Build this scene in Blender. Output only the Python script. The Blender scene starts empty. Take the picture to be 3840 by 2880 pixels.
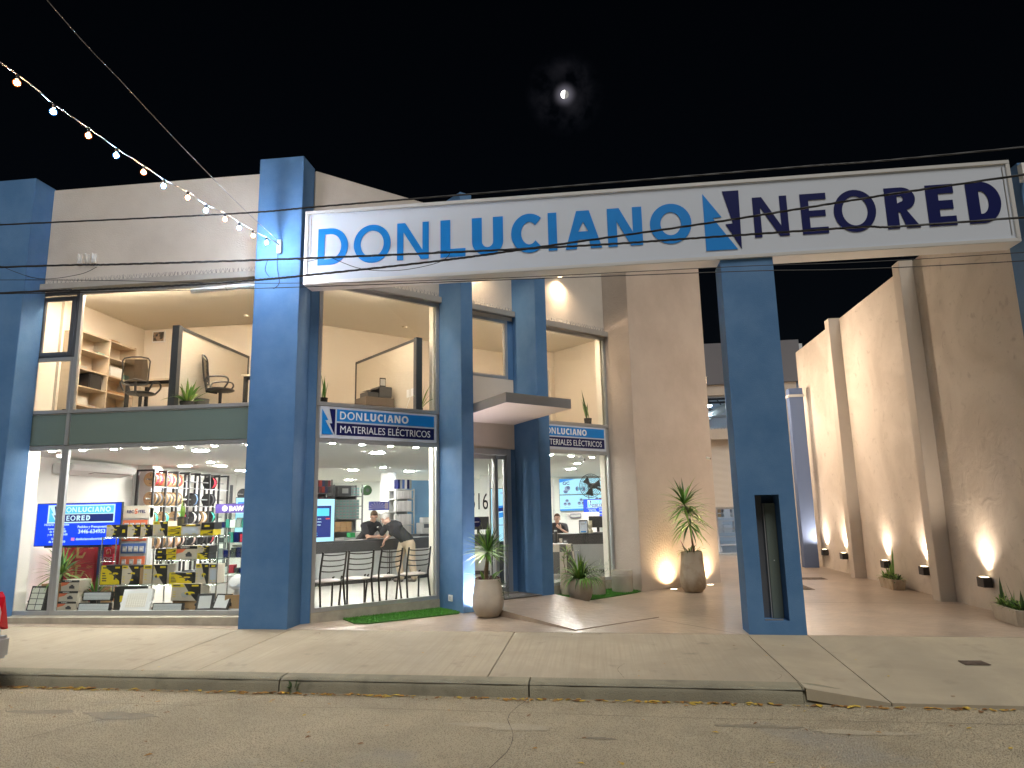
import bpy, bmesh, math, random
from mathutils import Matrix, Vector, Euler
R = math.radians
rnd = random.Random(7)
S = bpy.context.scene
COL = S.collection

# ------------------------------------------------------------------ camera, world, sun, exposure
cd = bpy.data.cameras.new('camera'); cam = bpy.data.objects.new('camera', cd); COL.objects.link(cam); S.camera = cam
YAW, PITCH, ROLL = 0.11741289, 0.18014705, -0.02073304
fw = Vector((-math.sin(YAW)*math.cos(PITCH), math.cos(YAW)*math.cos(PITCH), math.sin(PITCH)))
r0 = Vector((math.cos(YAW), math.sin(YAW), 0)); u0 = r0.cross(fw)
rt = r0*math.cos(ROLL)+u0*math.sin(ROLL); up = -r0*math.sin(ROLL)+u0*math.cos(ROLL)
M = Matrix((rt, up, -fw)).transposed().to_4x4(); M.translation = Vector((5.3578, -9.6898, 1.6))
cam.matrix_world = M
cd.sensor_width = 36; cd.lens = 36*2591.168/3840; cd.clip_end = 3000; cd.clip_start = .05
S.render.engine = 'CYCLES'
S.view_settings.view_transform = 'Standard'; S.view_settings.look = 'None'
S.view_settings.exposure = 0; S.view_settings.gamma = 1; S.view_settings.use_curve_mapping = False
cy = S.cycles
cy.use_denoising = True; cy.max_bounces = 9; cy.diffuse_bounces = 7; cy.glossy_bounces = 3; cy.transparent_max_bounces = 24
cy.transmission_bounces = 4; cy.sample_clamp_indirect = 8; cy.use_light_tree = True; cy.caustics_reflective = False; cy.caustics_refractive = False
try: cy.use_adaptive_sampling = True; cy.adaptive_threshold = .015
except Exception: pass

MOON_DIR = Vector((-.02026, .84, .5428)).normalized()
SUN_TRAVEL = Vector((-0.17, 0.50, -0.85)).normalized()      # the street lighting from behind the camera
w = bpy.data.worlds.new('World'); S.world = w; w.use_nodes = True
nt = w.node_tree; nt.nodes.clear()
def N(nt, t, **k):
    n = nt.nodes.new(t)
    for a, v in k.items(): setattr(n, a, v)
    return n
out = N(nt, 'ShaderNodeOutputWorld'); bg = N(nt, 'ShaderNodeBackground'); sky = N(nt, 'ShaderNodeTexSky')
sky.sky_type = 'NISHITA'; sky.sun_disc = False; sky.sun_elevation = R(40); sky.sun_rotation = math.atan2(-SUN_TRAVEL.x, -SUN_TRAVEL.y)
bg.inputs['Strength'].default_value = .0007
nt.links.new(sky.outputs[0], bg.inputs['Color'])
# thin night cloud round the moon, part of the sky itself
tc = N(nt, 'ShaderNodeTexCoord'); dt = N(nt, 'ShaderNodeVectorMath', operation='DOT_PRODUCT'); dt.inputs[1].default_value = MOON_DIR
nrm = N(nt, 'ShaderNodeVectorMath', operation='NORMALIZE')
nt.links.new(tc.outputs['Generated'], nrm.inputs[0]); nt.links.new(nrm.outputs[0], dt.inputs[0])
halo = N(nt, 'ShaderNodeMapRange'); halo.inputs[1].default_value = math.cos(R(3.2)); halo.inputs[2].default_value = 1; halo.interpolation_type = 'SMOOTHSTEP'
corona = N(nt, 'ShaderNodeMapRange'); corona.inputs[1].default_value = math.cos(R(1.1)); corona.inputs[2].default_value = 1
nz = N(nt, 'ShaderNodeTexNoise'); nz.inputs['Scale'].default_value = 38; nz.inputs['Detail'].default_value = 9; nz.inputs['Distortion'].default_value = .15
nt.links.new(nrm.outputs[0], nz.inputs['Vector'])
nr = N(nt, 'ShaderNodeMapRange'); nr.inputs[1].default_value = .38; nr.inputs[2].default_value = .8
nt.links.new(nz.outputs['Fac'], nr.inputs[0])
for m_ in (halo, corona): nt.links.new(dt.outputs['Value'], m_.inputs[0])
mu = N(nt, 'ShaderNodeMath', operation='MULTIPLY'); nt.links.new(halo.outputs[0], mu.inputs[0]); nt.links.new(nr.outputs[0], mu.inputs[1])
pw = N(nt, 'ShaderNodeMath', operation='POWER'); nt.links.new(corona.outputs[0], pw.inputs[0]); pw.inputs[1].default_value = 3.2
m2 = N(nt, 'ShaderNodeMath', operation='MULTIPLY_ADD'); nt.links.new(mu.outputs[0], m2.inputs[0]); m2.inputs[1].default_value = .016
m3 = N(nt, 'ShaderNodeMath', operation='MULTIPLY'); nt.links.new(pw.outputs[0], m3.inputs[0]); m3.inputs[1].default_value = .18; nt.links.new(m3.outputs[0], m2.inputs[2])
bg2 = N(nt, 'ShaderNodeBackground'); bg2.inputs['Color'].default_value = (.82, .78, .95, 1); nt.links.new(m2.outputs[0], bg2.inputs['Strength'])
ad = N(nt, 'ShaderNodeAddShader'); nt.links.new(bg.outputs[0], ad.inputs[0]); nt.links.new(bg2.outputs[0], ad.inputs[1]); nt.links.new(ad.outputs[0], out.inputs[0])

sd = bpy.data.lights.new('street_light_sun', 'SUN'); sun = bpy.data.objects.new('street_light_sun', sd); COL.objects.link(sun)
sd.energy = 2.3; sd.angle = R(32); sd.color = (1, .96, .89); sun.rotation_euler = SUN_TRAVEL.to_track_quat('-Z', 'Y').to_euler()

# ------------------------------------------------------------------ materials
MATS = {}
def mat(name, col=(.5, .5, .5), rough=.6, metal=0, noise=None, col2=None, bump=None, spec=.5, coords='Object', stretch=None):
    if name in MATS: return MATS[name]
    m = bpy.data.materials.new(name); m.use_nodes = True; MATS[name] = m
    nt = m.node_tree; b = nt.nodes['Principled BSDF']
    b.inputs['Base Color'].default_value = (*col, 1); b.inputs['Roughness'].default_value = rough; b.inputs['Metallic'].default_value = metal
    b.inputs['Specular IOR Level'].default_value = spec
    if noise or bump:
        t = N(nt, 'ShaderNodeTexCoord'); vec = t.outputs[coords]
        if stretch:
            mp = N(nt, 'ShaderNodeMapping'); mp.inputs['Scale'].default_value = stretch[:3]
            if len(stretch) > 3: mp.inputs['Rotation'].default_value = (0, 0, stretch[3])
            nt.links.new(vec, mp.inputs[0]); vec = mp.outputs[0]
    if noise:
        sc, lo, hi = noise
        n = N(nt, 'ShaderNodeTexNoise'); n.inputs['Scale'].default_value = sc; n.inputs['Detail'].default_value = 8; n.inputs['Roughness'].default_value = .62
        nt.links.new(vec, n.inputs['Vector'])
        mr = N(nt, 'ShaderNodeMapRange'); mr.inputs[1].default_value = lo; mr.inputs[2].default_value = hi; nt.links.new(n.outputs['Fac'], mr.inputs[0])
        mx = N(nt, 'ShaderNodeMix', data_type='RGBA'); mx.inputs[6].default_value = (*col, 1); mx.inputs[7].default_value = (*(col2 or [c*.7 for c in col]), 1)
        nt.links.new(mr.outputs[0], mx.inputs[0]); nt.links.new(mx.outputs[2], b.inputs['Base Color'])
    if bump:
        n2 = N(nt, 'ShaderNodeTexNoise'); n2.inputs['Scale'].default_value = bump[0]; n2.inputs['Detail'].default_value = 6
        nt.links.new(vec, n2.inputs['Vector'])
        bp = N(nt, 'ShaderNodeBump'); bp.inputs['Strength'].default_value = bump[1]; bp.inputs['Distance'].default_value = bump[2]
        nt.links.new(n2.outputs['Fac'], bp.inputs['Height']); nt.links.new(bp.outputs[0], b.inputs['Normal'])
    return m
def emat(name, col, strength):
    if name in MATS: return MATS[name]
    m = bpy.data.materials.new(name); m.use_nodes = True; MATS[name] = m
    nt = m.node_tree; b = nt.nodes['Principled BSDF']
    b.inputs['Base Color'].default_value = (*[c*.3 for c in col], 1)
    b.inputs['Emission Color'].default_value = (*col, 1); b.inputs['Emission Strength'].default_value = strength
    return m
def glassmat(name, tint=(.96, .98, .97), fac=.05, rough=.01):
    if name in MATS: return MATS[name]
    m = bpy.data.materials.new(name); m.use_nodes = True; MATS[name] = m; nt = m.node_tree; nt.nodes.clear()
    o = N(nt, 'ShaderNodeOutputMaterial'); tr = N(nt, 'ShaderNodeBsdfTransparent'); gl = N(nt, 'ShaderNodeBsdfGlossy'); mx = N(nt, 'ShaderNodeMixShader')
    tr.inputs[0].default_value = (*tint, 1); gl.inputs['Roughness'].default_value = rough
    fr = N(nt, 'ShaderNodeLayerWeight'); fr.inputs[0].default_value = .5
    pw_ = N(nt, 'ShaderNodeMath', operation='POWER'); pw_.inputs[1].default_value = 4; nt.links.new(fr.outputs['Facing'], pw_.inputs[0])
    mn = N(nt, 'ShaderNodeMath', operation='MULTIPLY_ADD'); mn.inputs[1].default_value = .5; mn.inputs[2].default_value = fac*.55; nt.links.new(pw_.outputs[0], mn.inputs[0])
    nt.links.new(mn.outputs[0], mx.inputs[0]); nt.links.new(tr.outputs[0], mx.inputs[1]); nt.links.new(gl.outputs[0], mx.inputs[2]); nt.links.new(mx.outputs[0], o.inputs[0])
    return m

BLUE = mat('blue_stucco', (.062, .165, .345), .75, noise=(1.6, .38, .66), col2=(.095, .21, .40), bump=(70, .35, .01))
BEIGE = mat('beige_stucco', (.58, .53, .475), .85, noise=(1.1, .38, .7), col2=(.50, .45, .40), bump=(45, .5, .012))
BEIGE2 = mat('smooth_beige', (.52, .47, .41), .8, noise=(1.5, .3, .8), col2=(.46, .41, .36), bump=(60, .15, .004))
LEDGE = mat('ledge_concrete', (.40, .38, .35), .8, noise=(3, .3, .8), col2=(.30, .28, .26))
ALU = mat('aluminium', (.48, .49, .50), .38, .55)
ALUD = mat('dark_aluminium', (.11, .12, .14), .4, .3)
SPAN = mat('spandrel_glass', (.15, .20, .18), .25)
WHITEW = mat('white_paint', (.86, .85, .82), .7)
CREAM = mat('cream_paint', (.82, .77, .68), .7)
GLASS = glassmat('window_glass'); GLASS2 = glassmat('shelf_glass', (.90, .95, .93), .04)
PLINTH = mat('plinth_concrete', (.44, .40, .32), .85, noise=(5, .35, .75), col2=(.28, .26, .21), bump=(60, .3, .006))
WHITE = mat('white_plastic', (.78, .78, .78), .35); BLACK = mat('black_plastic', (.02, .02, .022), .45); DARK = mat('dark_grey', (.06, .062, .068), .5)
GREY = mat('mid_grey', (.30, .31, .31), .5); LGREY = mat('light_grey', (.50, .51, .50), .5)
CHROME = mat('chrome', (.7, .7, .7), .2, 1); STEEL = mat('steel', (.42, .43, .45), .4, .8)
NAVY = mat('navy_print', (.006, .010, .085), .35, spec=.3); CYAN = mat('blue_print', (.008, .22, .66), .35); SIGNW = mat('sign_white', (.60, .65, .74), .2)
SIGNL = mat('sign_letter_white', (.84, .86, .88), .3)
SIGNF = mat('sign_frame', (.66, .66, .66), .3, .2)
YEL = mat('yellow_print', (.80, .62, .02), .45); BOXB = mat('box_beige', (.66, .58, .47), .6); BOXK = mat('box_black', (.022, .022, .022), .5)
ORANGE = mat('orange_print', (.78, .18, .08), .5); REDBOX = mat('red_carton', (.50, .02, .05), .55); CARD = mat('cardboard', (.42, .26, .13), .8); GOLD = mat('gold_print', (.62, .40, .16), .5)
WOODL = mat('pale_wood', (.62, .52, .40), .5, noise=(6, .3, .8), col2=(.55, .45, .34), stretch=(1, 1, 14))
COUNT = mat('counter_top', (.035, .035, .037), .35, noise=(7, .3, .8), col2=(.05, .05, .052)); COUNTB = mat('counter_body', (.36, .37, .36), .5)

# ------------------------------------------------------------------ mesh helpers
class MB:
    def __init__(s): s.v = []; s.f = []; s.m = []; s.mats = []
    def mi(s, m):
        if m not in s.mats: s.mats.append(m)
        return s.mats.index(m)
    def add(s, vs, fs, m, T=None):
        b = len(s.v); k = s.mi(m)
        for p in vs:
            p = Vector(p); s.v.append(T @ p if T else p)
        for f in fs: s.f.append([b+i for i in f]); s.m.append(k)
        return s
    def box(s, a, b, m, T=None):
        x0, y0, z0 = a; x1, y1, z1 = b
        x0, x1 = min(x0, x1), max(x0, x1); y0, y1 = min(y0, y1), max(y0, y1); z0, z1 = min(z0, z1), max(z0, z1)
        vs = [(x0,y0,z0),(x1,y0,z0),(x1,y1,z0),(x0,y1,z0),(x0,y0,z1),(x1,y0,z1),(x1,y1,z1),(x0,y1,z1)]
        return s.add(vs, [(3,2,1,0),(4,5,6,7),(0,1,5,4),(1,2,6,5),(2,3,7,6),(3,0,4,7)], m, T)
    def cyl(s, p0, p1, r0, r1, m, n=10, T=None, caps=True):
        p0, p1 = Vector(p0), Vector(p1); d = (p1-p0)
        if d.length < 1e-6: return s
        d.normalize(); a = d.orthogonal().normalized(); b = d.cross(a)
        vs = []
        for p, r in ((p0, r0), (p1, r1)):
            for i in range(n): t = 2*math.pi*i/n; vs.append(p+a*math.cos(t)*r+b*math.sin(t)*r)
        fs = [(i, (i+1) % n, n+(i+1) % n, n+i) for i in range(n)]
        if caps: fs += [tuple(range(n-1, -1, -1)), tuple(range(n, 2*n))]
        return s.add(vs, fs, m, T)
    def tube(s, pts, r, m, n=6, T=None):
        pts = [Vector(p) for p in pts]
        rr = r if isinstance(r, (list, tuple)) else [r]*len(pts)
        vs = []; up_ = None
        for i, p in enumerate(pts):
            d = (pts[min(i+1, len(pts)-1)]-pts[max(i-1, 0)]).normalized()
            if up_ is None: up_ = d.orthogonal().normalized()
            up_ = (up_-d*up_.dot(d)).normalized(); b = d.cross(up_)
            for k in range(n): t = 2*math.pi*k/n; vs.append(p+up_*math.cos(t)*rr[i]+b*math.sin(t)*rr[i])
        fs = []
        for i in range(len(pts)-1):
            for k in range(n): fs.append((i*n+k, i*n+(k+1) % n, (i+1)*n+(k+1) % n, (i+1)*n+k))
        fs += [tuple(range(n-1, -1, -1)), tuple(range((len(pts)-1)*n, len(pts)*n))]
        return s.add(vs, fs, m, T)
    def lathe(s, prof, m, c=(0, 0, 0), n=28, T=None, ax=None):
        vs = []
        for r, z in prof:
            for i in range(n): t = 2*math.pi*i/n; vs.append((c[0]+r*math.cos(t), c[1]+r*math.sin(t), c[2]+z))
        fs = []
        for j in range(len(prof)-1):
            for i in range(n): fs.append((j*n+i, j*n+(i+1) % n, (j+1)*n+(i+1) % n, (j+1)*n+i))
        fs.append(tuple(range(n-1, -1, -1))); fs.append(tuple((len(prof)-1)*n+i for i in range(n)))
        return s.add(vs, fs, m, T)
    def prism(s, pts, z0, z1, m, T=None):       # polygon in xy (counter clockwise) extruded in z
        n = len(pts); vs = [(x, y, z0) for x, y in pts]+[(x, y, z1) for x, y in pts]
        return s.add(vs, [tuple(range(n-1, -1, -1)), tuple(range(n, 2*n))]+[(i, (i+1) % n, n+(i+1) % n, n+i) for i in range(n)], m, T)
    def ball(s, c, r, m, n=10, sc=(1, 1, 1), T=None):
        vs = [(c[0], c[1], c[2]+r*sc[2])]; k = n//2
        for j in range(1, k):
            ph = math.pi*j/k
            for i in range(n): t = 2*math.pi*i/n; vs.append((c[0]+r*sc[0]*math.sin(ph)*math.cos(t), c[1]+r*sc[1]*math.sin(ph)*math.sin(t), c[2]+r*sc[2]*math.cos(ph)))
        vs.append((c[0], c[1], c[2]-r*sc[2])); fs = [(0, 1+i, 1+(i+1) % n) for i in range(n)]
        for j in range(k-2):
            for i in range(n): fs.append((1+j*n+i, 1+(j+1)*n+i, 1+(j+1)*n+(i+1) % n, 1+j*n+(i+1) % n))
        l = len(vs)-1; b = 1+(k-2)*n
        fs += [(l, b+(i+1) % n, b+i) for i in range(n)]
        return s.add(vs, fs, m, T)
    def build(s, name, parent=None, world=True, bevel=0, smooth=False):
        me = bpy.data.meshes.new(name); me.from_pydata([tuple(v) for v in s.v], [], s.f)
        for m in s.mats: me.materials.append(m)
        me.polygons.foreach_set('material_index', s.m)
        if smooth: me.polygons.foreach_set('use_smooth', [True]*len(me.polygons))
        bm = bmesh.new(); bm.from_mesh(me); bmesh.ops.recalc_face_normals(bm, faces=bm.faces)
        if bevel: bmesh.ops.bevel(bm, geom=[e for e in bm.edges if len(e.link_faces) == 2 and e.calc_face_angle(0) > .5], offset=bevel, segments=2, affect='EDGES', clamp_overlap=True)
        bm.to_mesh(me); bm.free()
        o = bpy.data.objects.new(name, me); COL.objects.link(o)
        if parent is None:
            if s.v:          # origin at the base of the thing
                xs = [v.x for v in s.v]; ys = [v.y for v in s.v]; z = min(v.z for v in s.v); c = Vector(((min(xs)+max(xs))/2, (min(ys)+max(ys))/2, z))
                o.location = c; me.transform(Matrix.Translation(-c))
        else:
            o.parent = parent
            if world: o.matrix_parent_inverse = WM(parent).inverted()
        if smooth:
            try:
                for p in me.polygons: p.use_smooth = True
                me.set_sharp_from_angle(angle=R(40))
            except Exception: pass
        return o
def WM(o):
    m = Matrix.LocRotScale(o.location, o.rotation_euler, o.scale)
    if o.parent: m = WM(o.parent) @ o.matrix_parent_inverse @ m
    return m
def tag(o, label=None, cat=None, group=None, kind=None):
    for k, v in (('label', label), ('category', cat), ('group', group), ('kind', kind)):
        if v: o[k] = v
    return o
def thing(name, label, cat, loc=(0, 0, 0), rz=0, group=None, rot=None):
    o = bpy.data.objects.new(name, None); o.empty_display_size = .1; COL.objects.link(o); o.location = loc; o.rotation_euler = rot or (0, 0, rz)
    return tag(o, label, cat, group)
def copy_tree(o, parent=None):
    c = o.copy(); COL.objects.link(c)
    if parent: c.parent = parent
    for ch in [x for x in bpy.data.objects if x.parent is o]: copy_tree(ch, c)
    return c
def bx(name, parent, a, b, m, T=None, bevel=0, world=True): return MB().box(a, b, m, T).build(name, parent, world, bevel)
a7 = math.sqrt(.5)
DT = Matrix(((a7, -a7, 0, .968), (a7, a7, 0, .43), (0, 0, 1, 0), (0, 0, 0, 1)))    # the 45 degree shop front: x along it, y into the shop
LT = Matrix.Translation((0, .45, 0))                                              # the left shop front
ID = Matrix.Identity(4)
def D(s, off, z=0): return DT @ Vector((s, -off, z))
ORD = ['first', 'second', 'third', 'fourth', 'fifth', 'sixth', 'seventh', 'eighth', 'ninth', 'tenth', 'eleventh', 'twelfth', 'thirteenth', 'fourteenth', 'fifteenth', 'sixteenth']
FACE = Matrix.Rotation(R(90), 4, 'X')                        # lettering plane upright, facing -y
def curve_mesh(cu, name, m, T, parent, world=True):
    cu.materials.append(m); o = bpy.data.objects.new('tmp', cu); COL.objects.link(o)
    dg = bpy.context.evaluated_depsgraph_get(); dg.update(); me = bpy.data.meshes.new_from_object(o.evaluated_get(dg)); bpy.data.objects.remove(o); bpy.data.curves.remove(cu)
    me.transform(T); me.name = name; o = bpy.data.objects.new(name, me); COL.objects.link(o)
    if parent:
        o.parent = parent
        if world: o.matrix_parent_inverse = WM(parent).inverted()
    return o
def text(body, size, m, T, parent, name='lettering', width=None, offset=0, align='LEFT', world=True, ext=.001, space=1.0):
    cu = bpy.data.curves.new('t', 'FONT'); cu.body = body; cu.size = size; cu.offset = offset*size; cu.extrude = ext; cu.align_x = align; cu.resolution_u = 3; cu.space_character = space
    o = curve_mesh(cu, name, m, ID, parent, world)
    if width:
        xs = [v.co.x for v in o.data.vertices]; k = width/max(1e-6, max(xs)-min(xs)); o.data.transform(Matrix.Diagonal((k, 1, 1, 1)))
    o.data.transform(T @ FACE); return o
# --- capital letters drawn as outlines for the shop lettering: each returns a list of closed outlines in a w x 1 box
def arc(cx, cy, rx, ry, a0, a1, n=14): return [(cx+rx*math.cos(R(a0+(a1-a0)*i/n)), cy+ry*math.sin(R(a0+(a1-a0)*i/n))) for i in range(n+1)]
def glyph(ch, w, t):
    if ch == 'I': return [[(0, 0), (w, 0), (w, 1), (0, 1)]]
    if ch == 'L': return [[(0, 0), (w, 0), (w, t*.85), (t, t*.85), (t, 1), (0, 1)]]
    if ch == 'N': return [[(0, 0), (t*.9, 0), (t*.9, 1-t*1.35), (w-t*1.15, 0), (w, 0), (w, 1), (w-t*.9, 1), (w-t*.9, t*1.35), (t*1.15, 1), (0, 1)]]
    if ch == 'E': return [[(0, 0), (w, 0), (w, t*.85), (t, t*.85), (t, .5-t*.4), (w*.94, .5-t*.4), (w*.94, .5+t*.42), (t, .5+t*.42), (t, 1-t*.85), (w, 1-t*.85), (w, 1), (0, 1)]]
    if ch == 'A': return [[(0, 0), (t*1.08, 0), (w*.5-(w*.5-t*.5)*.62+t*.25, .24), (w*.5+(w*.5-t*.5)*.62-t*.25, .24), (w-t*1.08, 0), (w, 0), (w*.5+t*.62, 1), (w*.5-t*.62, 1)], [(w*.5-w*.17+t*.12, .24+t*.82), (w*.5, 1-t*1.15), (w*.5+w*.17-t*.12, .24+t*.82)]]
    if ch == 'O': return [arc(w/2, .5, w/2, .52, 0, 360, 36)[:-1], arc(w/2, .5, w/2-t, .52-t*.86, 360, 0, 36)[:-1]]
    if ch == 'D': return [[(0, 0), (w*.36, 0)]+arc(w*.42, .5, w*.58, .5, -90, 90, 22)+[(0, 1)], [(t, t*.85), (t, 1-t*.85)]+arc(w*.40, .5, w*.60-t, .5-t*.85, 90, -90, 22)]
    if ch == 'U': return [[(0, 1), (0, .36)]+arc(w/2, .36, w/2, .375, 180, 360, 18)+[(w, 1), (w-t, 1), (w-t, .36)]+arc(w/2, .36, w/2-t, .375-t*.85, 360, 180, 18)+[(t, 1)]]
    if ch == 'C': return [arc(w*.60, .5, w*.60, .52, 48, 312, 30)+arc(w*.60, .5, w*.60-t, .52-t*.86, 318, 42, 30)]
    if ch == 'R': return [[(0, 0), (t, 0), (t, .40), (w*.42, .40), (w-t*1.15, 0), (w, 0), (w*.62, .44)]+arc(w*.48, .71, w*.44, .29, -52, 90, 16)+[(0, 1)], [(t, .40+t*.8), (t, 1-t*.82)]+arc(w*.46, .715, w*.46-t, .285-t*.82, 90, -90, 12)]
def polyletters(items, m, T, parent, name, ext=.004, world=True):      # items: list of (outlines, x, z, sx, sz)
    cu = bpy.data.curves.new('c', 'CURVE'); cu.dimensions = '2D'; cu.fill_mode = 'BOTH'; cu.extrude = ext
    for outs, x, z, sx, sz in items:
        for ol in outs:
            sp = cu.splines.new('POLY'); sp.points.add(len(ol)-1); sp.use_cyclic_u = True
            for i, p in enumerate(ol): sp.points[i].co = (x+p[0]*sx, z+p[1]*sz, 0, 1)
    return curve_mesh(cu, name, m, T @ FACE, parent, world)
LET = dict(zip(range(16), zip('DONLUCIANONEORED', [(1.25,1.73),(1.82,2.4),(2.5,2.99),(3.17,3.55),(3.65,4.12),(4.24,4.69),(4.79,4.92),(5.04,5.57),(5.66,6.16),(6.27,6.86),(7.77,8.24),(8.42,8.77),(8.86,9.42),(9.55,9.98),(10.09,10.45),(10.61,11.04)],
    [.184]*3+[.256]*7+[.184]*3+[.262]*3)))
def wordmark(i0, i1, m, T, parent, name, x0, x1, z0, z1, ext=.004, world=True):
    a, b = LET[i0][1][0], LET[i1][1][1]; k = (x1-x0)/(b-a); H = z1-z0; items = []
    for i in range(i0, i1+1):
        ch, (l, r), t = LET[i]; wd = (r-l)*k/H
        if ch == 'I': wd = min(wd, t)
        items.append((glyph(ch, wd, t), x0+(l-a)*k, z0, H, H))
    return polyletters(items, m, T, parent, name, ext, world)
def bolt(T, parent, x0, x1, z0, z1, m1, m2, ext=.004, world=True):
    W, H = x1-x0, z1-z0
    polyletters([([[(0, 0), (0, .98), (.48, .56), (.24, .55), (.86, .0)]], x0, z0, W, H)], m1, T, parent, 'emblem_left', ext, world)
    polyletters([([[(.55, 1), (1.0, 1), (.97, .0), (.58, .43), (.78, .44)]], x0, z0, W, H)], m2, T, parent, 'emblem_right', ext, world)

# ------------------------------------------------------------------ ground materials
def ground_mat(name, c1, c2, c3, fine, finebump, streak=None, rough=.8, stain=None):
    m = bpy.data.materials.new(name); m.use_nodes = True; MATS[name] = m; nt = m.node_tree; b = nt.nodes['Principled BSDF']
    t = N(nt, 'ShaderNodeTexCoord'); vec = t.outputs['Object']
    n = N(nt, 'ShaderNodeTexNoise'); n.inputs['Scale'].default_value = .9; n.inputs['Detail'].default_value = 9; n.inputs['Roughness'].default_value = .65; n.inputs['Distortion'].default_value = .5
    nt.links.new(vec, n.inputs['Vector'])
    r1 = N(nt, 'ShaderNodeMapRange'); r1.inputs[1].default_value = .38; r1.inputs[2].default_value = .66; nt.links.new(n.outputs['Fac'], r1.inputs[0])
    mx = N(nt, 'ShaderNodeMix', data_type='RGBA'); mx.inputs[6].default_value = (*c1, 1); mx.inputs[7].default_value = (*c2, 1); nt.links.new(r1.outputs[0], mx.inputs[0])
    col = mx.outputs[2]
    f = N(nt, 'ShaderNodeTexVoronoi' if fine[1] else 'ShaderNodeTexNoise'); f.inputs['Scale'].default_value = fine[0]
    nt.links.new(vec, f.inputs['Vector'])
    r2 = N(nt, 'ShaderNodeMapRange'); r2.inputs[1].default_value = fine[2]; r2.inputs[2].default_value = fine[3]; nt.links.new(f.outputs[0], r2.inputs[0])
    mx2 = N(nt, 'ShaderNodeMix', data_type='RGBA'); mx2.inputs[7].default_value = (*c3, 1); nt.links.new(r2.outputs[0], mx2.inputs[0]); nt.links.new(col, mx2.inputs[6])
    col = mx2.outputs[2]; h = f.outputs[0]
    if streak:
        mp = N(nt, 'ShaderNodeMapping'); mp.inputs['Scale'].default_value = streak; nt.links.new(vec, mp.inputs[0])
        sn = N(nt, 'ShaderNodeTexNoise'); sn.inputs['Scale'].default_value = 1; sn.inputs['Detail'].default_value = 4; nt.links.new(mp.outputs[0], sn.inputs['Vector'])
        r3 = N(nt, 'ShaderNodeMapRange'); r3.inputs[1].default_value = .42; r3.inputs[2].default_value = .66; r3.inputs[4].default_value = .55; nt.links.new(sn.outputs['Fac'], r3.inputs[0])
        mx3 = N(nt, 'ShaderNodeMix', data_type='RGBA'); mx3.inputs[7].default_value = (*c2, 1); nt.links.new(r3.outputs[0], mx3.inputs[0]); nt.links.new(col, mx3.inputs[6]); col = mx3.outputs[2]
        h = sn.outputs['Fac']
    if stain:
        s1 = N(nt, 'ShaderNodeTexNoise'); s1.inputs['Scale'].default_value = stain[0]; s1.inputs['Detail'].default_value = 5; nt.links.new(vec, s1.inputs['Vector'])
        r4 = N(nt, 'ShaderNodeMapRange'); r4.inputs[1].default_value = stain[1]; r4.inputs[2].default_value = stain[2]; r4.inputs[4].default_value = stain[4]; nt.links.new(s1.outputs['Fac'], r4.inputs[0])
        mx4 = N(nt, 'ShaderNodeMix', data_type='RGBA'); mx4.inputs[7].default_value = (*stain[3], 1); nt.links.new(r4.outputs[0], mx4.inputs[0]); nt.links.new(col, mx4.inputs[6]); col = mx4.outputs[2]
    nt.links.new(col, b.inputs['Base Color']); b.inputs['Roughness'].default_value = rough
    bp = N(nt, 'ShaderNodeBump'); bp.inputs['Strength'].default_value = finebump[0]; bp.inputs['Distance'].default_value = finebump[1]; nt.links.new(h, bp.inputs['Height']); nt.links.new(bp.outputs[0], b.inputs['Normal'])
    return m
PAVE = ground_mat('pavement_concrete', (.40, .345, .255), (.29, .25, .185), (.33, .285, .21), (150, False, .45, .75), (.35, .006), streak=(34, .7, 1), rough=.85, stain=(3.5, .62, .75, (.14, .12, .10), .5))
PAVER = ground_mat('driveway_concrete', (.42, .365, .265), (.31, .27, .20), (.35, .30, .22), (150, False, .45, .75), (.3, .005), streak=(2.2, .5, 1), rough=.8, stain=(2.5, .62, .8, (.15, .13, .10), .5))
YARD = ground_mat('yard_screed', (.43, .345, .27), (.30, .24, .185), (.33, .27, .22), (9, False, .5, .8), (.5, .02), rough=.30, stain=(1.6, .60, .8, (.18, .14, .115), .5))
ROAD = ground_mat('road_asphalt', (.50, .43, .30), (.39, .335, .235), (.11, .09, .06), (70, True, .42, .12), (1.0, .02), rough=.9, stain=(.8, .62, .72, (.33, .31, .27), .6))
KERB = ground_mat('kerb_concrete', (.27, .25, .18), (.19, .175, .13), (.07, .065, .05), (75, True, .22, .06), (.5, .006), rough=.9, stain=(5, .55, .75, (.12, .11, .08), .6))
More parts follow.
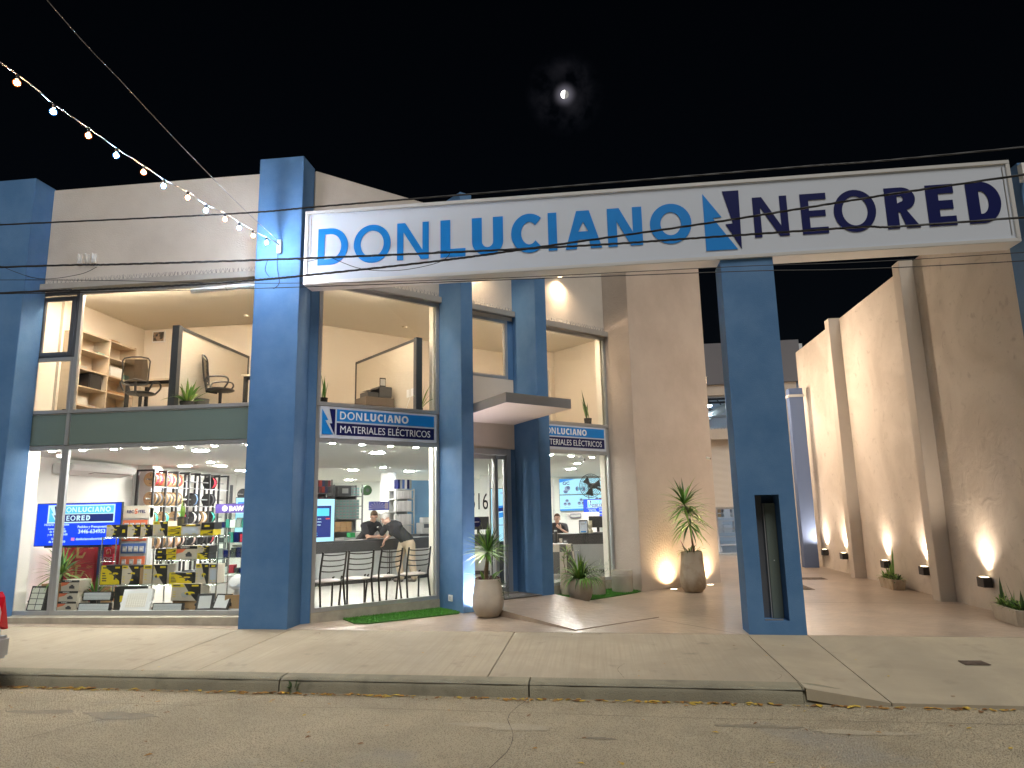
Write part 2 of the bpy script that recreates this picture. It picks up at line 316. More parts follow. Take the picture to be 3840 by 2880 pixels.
def party_mat():
    m = bpy.data.materials.new('party_wall_render'); m.use_nodes = True; MATS['party_wall_render'] = m; nt = m.node_tree; b = nt.nodes['Principled BSDF']
    t = N(nt, 'ShaderNodeTexCoord'); vec = t.outputs['Object']; prev = None
    col = (.62, .56, .49)
    for sc, lo, hi, c, amt, dist in ((.55, .40, .62, (.45, .395, .335), .7, 1.2), (1.5, .52, .68, (.58, .52, .45), .6, 1.5), (5, .60, .74, (.34, .29, .24), .5, .8), (24, .66, .74, (.20, .16, .12), .5, 0)):
        n = N(nt, 'ShaderNodeTexNoise'); n.inputs['Scale'].default_value = sc; n.inputs['Detail'].default_value = 8; n.inputs['Distortion'].default_value = dist; nt.links.new(vec, n.inputs['Vector'])
        r = N(nt, 'ShaderNodeMapRange'); r.inputs[1].default_value = lo; r.inputs[2].default_value = hi; r.inputs[4].default_value = amt; nt.links.new(n.outputs['Fac'], r.inputs[0])
        mx = N(nt, 'ShaderNodeMix', data_type='RGBA'); mx.inputs[7].default_value = (*c, 1); nt.links.new(r.outputs[0], mx.inputs[0])
        if prev: nt.links.new(prev, mx.inputs[6])
        else: mx.inputs[6].default_value = (*col, 1)
        prev = mx.outputs[2]
    nt.links.new(prev, b.inputs['Base Color']); b.inputs['Roughness'].default_value = .85
    h = N(nt, 'ShaderNodeTexNoise'); h.inputs['Scale'].default_value = 3.2; h.inputs['Detail'].default_value = 9; h.inputs['Distortion'].default_value = 1.4; nt.links.new(vec, h.inputs['Vector'])
    bp = N(nt, 'ShaderNodeBump'); bp.inputs['Strength'].default_value = .5; bp.inputs['Distance'].default_value = .018; nt.links.new(h.outputs['Fac'], bp.inputs['Height']); nt.links.new(bp.outputs[0], b.inputs['Normal'])
    return m
PARTY = party_mat()

# ------------------------------------------------------------------ ground
def zr(x, y): return -.155-.0115*x+.012*min(-2.55-y, 4.5)-.012*max(0, -2.55-y-4.5)
def gz(x, y): return .025-.0105*x+(.0175*y if y < 0 else 0)
def pave(x, y):
    a = gz(x, y); b = .025-.0105*x+(y/2.55)*(.025-.0105*x-(zr(x, -2.55)+.03))
    t = min(1, max(0, (x-7.22)/.75)); t = t*t*(3-2*t); return a*(1-t)+b*t
def sheet(mb, x0, x1, y0, y1, fn, m, nx, ny, thick=0):
    vs = []; fs = []
    for j in range(ny+1):
        for i in range(nx+1):
            x = x0+(x1-x0)*i/nx; y = y0+(y1-y0)*j/ny; vs.append((x, y, fn(x, y)))
    for j in range(ny):
        for i in range(nx): q = j*(nx+1)+i; fs.append((q, q+1, q+nx+2, q+nx+1))
    if thick:
        ring = [i for i in range(nx+1)]+[j*(nx+1)+nx for j in range(1, ny+1)]+[ny*(nx+1)+i for i in range(nx-1, -1, -1)]+[j*(nx+1) for j in range(ny-1, 0, -1)]
        b = len(vs); vs += [(vs[k][0], vs[k][1], vs[k][2]-thick) for k in ring]; n = len(ring)
        fs += [(ring[i], b+i, b+(i+1) % n, ring[(i+1) % n]) for i in range(n)]
    return mb.add(vs, fs, m)
g = MB(); sheet(g, -600, 600, -600, 900, lambda x, y: -.75, mat('far_ground', (.05, .05, .05), .9), 4, 4); tag(g.build('ground'), kind='structure')
g = MB(); sheet(g, -45, 60, -30, -2.50, zr, ROAD, 50, 24); tag(g.build('road'), kind='structure')
g = MB()
xs = [-30, -8, -3.4, .28, 1.02, 4.18, 7.215, 7.965, 13, 40]
for i in range(len(xs)-1):
    x0, x1 = xs[i]+.006, xs[i+1]-.006; yk = -2.34 if x1 < 7.3 else -2.56
    sheet(g, x0, x1, yk+.004, -.006, pave, PAVE if x1 < 7.3 else PAVER, max(2, int((x1-x0)*3)), 8, .10)
tag(g.build('sidewalk'), kind='structure')
g = MB(); sheet(g, -30, 7.215, -2.545, .0, lambda x, y: pave(x, y)-.022, mat('joint_dirt', (.05, .045, .035), .95), 30, 3); sheet(g, 7.216, 8.2, -2.545, .0, lambda x, y: pave(x, y)-.022, MATS['joint_dirt'], 12, 4); sheet(g, 8.2, 40, -2.545, .0, lambda x, y: pave(x, y)-.022, MATS['joint_dirt'], 30, 3)
tag(g.build('sidewalk_joints'), kind='structure')
# kerb stones: rounded nose, pitted face, open cracks between
g = MB(); ks = [-30, -20, -12, -7.5, -3.1, 2.06, 4.62, 7.20]
for i in range(len(ks)-1):
    x0, x1 = ks[i]+.008, ks[i+1]-.008; n = max(2, int((x1-x0)*5)); vs = []; fs = []
    for k in range(n+1):
        x = x0+(x1-x0)*k/n; zt = pave(x, -2.34)+.002; zb = zr(x, -2.55)-.06; j = .004*math.sin(x*9)+.003*math.sin(x*23)
        prof = [(-2.345, zb), (-2.345, zt), (-2.47, zt-.004), (-2.515+j, zt-.012), (-2.540+j, zt-.035), (-2.552+j, zt-.07), (-2.562+j, zb)]
        vs += [(x, y, z) for y, z in prof]
    p = 7
    for k in range(n):
        for q in range(p): fs.append((k*p+q, k*p+(q+1) % p, (k+1)*p+(q+1) % p, (k+1)*p+q))
    fs += [tuple(range(p)), tuple(range(n*p+p-1, n*p-1, -1))]
    g.add(vs, fs, KERB)
# kerb end and the low lip of the dropped kerb
vs = []; fs = []
for k in range(7):
    x = 7.20+.10*k; t = k/6; zt = pave(7.2, -2.34)*(1-t)**1.6+(zr(x, -2.55)+.035)*(1-(1-t)**1.6); jz = .006*math.sin(k*5)
    vs += [(x, -2.35, pave(x, -2.35)+.001), (x, -2.50, zt+jz), (x, -2.56, zr(x, -2.55)-.05)]
for k in range(6):
    for q in range(2): fs.append((k*3+q, k*3+q+1, k*3+q+4, k*3+q+3))
g.add(vs, fs, KERB)
tag(g.build('kerb', smooth=True), kind='structure')
g = MB(); sheet(g, -30, 40, 0.006, .5, lambda x, y: gz(x, y), YARD, 40, 2, .05)
sheet(g, .6, 24, .5, 26, lambda x, y: gz(x, y), YARD, 30, 30)
tag(g.build('yard'), kind='structure')
g = MB()      # tooled joints in the yard screed
for p, q in (((7.16, -.02), (5.05, 2.5)), ((8.0, 3.2), (11.3, 3.1)), ((8.2, 8.6), (11.3, 8.6))):
    p, q = Vector((*p, 0)), Vector((*q, 0)); dd = (q-p).normalized(); nn = Vector((-dd.y, dd.x, 0))*.006; a, b = p+dd*.03, q
    g.add([(v.x, v.y, gz(v.x, v.y)+.004) for v in (a-nn, b-nn, b+nn, a+nn)], [(0, 1, 2, 3)], mat('yard_joint', (.12, .095, .075), .9))
tag(g.build('yard_joints'), kind='structure')
# entrance ramp and platform in front of the door
def rampz(off): return .135 if off < .75 else max(.012, .135-(off-.75)*.125/2.3)
g = MB(); offs = [0, .75, 1.3, 1.9, 2.5, 3.05]; s0, s1 = 2.645, 4.36; vs = []; fs = []
for o in offs:
    for s in (s0, s1):
        p = D(s, o); b = gz(p.x, p.y)-.03; vs += [(p.x, p.y, gz(p.x, p.y)+rampz(o)), (p.x, p.y, b)]
for i in range(len(offs)-1):
    k = i*4; fs += [(k, k+4, k+6, k+2), (k, k+1, k+5, k+4), (k+2, k+6, k+7, k+3)]
k = (len(offs)-1)*4; fs += [(0, 2, 3, 1), (k, k+1, k+3, k+2)]
g.add(vs, fs, YARD)
tag(g.build('entrance_ramp'), kind='structure')
g = MB(); vs = []
T = DT.copy(); T.translation.z = gz(3.5, 2.9)+.137
g.box((2.95, -.72, .0), (4.05, -.1, .012), mat('doormat_fibre', (.10, .09, .085), .95, bump=(200, .8, .01)), T)
o = g.build('doormat', bevel=.003); tag(o, 'dark grey fibre doormat lying at the top of the ramp before the glass door', 'doormat')
# drain cover in the driveway, grass strips
for nm, x, y, a, b, lab in (('drain_cover', 9.36, -1.18, .13, .10, 'small rusty drain cover set in the pavement at the right'), ('drain_cover', 10.0, 7.3, .42, .22, 'drain cover in the yard floor close to the buttress'), ('drain_cover', 9.0, 5.5, .55, .45, 'wide inspection cover in the yard behind the blue gate pillar')):
    t = thing(nm, lab, 'drain cover', (x, y, pave(x, y) if y < 0 else gz(x, y)), group='drain covers')
    DR = mat('cast_iron', (.20, .15, .115), .8, .2, noise=(9, .3, .7), col2=(.07, .05, .04))
    bx('frame', t, (-a, -b, .001), (a, b, .006), DR, world=False)
    m = MB()
    for k in range(5): m.box((-a*.9, -b*.85+k*b*.36, .006), (a*.9, -b*.85+k*b*.36+b*.22, .011), DR)
    m.build('grille', t, False)

# ------------------------------------------------------------------ shop building
FL, CL, UF, UC = .15, 2.73, 3.30, 5.43
shop = thing('shop_building', 'two storey shop with blue piers, glazed fronts and an angled entrance corner', 'building', (.968, .43, 0))
def P(name, a, b, m, T=None, bevel=.006): return bx(name, shop, a, b, m, T, bevel)
P('pier', (-4.75, 0, -.3), (-3.695, .445, 7.2), BLUE)
P('pier', (-4.75, .446, -.3), (-3.86, .60, 7.15), BEIGE)
P('pier', (.235, 0, -.3), (.965, .44, 7.2), BLUE)
P('pier', (0.004, .003, -.3), (.15, .25, 5.28), BLUE, DT)
P('pier', (2.40, -.7, -.3), (2.645, .02, 7.2), BLUE, DT)
P('pier', (4.08, -.7, -.3), (4.35, .02, 7.2), BLUE, DT)
P('parapet_wall', (-3.695, .40, 5.44), (.30, .62, 7.17), BEIGE)
P('parapet_wall', (.02, .004, 5.40), (6.64, .22, 7.17), BEIGE, DT)
m = MB(); m.prism([(6.65, -.7), (9.22, -.7), (9.22, -.45), (6.90, -.45), (6.90, .25), (6.65, .25)], -.3, 7.19, mat('warm_stucco', (.52, .445, .385), .85, noise=(.9, .38, .68), col2=(.44, .37, .315), bump=(26, .6, .014)), DT); m.build('side_wall', shop, bevel=.006)
P('rear_wall', (7.75, 6.55, -.3), (7.975, 15.2, 7.1), BEIGE)
P('rear_wall', (-4.95, 15.32, -.3), (7.95, 15.5, 7.1), mat('back_wall_paint', (.80, .83, .80), .8))
P('rear_wall', (-4.95, 1.0, -.3), (-4.72, 15.3, 7.1), WHITEW)
def footprint(inset=0): return [(-4.72, .45+.09+inset), (.99, .45+.09+inset), tuple((DT @ Vector((6.90, .09+inset, 0)))[:2]), tuple((DT @ Vector((6.90, -.445, 0)))[:2]), tuple((DT @ Vector((9.19, -.445, 0)))[:2]), (7.75, 6.6), (7.75, 15.3), (-4.72, 15.3)]
FLO = mat('shop_floor', (.60, .59, .54), .25, noise=(1.2, .35, .7), col2=(.53, .52, .47))
MB().prism(footprint(), -.2, FL, FLO).build('floor', shop)
MB().prism(footprint(), CL, UF, mat('ceiling_paint', (.93, .92, .88), .8)).build('ceiling', shop)
MB().prism(footprint(.02), UC, 5.6, mat('office_ceiling', (.92, .88, .80), .8)).build('ceiling', shop)
MB().prism([(-4.9, .62), (.75, .63), (5.6, 5.4), (7.7, 7), (7.7, 15.3), (-4.9, 15.3)], 6.6, 6.7, LEDGE).build('roof', shop)
# plinths
PL = lambda a, b, T=None: P('plinth', a, b, PLINTH, T, .004)
PL((-3.69, .25, -.3), (.236, .40, .145)); PL((-3.84, .40, -.3), (.3, .54, .150))
PL((.152, -.012, -.3), (2.40, .10, .155), DT); PL((4.35, -.012, -.3), (6.65, .10, .155), DT); PL((2.645, -.02, -.3), (4.08, .10, .14), DT)
# ledges with bird spikes
def ledge(x0, x1, T, zt, zb, y0, y1):
    o = P('ledge', (x0, y0, zb), (x1, y1, zt), LEDGE, T, .004)
    s = MB(); x = x0+.05
    while x < x1-.03:
        for a in (-.35, 0, .35):
            h = .085+rnd.uniform(-.012, .012); q = rnd.uniform(-.1, .1)
            s.cyl((x, y0+.05, zt), (x+math.sin(a+q)*h, y0+.05+rnd.uniform(-.02, .02), zt+math.cos(a)*h), .0028, .0022, ALUD, 3, T)
        s.box((x-.03, y0+.035, zt), (x+.03, y0+.065, zt+.005), LGREY, T); x += .074
    s.build('bird_spikes', o)
ledge(-3.694, .234, ID, 5.455, 5.355, .30, .56); ledge(.15, 2.396, DT, 5.40, 5.295, -.10, .12); ledge(2.648, 4.076, DT, 5.40, 5.295, -.10, .12); ledge(4.353, 6.646, DT, 5.37, 5.255, -.10, .12)
# glazing
def window(T, xs, zs, name='window', cols=ALU, depth=.06, glass=GLASS, parent=None, seam=()):
    f = MB(); x0, x1, z0, z1 = xs[0], xs[1], zs[0], zs[1]; e = .06
    f.box((x0, 0, z0), (x1, depth, z0+e), cols, T); f.box((x0, 0, z1-e), (x1, depth, z1), cols, T)
    f.box((x0, 0, z0+e), (x0+e, depth, z1-e), cols, T); f.box((x1-e, 0, z0+e), (x1, depth, z1-e), cols, T)
    o = f.build('window', parent or shop, bevel=.003)
    g = MB(); cuts = [x0+e-.004]+list(seam)+[x1-e+.004]
    for a, b in zip(cuts[:-1], cuts[1:]): g.box((a+.0015, depth*.45, z0+e-.004), (b-.0015, depth*.45+.008, z1-e+.004), glass, T)
    g.build('pane', o)
    return o
# left front (plane y=.45): lower row, spandrel, upper row
window(LT, (-3.80, -3.07), (.152, 2.76)); window(LT, (-3.069, .23), (.152, 2.76), seam=(-1.45,))
window(LT, (-3.80, -3.07), (3.285, 4.22)); window(LT, (-3.069, .23), (3.285, 5.35), seam=(-1.46,))
o = window(LT, (-3.80, -3.07), (4.221, 5.35), cols=ALUD)
f = MB(); T = Matrix.Translation((0, .435, 0))
for a, b in (((-3.76, 0, 4.25), (-3.67, .05, 5.26)), ((-3.19, 0, 4.25), (-3.11, .05, 5.26)), ((-3.67, 0, 4.25), (-3.19, .05, 4.31)), ((-3.67, 0, 5.19), (-3.19, .05, 5.26))): f.box(a, b, ALUD, T)
f.build('sash', o, bevel=.004)
for x0, x1 in ((-3.80, -3.085), (-3.055, .23)):
    o = P('spandrel_panel', (x0+.02, .47, 2.775), (x1-.02, .485, 3.27), SPAN, None, 0)
P('mullion', (-3.10, .44, 2.76), (-3.04, .5, 3.285), ALU); P('mullion', (-3.80, .44, 2.76), (-3.765, .5, 3.285), ALU)
P('closing_panel', (-3.84, .50, .15), (.3, .53, .16), ALU)
# angled fronts
for a in (0, 4.20):
    x0, x1 = .152+a, 2.398+a
    if a: x1 = 6.645
    window(DT, (x0, x1), (.157, 2.755)); window(DT, (x0, x1), (3.275, 5.29 if not a else 5.25))
    P('sign_backing', (x0, .02, 2.757), (x1, .06, 3.273), ALU, DT, .002)
# entrance bay
DOORW = mat('door_surround', (.66, .58, .50), .8, noise=(2, .3, .8), col2=(.60, .53, .46))
P('entrance_wall', (2.646, .0, 2.72), (4.079, .12, 4.06), DOORW, DT); P('entrance_wall', (2.646, .0, 5.22), (4.079, .12, 5.296), DOORW, DT); P('entrance_wall', (3.97, .001, .0), (4.079, .12, 2.719), BLUE, DT, 0)
P('entrance_wall', (3.955, .001, 4.061), (4.079, .12, 5.219), BLUE, DT, 0); P('entrance_wall', (2.646, .001, 4.061), (2.80, .12, 5.219), BLUE, DT, 0)
window(DT, (2.802, 3.954), (4.062, 5.218), cols=ALU, depth=.08)
f = MB(); f.box((2.646, -.015, .142), (2.73, .09, 2.718), ALU, DT); f.box((3.87, -.015, .142), (3.968, .09, 2.718), ALU, DT); f.box((2.73, -.015, 2.61), (3.87, .09, 2.718), ALU, DT)
f.build('door_frame', shop, bevel=.003)
def door_leaf(x0, x1):
    f = MB(); f.box((x0, .01, .155), (x0+.05, .06, 2.6), ALU, DT); f.box((x1-.05, .01, .155), (x1, .06, 2.6), ALU, DT); f.box((x0+.05, .01, .155), (x1-.05, .06, .24), ALU, DT); f.box((x0+.05, .01, 2.53), (x1-.05, .06, 2.6), ALU, DT)
    o = f.build('glass_door', shop, bevel=.003); MB().box((x0+.046, .03, .236), (x1-.046, .038, 2.534), GLASS, DT).build('pane', o)
    return o
d1 = door_leaf(2.735, 3.62); door_leaf(3.63, 3.866)
h = MB(); h.cyl((3.56, -.05, .45), (3.56, -.05, 2.45), .019, .019, mat('handle_steel', (.68, .67, .64), .3, .7), 14, DT)
h.cyl((3.56, -.05, .7), (3.56, .012, .7), .01, .01, STEEL, 8, DT); h.cyl((3.56, -.05, 2.25), (3.56, .012, 2.25), .01, .01, STEEL, 8, DT); h.build('handle', d1, smooth=True)
h = MB(); h.cyl((3.56, .11, .45), (3.56, .11, 2.45), .019, .019, MATS['handle_steel'], 14, DT); h.cyl((3.56, .11, .7), (3.56, .06, .7), .01, .01, STEEL, 8, DT); h.build('handle', d1, smooth=True)
Tn = DT @ Matrix.Translation((3.04, .026, 1.62)); text('516', .42, BLACK, Tn, shop, 'house_number', width=.40, ext=.001)
s = MB(); s.cyl((3.20, .026, 1.40), (3.20, .029, 1.40), .085, .085, NAVY, 24, DT); st = s.build('door_sticker', shop)
MB().box((3.15, .022, 1.395), (3.25, .025, 1.405), WHITE, DT).build('sticker_mark', st)
# canopy over the door, tilted slightly up to the front
cm = mat('canopy_paint', (.30, .31, .33), .6); cu_ = mat('canopy_soffit', (.66, .60, .52), .8)
vs = [(2.65, 0, 3.35), (4.072, 0, 3.35), (4.072, -1.6, 3.465), (2.65, -1.6, 3.465), (2.65, 0, 3.19), (4.072, 0, 3.19), (4.072, -1.6, 3.30), (2.65, -1.6, 3.30)]
m = MB(); m.add(vs, [(0, 3, 2, 1), (2, 3, 7, 6), (0, 4, 7, 3), (1, 2, 6, 5), (0, 1, 5, 4)], cm, DT); m.add(vs, [(4, 5, 6, 7)], cu_, DT); m.build('canopy', shop, bevel=0)
# interior shell: returns beside the glass, ceilings, upper room walls, columns
for T, x in ((DT, 2.352), (DT, 6.60)):
    P('window_return', (x, .12, .15), (x+.16, .27, 2.72), CREAM, T); P('window_return', (x, .12, 3.31), (x+.16, .27, 5.42), CREAM, T)
P('window_return', (-4.2, .601, .15), (-3.84, .85, 2.72), CREAM); P('window_return', (-4.2, .601, 3.31), (-3.84, .99, 5.42), CREAM)
UW = mat('office_wall', (.78, .71, .62), .8)
UFM = mat('office_floor', (.74, .68, .60), .5)
MB().prism([(-3.8, .62), (1.0, .62), (5.55, 5.2), (4.4, 6.9), (-.35, 3.2), (-3.8, 3.2)], UF+.001, UF+.006, UFM).build('office_floor', shop)
P('office_wall', (-4.0, 1.0, 3.31), (-3.8, 3.3, 5.425), UW, None, 0); P('office_wall', (-3.8, 3.2, 3.31), (-.35, 3.35, 5.425), UW, None, 0)
P('office_wall', (1.15, 2.95, 3.31), (6.2, 3.10, 5.425), UW, DT, 0); P('office_wall', (6.2, 2.24, 3.31), (7.3, 2.40, 5.425), UW, DT, 0); P('office_wall', (6.2, 2.40, 3.31), (6.3, 2.95, 5.425), UW, DT, 0)
P('office_wall', (7.15, -.2, 3.31), (7.3, 2.24, 5.425), UW, DT, 0)
m = MB(); m.box((6.28, 2.19, 3.31), (6.34, 2.24, 5.0), CREAM, DT); m.box((6.34, 2.19, 4.94), (6.95, 2.24, 5.0), CREAM, DT); m.box((6.95, 2.19, 3.31), (7.01, 2.24, 5.0), CREAM, DT); m.box((6.34, 2.21, 3.31), (6.95, 2.235, 4.94), mat('door_white', (.6, .58, .55), .5), DT); m.build('office_door', shop)
for x, y in ((-4.72, 4.6), (-.80, 9.75), (1.62, 12.6)): P('column', (x, y, FL), (x+.36, y+.36, CL), WHITEW)
P('partition_wall', (-4.72, 8.9, FL), (-3.6, 9.0, CL), WHITEW)
tg = glassmat('blue_tinted_glass', (.25, .5, .8), .05)
MB().box((5.36, 6.4, .15), (7.6, 6.42, 2.45), mat('blue_curtain', (.16, .36, .62), .4), DT).build('blue_partition', shop)

# ------------------------------------------------------------------ big sign, fascia signs
sg = thing('shop_sign', 'long white sign board with blue and navy lettering spanning two blue pillars', 'sign', (6.1, 0, 5.05))
m = MB(); m.box((1.04, -.012, 5.055), (11.22, .30, 6.235), SIGNW); m.build('panel', sg)
m = MB(); fr = .055
m.box((1.035, -.035, 6.185), (11.225, .305, 6.24), SIGNF); m.box((1.035, -.035, 5.045), (11.225, .305, 5.10), SIGNF); m.box((1.035, -.035, 5.10), (1.09, .305, 6.185), SIGNF); m.box((11.17, -.035, 5.10), (11.225, .305, 6.185), SIGNF)
m.box((1.125, -.022, 5.15), (1.14, -.0125, 6.15), SIGNF); m.box((11.12, -.022, 5.15), (11.135, -.0125, 6.15), SIGNF)
m.build('frame', sg, bevel=.006)
T = Matrix.Translation((0, -.018, 0))
wordmark(0, 9, CYAN, T, sg, 'lettering', 1.25, 6.88, 5.345, 5.935)
wordmark(10, 15, NAVY, T, sg, 'lettering', 7.75, 11.05, 5.345, 5.95)
bolt(T, sg, 7.06, 7.57, 5.19, 6.08, CYAN, NAVY)
# beam that carries the sign between the pillars
def fascia(a, first):
    t = thing('fascia_sign', ('blue and navy shop sign over the large window left of the glass door' if first else 'blue and navy shop sign partly hidden behind the blue pier, over the right hand window'), 'sign', D(a+1.28, 0, 2.77), group='shop signs over the windows')
    x0, x1 = .215+a, 2.34+a
    MB().box((x0, .0, 2.765), (x1, .018, 3.265), SIGNW, DT).build('panel', t)
    m = MB(); m.box((x0+.275, -.004, 3.04), (x1-.05, -.001, 3.23), CYAN, DT); m.build('blue_band', t)
    m = MB(); m.box((x0+.275, -.004, 2.82), (x1-.05, -.001, 3.012), NAVY, DT); m.build('navy_band', t)
    Tm = DT @ Matrix.Translation((0, -.006, 0))
    wordmark(0, 9, SIGNL, Tm, t, 'lettering', x0+.325, x0+1.565, 3.072, 3.198, .0015)
    text('MATERIALES ELÉCTRICOS', .165, SIGNL, Tm @ Matrix.Translation((x0+.325, 0, 2.858)), t, width=1.66, offset=0)
    bolt(Tm, t, x0+.028, x0+.248, 2.822, 3.228, CYAN, NAVY, .0015)
    return t
fascia(0, True); fascia(4.20, False)

# ------------------------------------------------------------------ gate pillar with the niche, right hand pillar, boundary wall
gp = thing('gate_pillar', 'tall blue pillar under the sign with a narrow vertical niche in its front', 'pillar', (7.6, .2, -.08))
x0, x1, n0, n1, z0, z1, q0, q1, dp = 7.245, 7.965, 7.45, 7.762, -.2, 5.045, .112, 1.73, .33
V = [(x0,0,z0),(x1,0,z0),(x1,0,z1),(x0,0,z1),(n0,0,q0),(n1,0,q0),(n1,0,q1),(n0,0,q1),(n0,dp,q0),(n1,dp,q0),(n1,dp,q1),(n0,dp,q1),(x0,.42,z0),(x1,.42,z0),(x1,.42,z1),(x0,.42,z1)]
m = MB(); m.add(V, [(0,1,5,4),(1,2,6,5),(2,3,7,6),(3,0,4,7),(4,5,9,8),(5,6,10,9),(6,7,11,10),(7,4,8,11),(0,3,15,12),(1,13,14,2),(12,15,14,13),(2,14,15,3),(0,12,13,1)], BLUE); m.build('pillar_shaft', gp)
m = MB(); m.box((7.456, .30, q0), (7.60, .329, 1.725), ALUD); m.box((7.62, .24, q0+.001), (7.757, .328, 1.62), mat('niche_panel', (.15, .19, .17), .5)); m.box((7.60, .26, q0+.001), (7.62, .328, 1.62), GREY); m.build('gate_track', gp, bevel=.003)
m = MB(); m.box((7.47, .05, q0+.002), (7.70, .07, q0+.02), STEEL); m.build('sill_bar', gp); m = MB(); m.cyl((7.69, .238, .86), (7.69, .232, .86), .008, .008, WHITE, 8); m.build('lock', gp)
rp = thing('blue_pillar', 'blue pillar at the right edge of the picture carrying the right end of the sign', 'pillar', (11.7, .2, -.1))
bx('pillar_shaft', rp, (11.34, 0, -.3), (12.15, .45, 6.2), BLUE, bevel=.006)
m = MB(); m.box((11.335, -.10, 5.9), (11.38, -.001, 6.15), WHITE); m.build('bracket', rp)
bw = thing('boundary_wall', 'high stained beige wall with two buttresses along the right side of the yard', 'wall', (11.5, 6, -.1))
bx('wall', bw, (11.38, .451, -.4), (11.65, 11.2, 6.02), PARTY, bevel=.008)
bx('buttress', bw, (11.12, 7.40, -.4), (11.381, 7.68, 6.03), BEIGE2, bevel=.008); bx('buttress', bw, (11.12, 3.39, -.4), (11.381, 3.68, 6.03), BEIGE2, bevel=.008)
bp_ = thing('blue_post', 'slim blue post at the far end of the yard against the boundary wall', 'pillar', (11.0, 10.5, -.1))
bx('post', bp_, (10.83, 10.25, -.3), (11.20, 10.55, 4.8), mat('blue_grey_stucco', (.10, .15, .28), .8), bevel=.006); m = MB(); m.box((10.80, 10.22, 4.55), (11.23, 10.58, 4.62), LGREY); m.build('cap_band', bp_)

# ------------------------------------------------------------------ warehouse at the end of the yard
wh = thing('warehouse', 'warehouse at the end of the yard with a half raised metal shutter and lit window', 'building', (10, 15, -.1))
Wb = lambda nm, a, b, m_, bev=0: bx(nm, wh, a, b, m_, bevel=bev)
GRB = mat('grey_cladding', (.15, .155, .18), .6); WY = 15.0
Wb('cladding', (8.0, WY-.05, 5.80), (12.6, WY+.2, 7.28), GRB); Wb('lintel', (8.0, WY, 5.42), (12.4, WY+.2, 5.79), BEIGE2)
Wb('lintel', (8.0, WY-.06, 3.86), (11.9, WY+.2, 4.21), BEIGE2); Wb('pier', (11.72, WY-.02, -.3), (12.6, WY+.25, 5.42), BEIGE2); Wb('pier', (7.98, WY-.02, -.3), (8.5, WY+.25, 5.42), BEIGE2)
m = MB()
for k in range(30): x = 8.55+k*.11; [m.cyl((x, WY, 4.21), (x+d_, WY, 4.30), .004, .003, ALUD, 3) for d_ in (-.03, .03)]
m.build('bird_spikes', wh)
m = MB(); m.box((8.5, WY+.05, 4.22), (8.56, WY+.11, 5.40), BEIGE2); m.box((9.98, WY+.05, 4.22), (10.04, WY+.11, 5.40), ALU); m.box((11.6, WY+.05, 4.22), (11.7, WY+.11, 5.40), ALU); m.box((8.56, WY+.05, 4.22), (11.6, WY+.11, 4.27), ALU); m.box((8.56, WY+.05, 5.34), (11.6, WY+.11, 5.41), ALU)
wf = m.build('window_frame', wh); MB().box((8.56, WY+.07, 4.27), (11.6, WY+.08, 5.34), GLASS).build('pane', wf)
SH = mat('shutter_steel', (.55, .51, .46), .5, .2)
vs = []; fs = []; n = 58
for k in range(n*4+1):
    z = 1.53+(3.86-1.53)*k/(n*4); y = WY+.12-.018*abs(math.sin(math.pi*k/4)); vs += [(8.5, y, z), (11.72, y, z)]
for k in range(n*4): fs.append((2*k, 2*k+1, 2*k+3, 2*k+2))
MB().add(vs, fs, SH).build('roller_shutter', wh); Wb('shutter_bar', (8.5, WY+.08, 1.47), (11.72, WY+.15, 1.54), STEEL)
WHW = mat('warehouse_inside', (.62, .66, .70), .8)
Wb('inner_wall', (7.99, 24.0, -.2), (12.6, 24.2, 7.2), WHW); Wb('inner_wall', (12.6, WY+.25, -.2), (12.8, 24.0, 7.2), WHW); Wb('inner_wall', (7.76, WY+.55, -.2), (7.98, 24.0, 7.2), WHW)
Wb('roof', (7.9, WY+.2, 7.0), (12.6, 24.2, 7.2), mat('roof_sheet', (.55, .6, .66), .6)); Wb('floor', (8.0, WY+.26, -.2), (12.6, 24, -.02), mat('warehouse_floor', (.40, .42, .44), .35))
m = MB()
for y in (16.5, 18.6, 20.7):
    m.box((8.0, y, 6.1), (12.6, y+.10, 6.18), DARK); m.box((8.0, y, 5.35), (12.6, y+.08, 5.42), DARK)
    for k in range(9): m.cyl((8.1+k*.5, y+.05, 5.4 if k % 2 else 6.12), (8.6+k*.5, y+.05, 6.12 if k % 2 else 5.4), .022, .022, DARK, 5)
m.build('roof_truss', wh)
m = MB(); m.cyl((8.3, 17.2, 4.2), (11.9, 19.5, 6.2), .16, .16, LGREY, 14); m.cyl((8.2, 16.9, 4.9), (11.9, 16.9, 4.9), .05, .05, STEEL, 8); m.build('duct', wh, smooth=True)
st = thing('metal_staircase', 'white metal staircase seen under the raised shutter', 'staircase', (10.0, 16.8, -.02))
m = MB(); m.cyl((9.62, 15.9, 0), (9.35, 18.6, 2.9), .035, .035, WHITE, 8); m.cyl((10.62, 15.9, 0), (10.35, 18.6, 2.9), .035, .035, WHITE, 8); m.cyl((9.50, 15.7, 0), (9.50, 15.7, 2.4), .04, .04, WHITE, 8); m.build('stringer', st)
m = MB()
for k in range(11): m.box((9.6-.025*k, 15.9+.25*k, .22+.27*k), (10.6-.025*k, 16.12+.25*k, .255+.27*k), WHITE)
m.build('treads', st)
rk = thing('goods_rack', 'white rack of wrapped goods deep inside the warehouse', 'rack', (10.4, 20, -.02))
m = MB()
for z in (.5, 1.1, 1.7, 2.3):
    m.box((8.3, 19.8, z), (12.2, 20.6, z+.04), WHITE)
for x in (8.3, 9.55, 10.85, 12.15): m.box((x, 19.8, 0), (x+.05, 19.85, 2.6), WHITE)
m.build('frame', rk)
m = MB()
